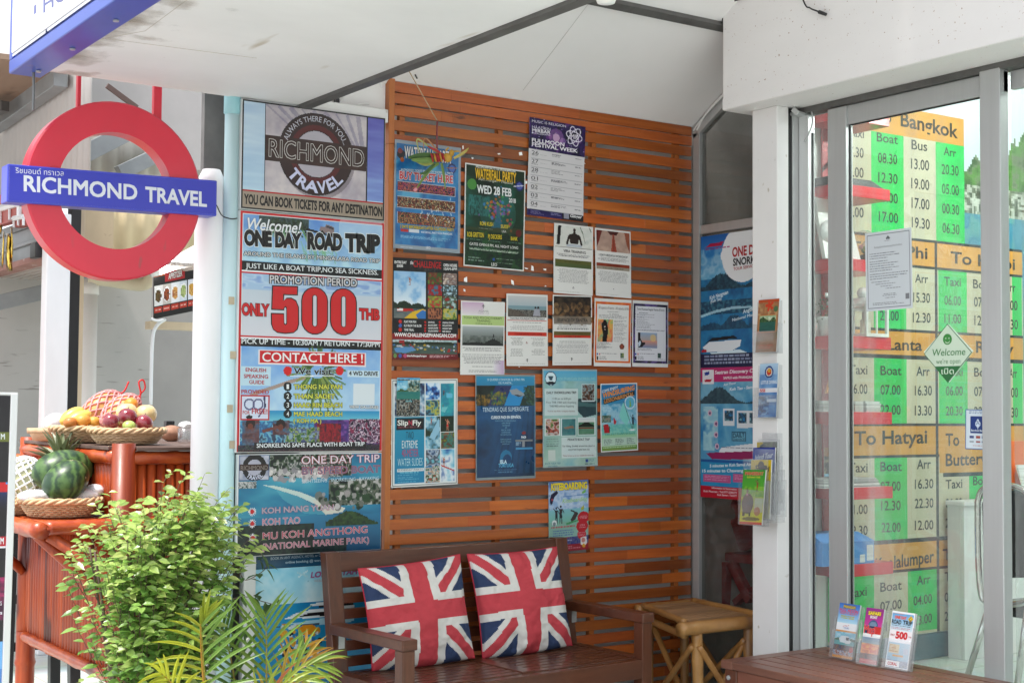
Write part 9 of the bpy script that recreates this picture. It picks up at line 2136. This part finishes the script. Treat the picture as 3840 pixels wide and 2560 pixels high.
# ------------------------------------------------------------------ plants
leaf_b = mat('glossy_young_leaf', (.95, .95, .95), .30, var=.12, scale=(30, 30, 30), trans=.5, spec=.9)
stem_b = mat('grey_brown_twig', (.11, .075, .05), .7, var=.3, scale=(30, 30, 8))
rg = random.Random(21)
YBu = 4.50
t = thing('leafy_bush','dense light green leafy bush in front of the red bamboo bar','bush',(spot(350,1500,1,YBu).x,YBu,0))
fol, stm = MB(), MB()
def leaf(m, o_, d, ln, wd, tint, up_=Vector((0, 0, 1))):
 d = d.normalized(); s_ = d.cross(up_)
 if s_.length < .1: s_ = d.cross(Vector((1, 0, 0)))
 s_.normalize(); nrm = s_.cross(d); dr = Vector((0, 0, -1)) * ln
 pts = [o_,o_ + d * ln * .3 + s_ * wd * .42 + nrm * wd * .14,o_ + d * ln * .62 + s_ * wd * .40 + nrm * wd * .10 + dr * .05,o_ + d * ln + dr * .16,o_ + d * ln * .62 - s_ * wd * .40 + nrm * wd * .10 + dr * .05,o_ + d * ln * .3 - s_ * wd * .42 + nrm * wd * .14,o_ + d * ln * .33,o_ + d * ln * .66 + dr * .05]
 m.add(pts, [(0, 1, 6), (1, 2, 7, 6), (2, 3, 7), (3, 4, 7), (4, 5, 6, 7), (5, 0, 6)], tint)
hull = [(330,1110),(405,1085),(480,1100),(520,1130),(545,1190),(530,1330),(500,1440),(470,1600),(235,1600),(215,1490),(180,1400),(170,1300),(150,1270),(200,1200),(220,1150),(270,1120)]
hc = (355,1380); hull = [(hc[0] + (x - hc[0]) * (.76 if x > hc[0] else .88),hc[1] + (y - hc[1]) * .90) for x,y in hull]; hx = [spot(x,y,1,YBu) for x,y in hull]; hx = [(q.x,q.z) for q in hx]
def inside(x, z):
 c_ = False
 for i in range(len(hx)):
  (x1, z1), (x2, z2) = hx[i], hx[(i + 1) % len(hx)]
  if (z1 > z) != (z2 > z) and x < (x2 - x1) * (z - z1) / (z2 - z1) + x1: c_ = not c_
 return c_
xs_, zs_ = [q[0] for q in hx], [q[1] for q in hx]; bx, bz_ = sum(xs_) / len(xs_), min(zs_)
base = Vector((bx, YBu, .02)); twigs = []
k = 0
while k < 560:
 x, z = rg.uniform(min(xs_), max(xs_)), rg.uniform(min(zs_) - .12, max(zs_))
 if z > min(zs_) + .02 and not inside(x, z): continue
 if z <= min(zs_) + .02 and abs(x - bx) > .26: continue
 e = .27 * math.sqrt(max(.08,1 - ((x - bx) / .42) ** 2)); y = YBu + e * (rg.uniform(-1,1) if rg.random() < .45 else -rg.uniform(.45,1))
 twigs.append(Vector((x, y, z))); k += 1
for x,y in ((150,1272),(163,1405),(168,1310),(205,1205),(250,1130),(470,1088),(545,1120),(575,1160),(600,1230),(565,1165),(585,1255),(618,1240),(590,1262),(555,1300),(540,1150),(398,1082),(430,1085),(215,1485),(560,1215),(575,1205)):
 twigs.append(spot(x - (18 if x > 500 else 0), y, 1, YBu - .05))
for q in twigs:
 h_ = rg.uniform(.10,.24); out = Vector((q.x - bx,(q.y - YBu) * 1.2,.10)).normalized(); root = q - out * h_ * .55 - Vector((0,0,h_ * .75)); root.z = max(.08,root.z); mid = root.lerp(q,.55) + Vector((rg.uniform(-.02,.02),rg.uniform(-.02,.02),.02))
 path = smooth_path([root,mid,q],3); stm.tube(path,[.0015 - .0009 * i / (len(path) - 1) for i in range(len(path))],4)
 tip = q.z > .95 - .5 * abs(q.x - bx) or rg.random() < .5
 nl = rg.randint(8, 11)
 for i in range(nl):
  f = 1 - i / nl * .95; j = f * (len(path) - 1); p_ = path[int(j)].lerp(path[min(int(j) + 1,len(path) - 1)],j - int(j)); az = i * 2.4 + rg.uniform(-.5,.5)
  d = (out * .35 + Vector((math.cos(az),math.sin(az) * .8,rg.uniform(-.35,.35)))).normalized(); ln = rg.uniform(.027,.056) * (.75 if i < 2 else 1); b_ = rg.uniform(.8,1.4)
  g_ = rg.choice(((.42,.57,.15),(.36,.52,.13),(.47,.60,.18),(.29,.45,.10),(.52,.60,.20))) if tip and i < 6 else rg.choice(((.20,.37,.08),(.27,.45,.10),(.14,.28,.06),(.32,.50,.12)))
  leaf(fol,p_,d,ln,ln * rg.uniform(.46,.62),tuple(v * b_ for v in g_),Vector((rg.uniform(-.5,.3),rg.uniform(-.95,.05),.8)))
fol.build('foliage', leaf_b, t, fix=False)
for k in range(16):
 a = k * .9; r_ = rg.uniform(.02,.11); stm.tube(smooth_path([(bx + r_ * .4 * math.cos(a),YBu + r_ * .4 * math.sin(a),.22),(bx + r_ * 1.3 * math.cos(a),YBu + r_ * math.sin(a),.55),(bx + r_ * 2.2 * math.cos(a),YBu + r_ * 1.8 * math.sin(a),.95)]),[.008 - .0045 * i / 12 for i in range(13)],6)
stm.build('stem', stem_b, t, smooth=True, fix=False)
clay = mat('terracotta', (.33, .13, .07), .75, var=.15, scale=(6, 6, 6), bump=.2)
m = MB(); m.lathe([(.12,0),(.16,.2),(.175,.2),(.175,.25),(.16,.25),(.15,.21),(.0,.21)],(bx,YBu,.001),28); m.build('pot',clay,t,smooth=True)
# palm in front
palm_m = mat('palm_leaflet', (.9, .9, .9), .4, var=.12, scale=(30, 30, 30), trans=.3)
pb = spot(520, 1568, 1, 4.22)
t = thing('areca_palm', 'young areca palm with yellowing feathered fronds beside the bench', 'palm', (pb.x, 4.22, 0))
def frond(pts, Y_, n, ln, col, lc=None, side=(1, -1), wd=.011, spread=.9, droop=.5, tipcol=None, start=.12):
 q = [spot(x, y, 1, Y_ + dy) for x, y, dy in pts]; path = smooth_path(q, 8); L_ = len(path) - 1; m = MB()
 m.tube(path, [.0045 - .0032 * i / L_ for i in range(L_ + 1)], 6, tint=lc or (.42, .33, .05))
 for s_ in side:
  for i in range(n):
   f = start + (1 - start) * (i + .5) / n; j = f * L_; k_ = min(int(j),L_ - 1); p_ = path[k_].lerp(path[k_ + 1],j - k_); tg = (path[k_ + 1] - path[k_]).normalized()
   view = (Vector((0, 0, H)) - p_).normalized(); sd_ = tg.cross(view).normalized() * s_
   a = spread * (1 - .55 * f); d = tg * math.cos(a) + sd_ * math.sin(a) + Vector((rg.uniform(-.05,.05),rg.uniform(-.22,.08),rg.uniform(-.05,.05)))
   l_ = ln * (math.sin(math.pi * (.18 + .72 * f)) ** .6) * rg.uniform(.88,1.08); c_ = rg.uniform(.8,1.15); cc_ = tipcol if (tipcol and rg.random() < .35) else col
   blade(m,p_,d,l_,wd * rg.uniform(.85,1.1),droop * rg.uniform(.5,1.3),tuple(v * c_ for v in cc_),seg=6,upn=view)
 m.build('frond', palm_m, t, fix=False)
G1, G2, YL1, OR1 = (.24, .40, .08), (.16, .30, .065), (.48, .50, .04), (.62, .32, .05)
frond([(470,1640,0),(468,1580,0),(462,1500,0),(460,1432,-.02)],4.20,10,.19,YL1,(.55,.28,.04),side=(-1,),droop=.9,spread=1.45)
frond([(474,1640,0),(472,1580,0),(466,1500,0),(462,1432,-.02)],4.21,9,.22,G1,(.40,.33,.05),side=(1,),droop=.5,spread=1.15)
frond([(461,1440,0),(468,1420,-.01),(474,1405,-.02)],4.20,4,.10,(.36,.42,.04),(.36,.42,.04),droop=.15,spread=.4,start=.0)
frond([(612,1640,0),(612,1560,0),(612,1480,0),(610,1410,0)],4.30,11,.20,G1,(.42,.34,.08),droop=.35,spread=.95,tipcol=(.22,.33,.06))
frond([(545,1660,0),(538,1560,0),(525,1490,.02),(510,1440,.05)],4.36,9,.18,G2,(.38,.28,.05),droop=.4,spread=.9)
frond([(600,1650,0),(640,1580,-.04),(690,1535,-.08),(735,1520,-.1)],4.16,9,.16,(.30,.42,.07),(.45,.28,.05),droop=.8,spread=.8,tipcol=(.5,.34,.06))
frond([(560,1680,0),(600,1610,-.05),(650,1575,-.1),(700,1562,-.12)],4.12,8,.14,(.36,.42,.06),(.48,.26,.05),droop=.9,spread=.8,tipcol=(.40,.14,.05))
frond([(430,1680,0),(420,1620,-.04),(395,1570,-.08),(370,1545,-.1)],4.12,9,.17,YL1,(.5,.3,.04),droop=.9,spread=.8)
frond([(650,1690,.05),(665,1600,.05),(685,1530,.05),(705,1480,.08)],4.34,8,.15,G1,(.4,.34,.06),droop=.7,spread=.8,tipcol=OR1)
m = MB()
for k in range(7): a = k * .9; m.tube(smooth_path([(pb.x + .03 * math.cos(a),4.22 + .03 * math.sin(a),.2),(pb.x + .06 * math.cos(a),4.22 + .05 * math.sin(a),.38),(pb.x + .10 * math.cos(a),4.22 + .08 * math.sin(a),.52)]),.009,8)
m.build('cane', mat('palm_cane', (.25, .26, .06), .5, var=.2), t, smooth=True)
m = MB(); m.lathe([(.10,0),(.13,.18),(.14,.18),(.14,.22),(.13,.22),(.12,.19),(.0,.19)],(pb.x,4.22,.001),26); m.build('pot',clay,t,smooth=True)
# vine trailing between the pipe and the post
t = thing('trailing_vine', 'thin dark green vine trailing across the pale cyan pipe', 'vine', spot(560, 1330, 1, 4.80))
m, m2 = MB(), MB()
for pts in (((545,1290),(560,1330),(590,1320),(612,1300),(600,1270)),((500,1395),(535,1375),(570,1370),(602,1380),(640,1390)),((520,1440),(560,1450),(585,1420),(610,1400))):
 q = smooth_path([spot(x, y, 1, 4.78 + .02 * (i % 2)) for i, (x, y) in enumerate(pts)], 6); m2.tube(q, .0016, 5)
 for i in range(1,len(q),2): leaf(m,q[i],Vector((rg.uniform(-1,1),rg.uniform(-.6,.1),rg.uniform(-.6,.6))),rg.uniform(.035,.06),rg.uniform(.02,.034),rg.choice(((.06,.13,.03),(.045,.11,.03),(.09,.17,.04))))
m.build('foliage', leaf_b, t, fix=False); m2.build('stem', stem_b, t, smooth=True)
build_prints()
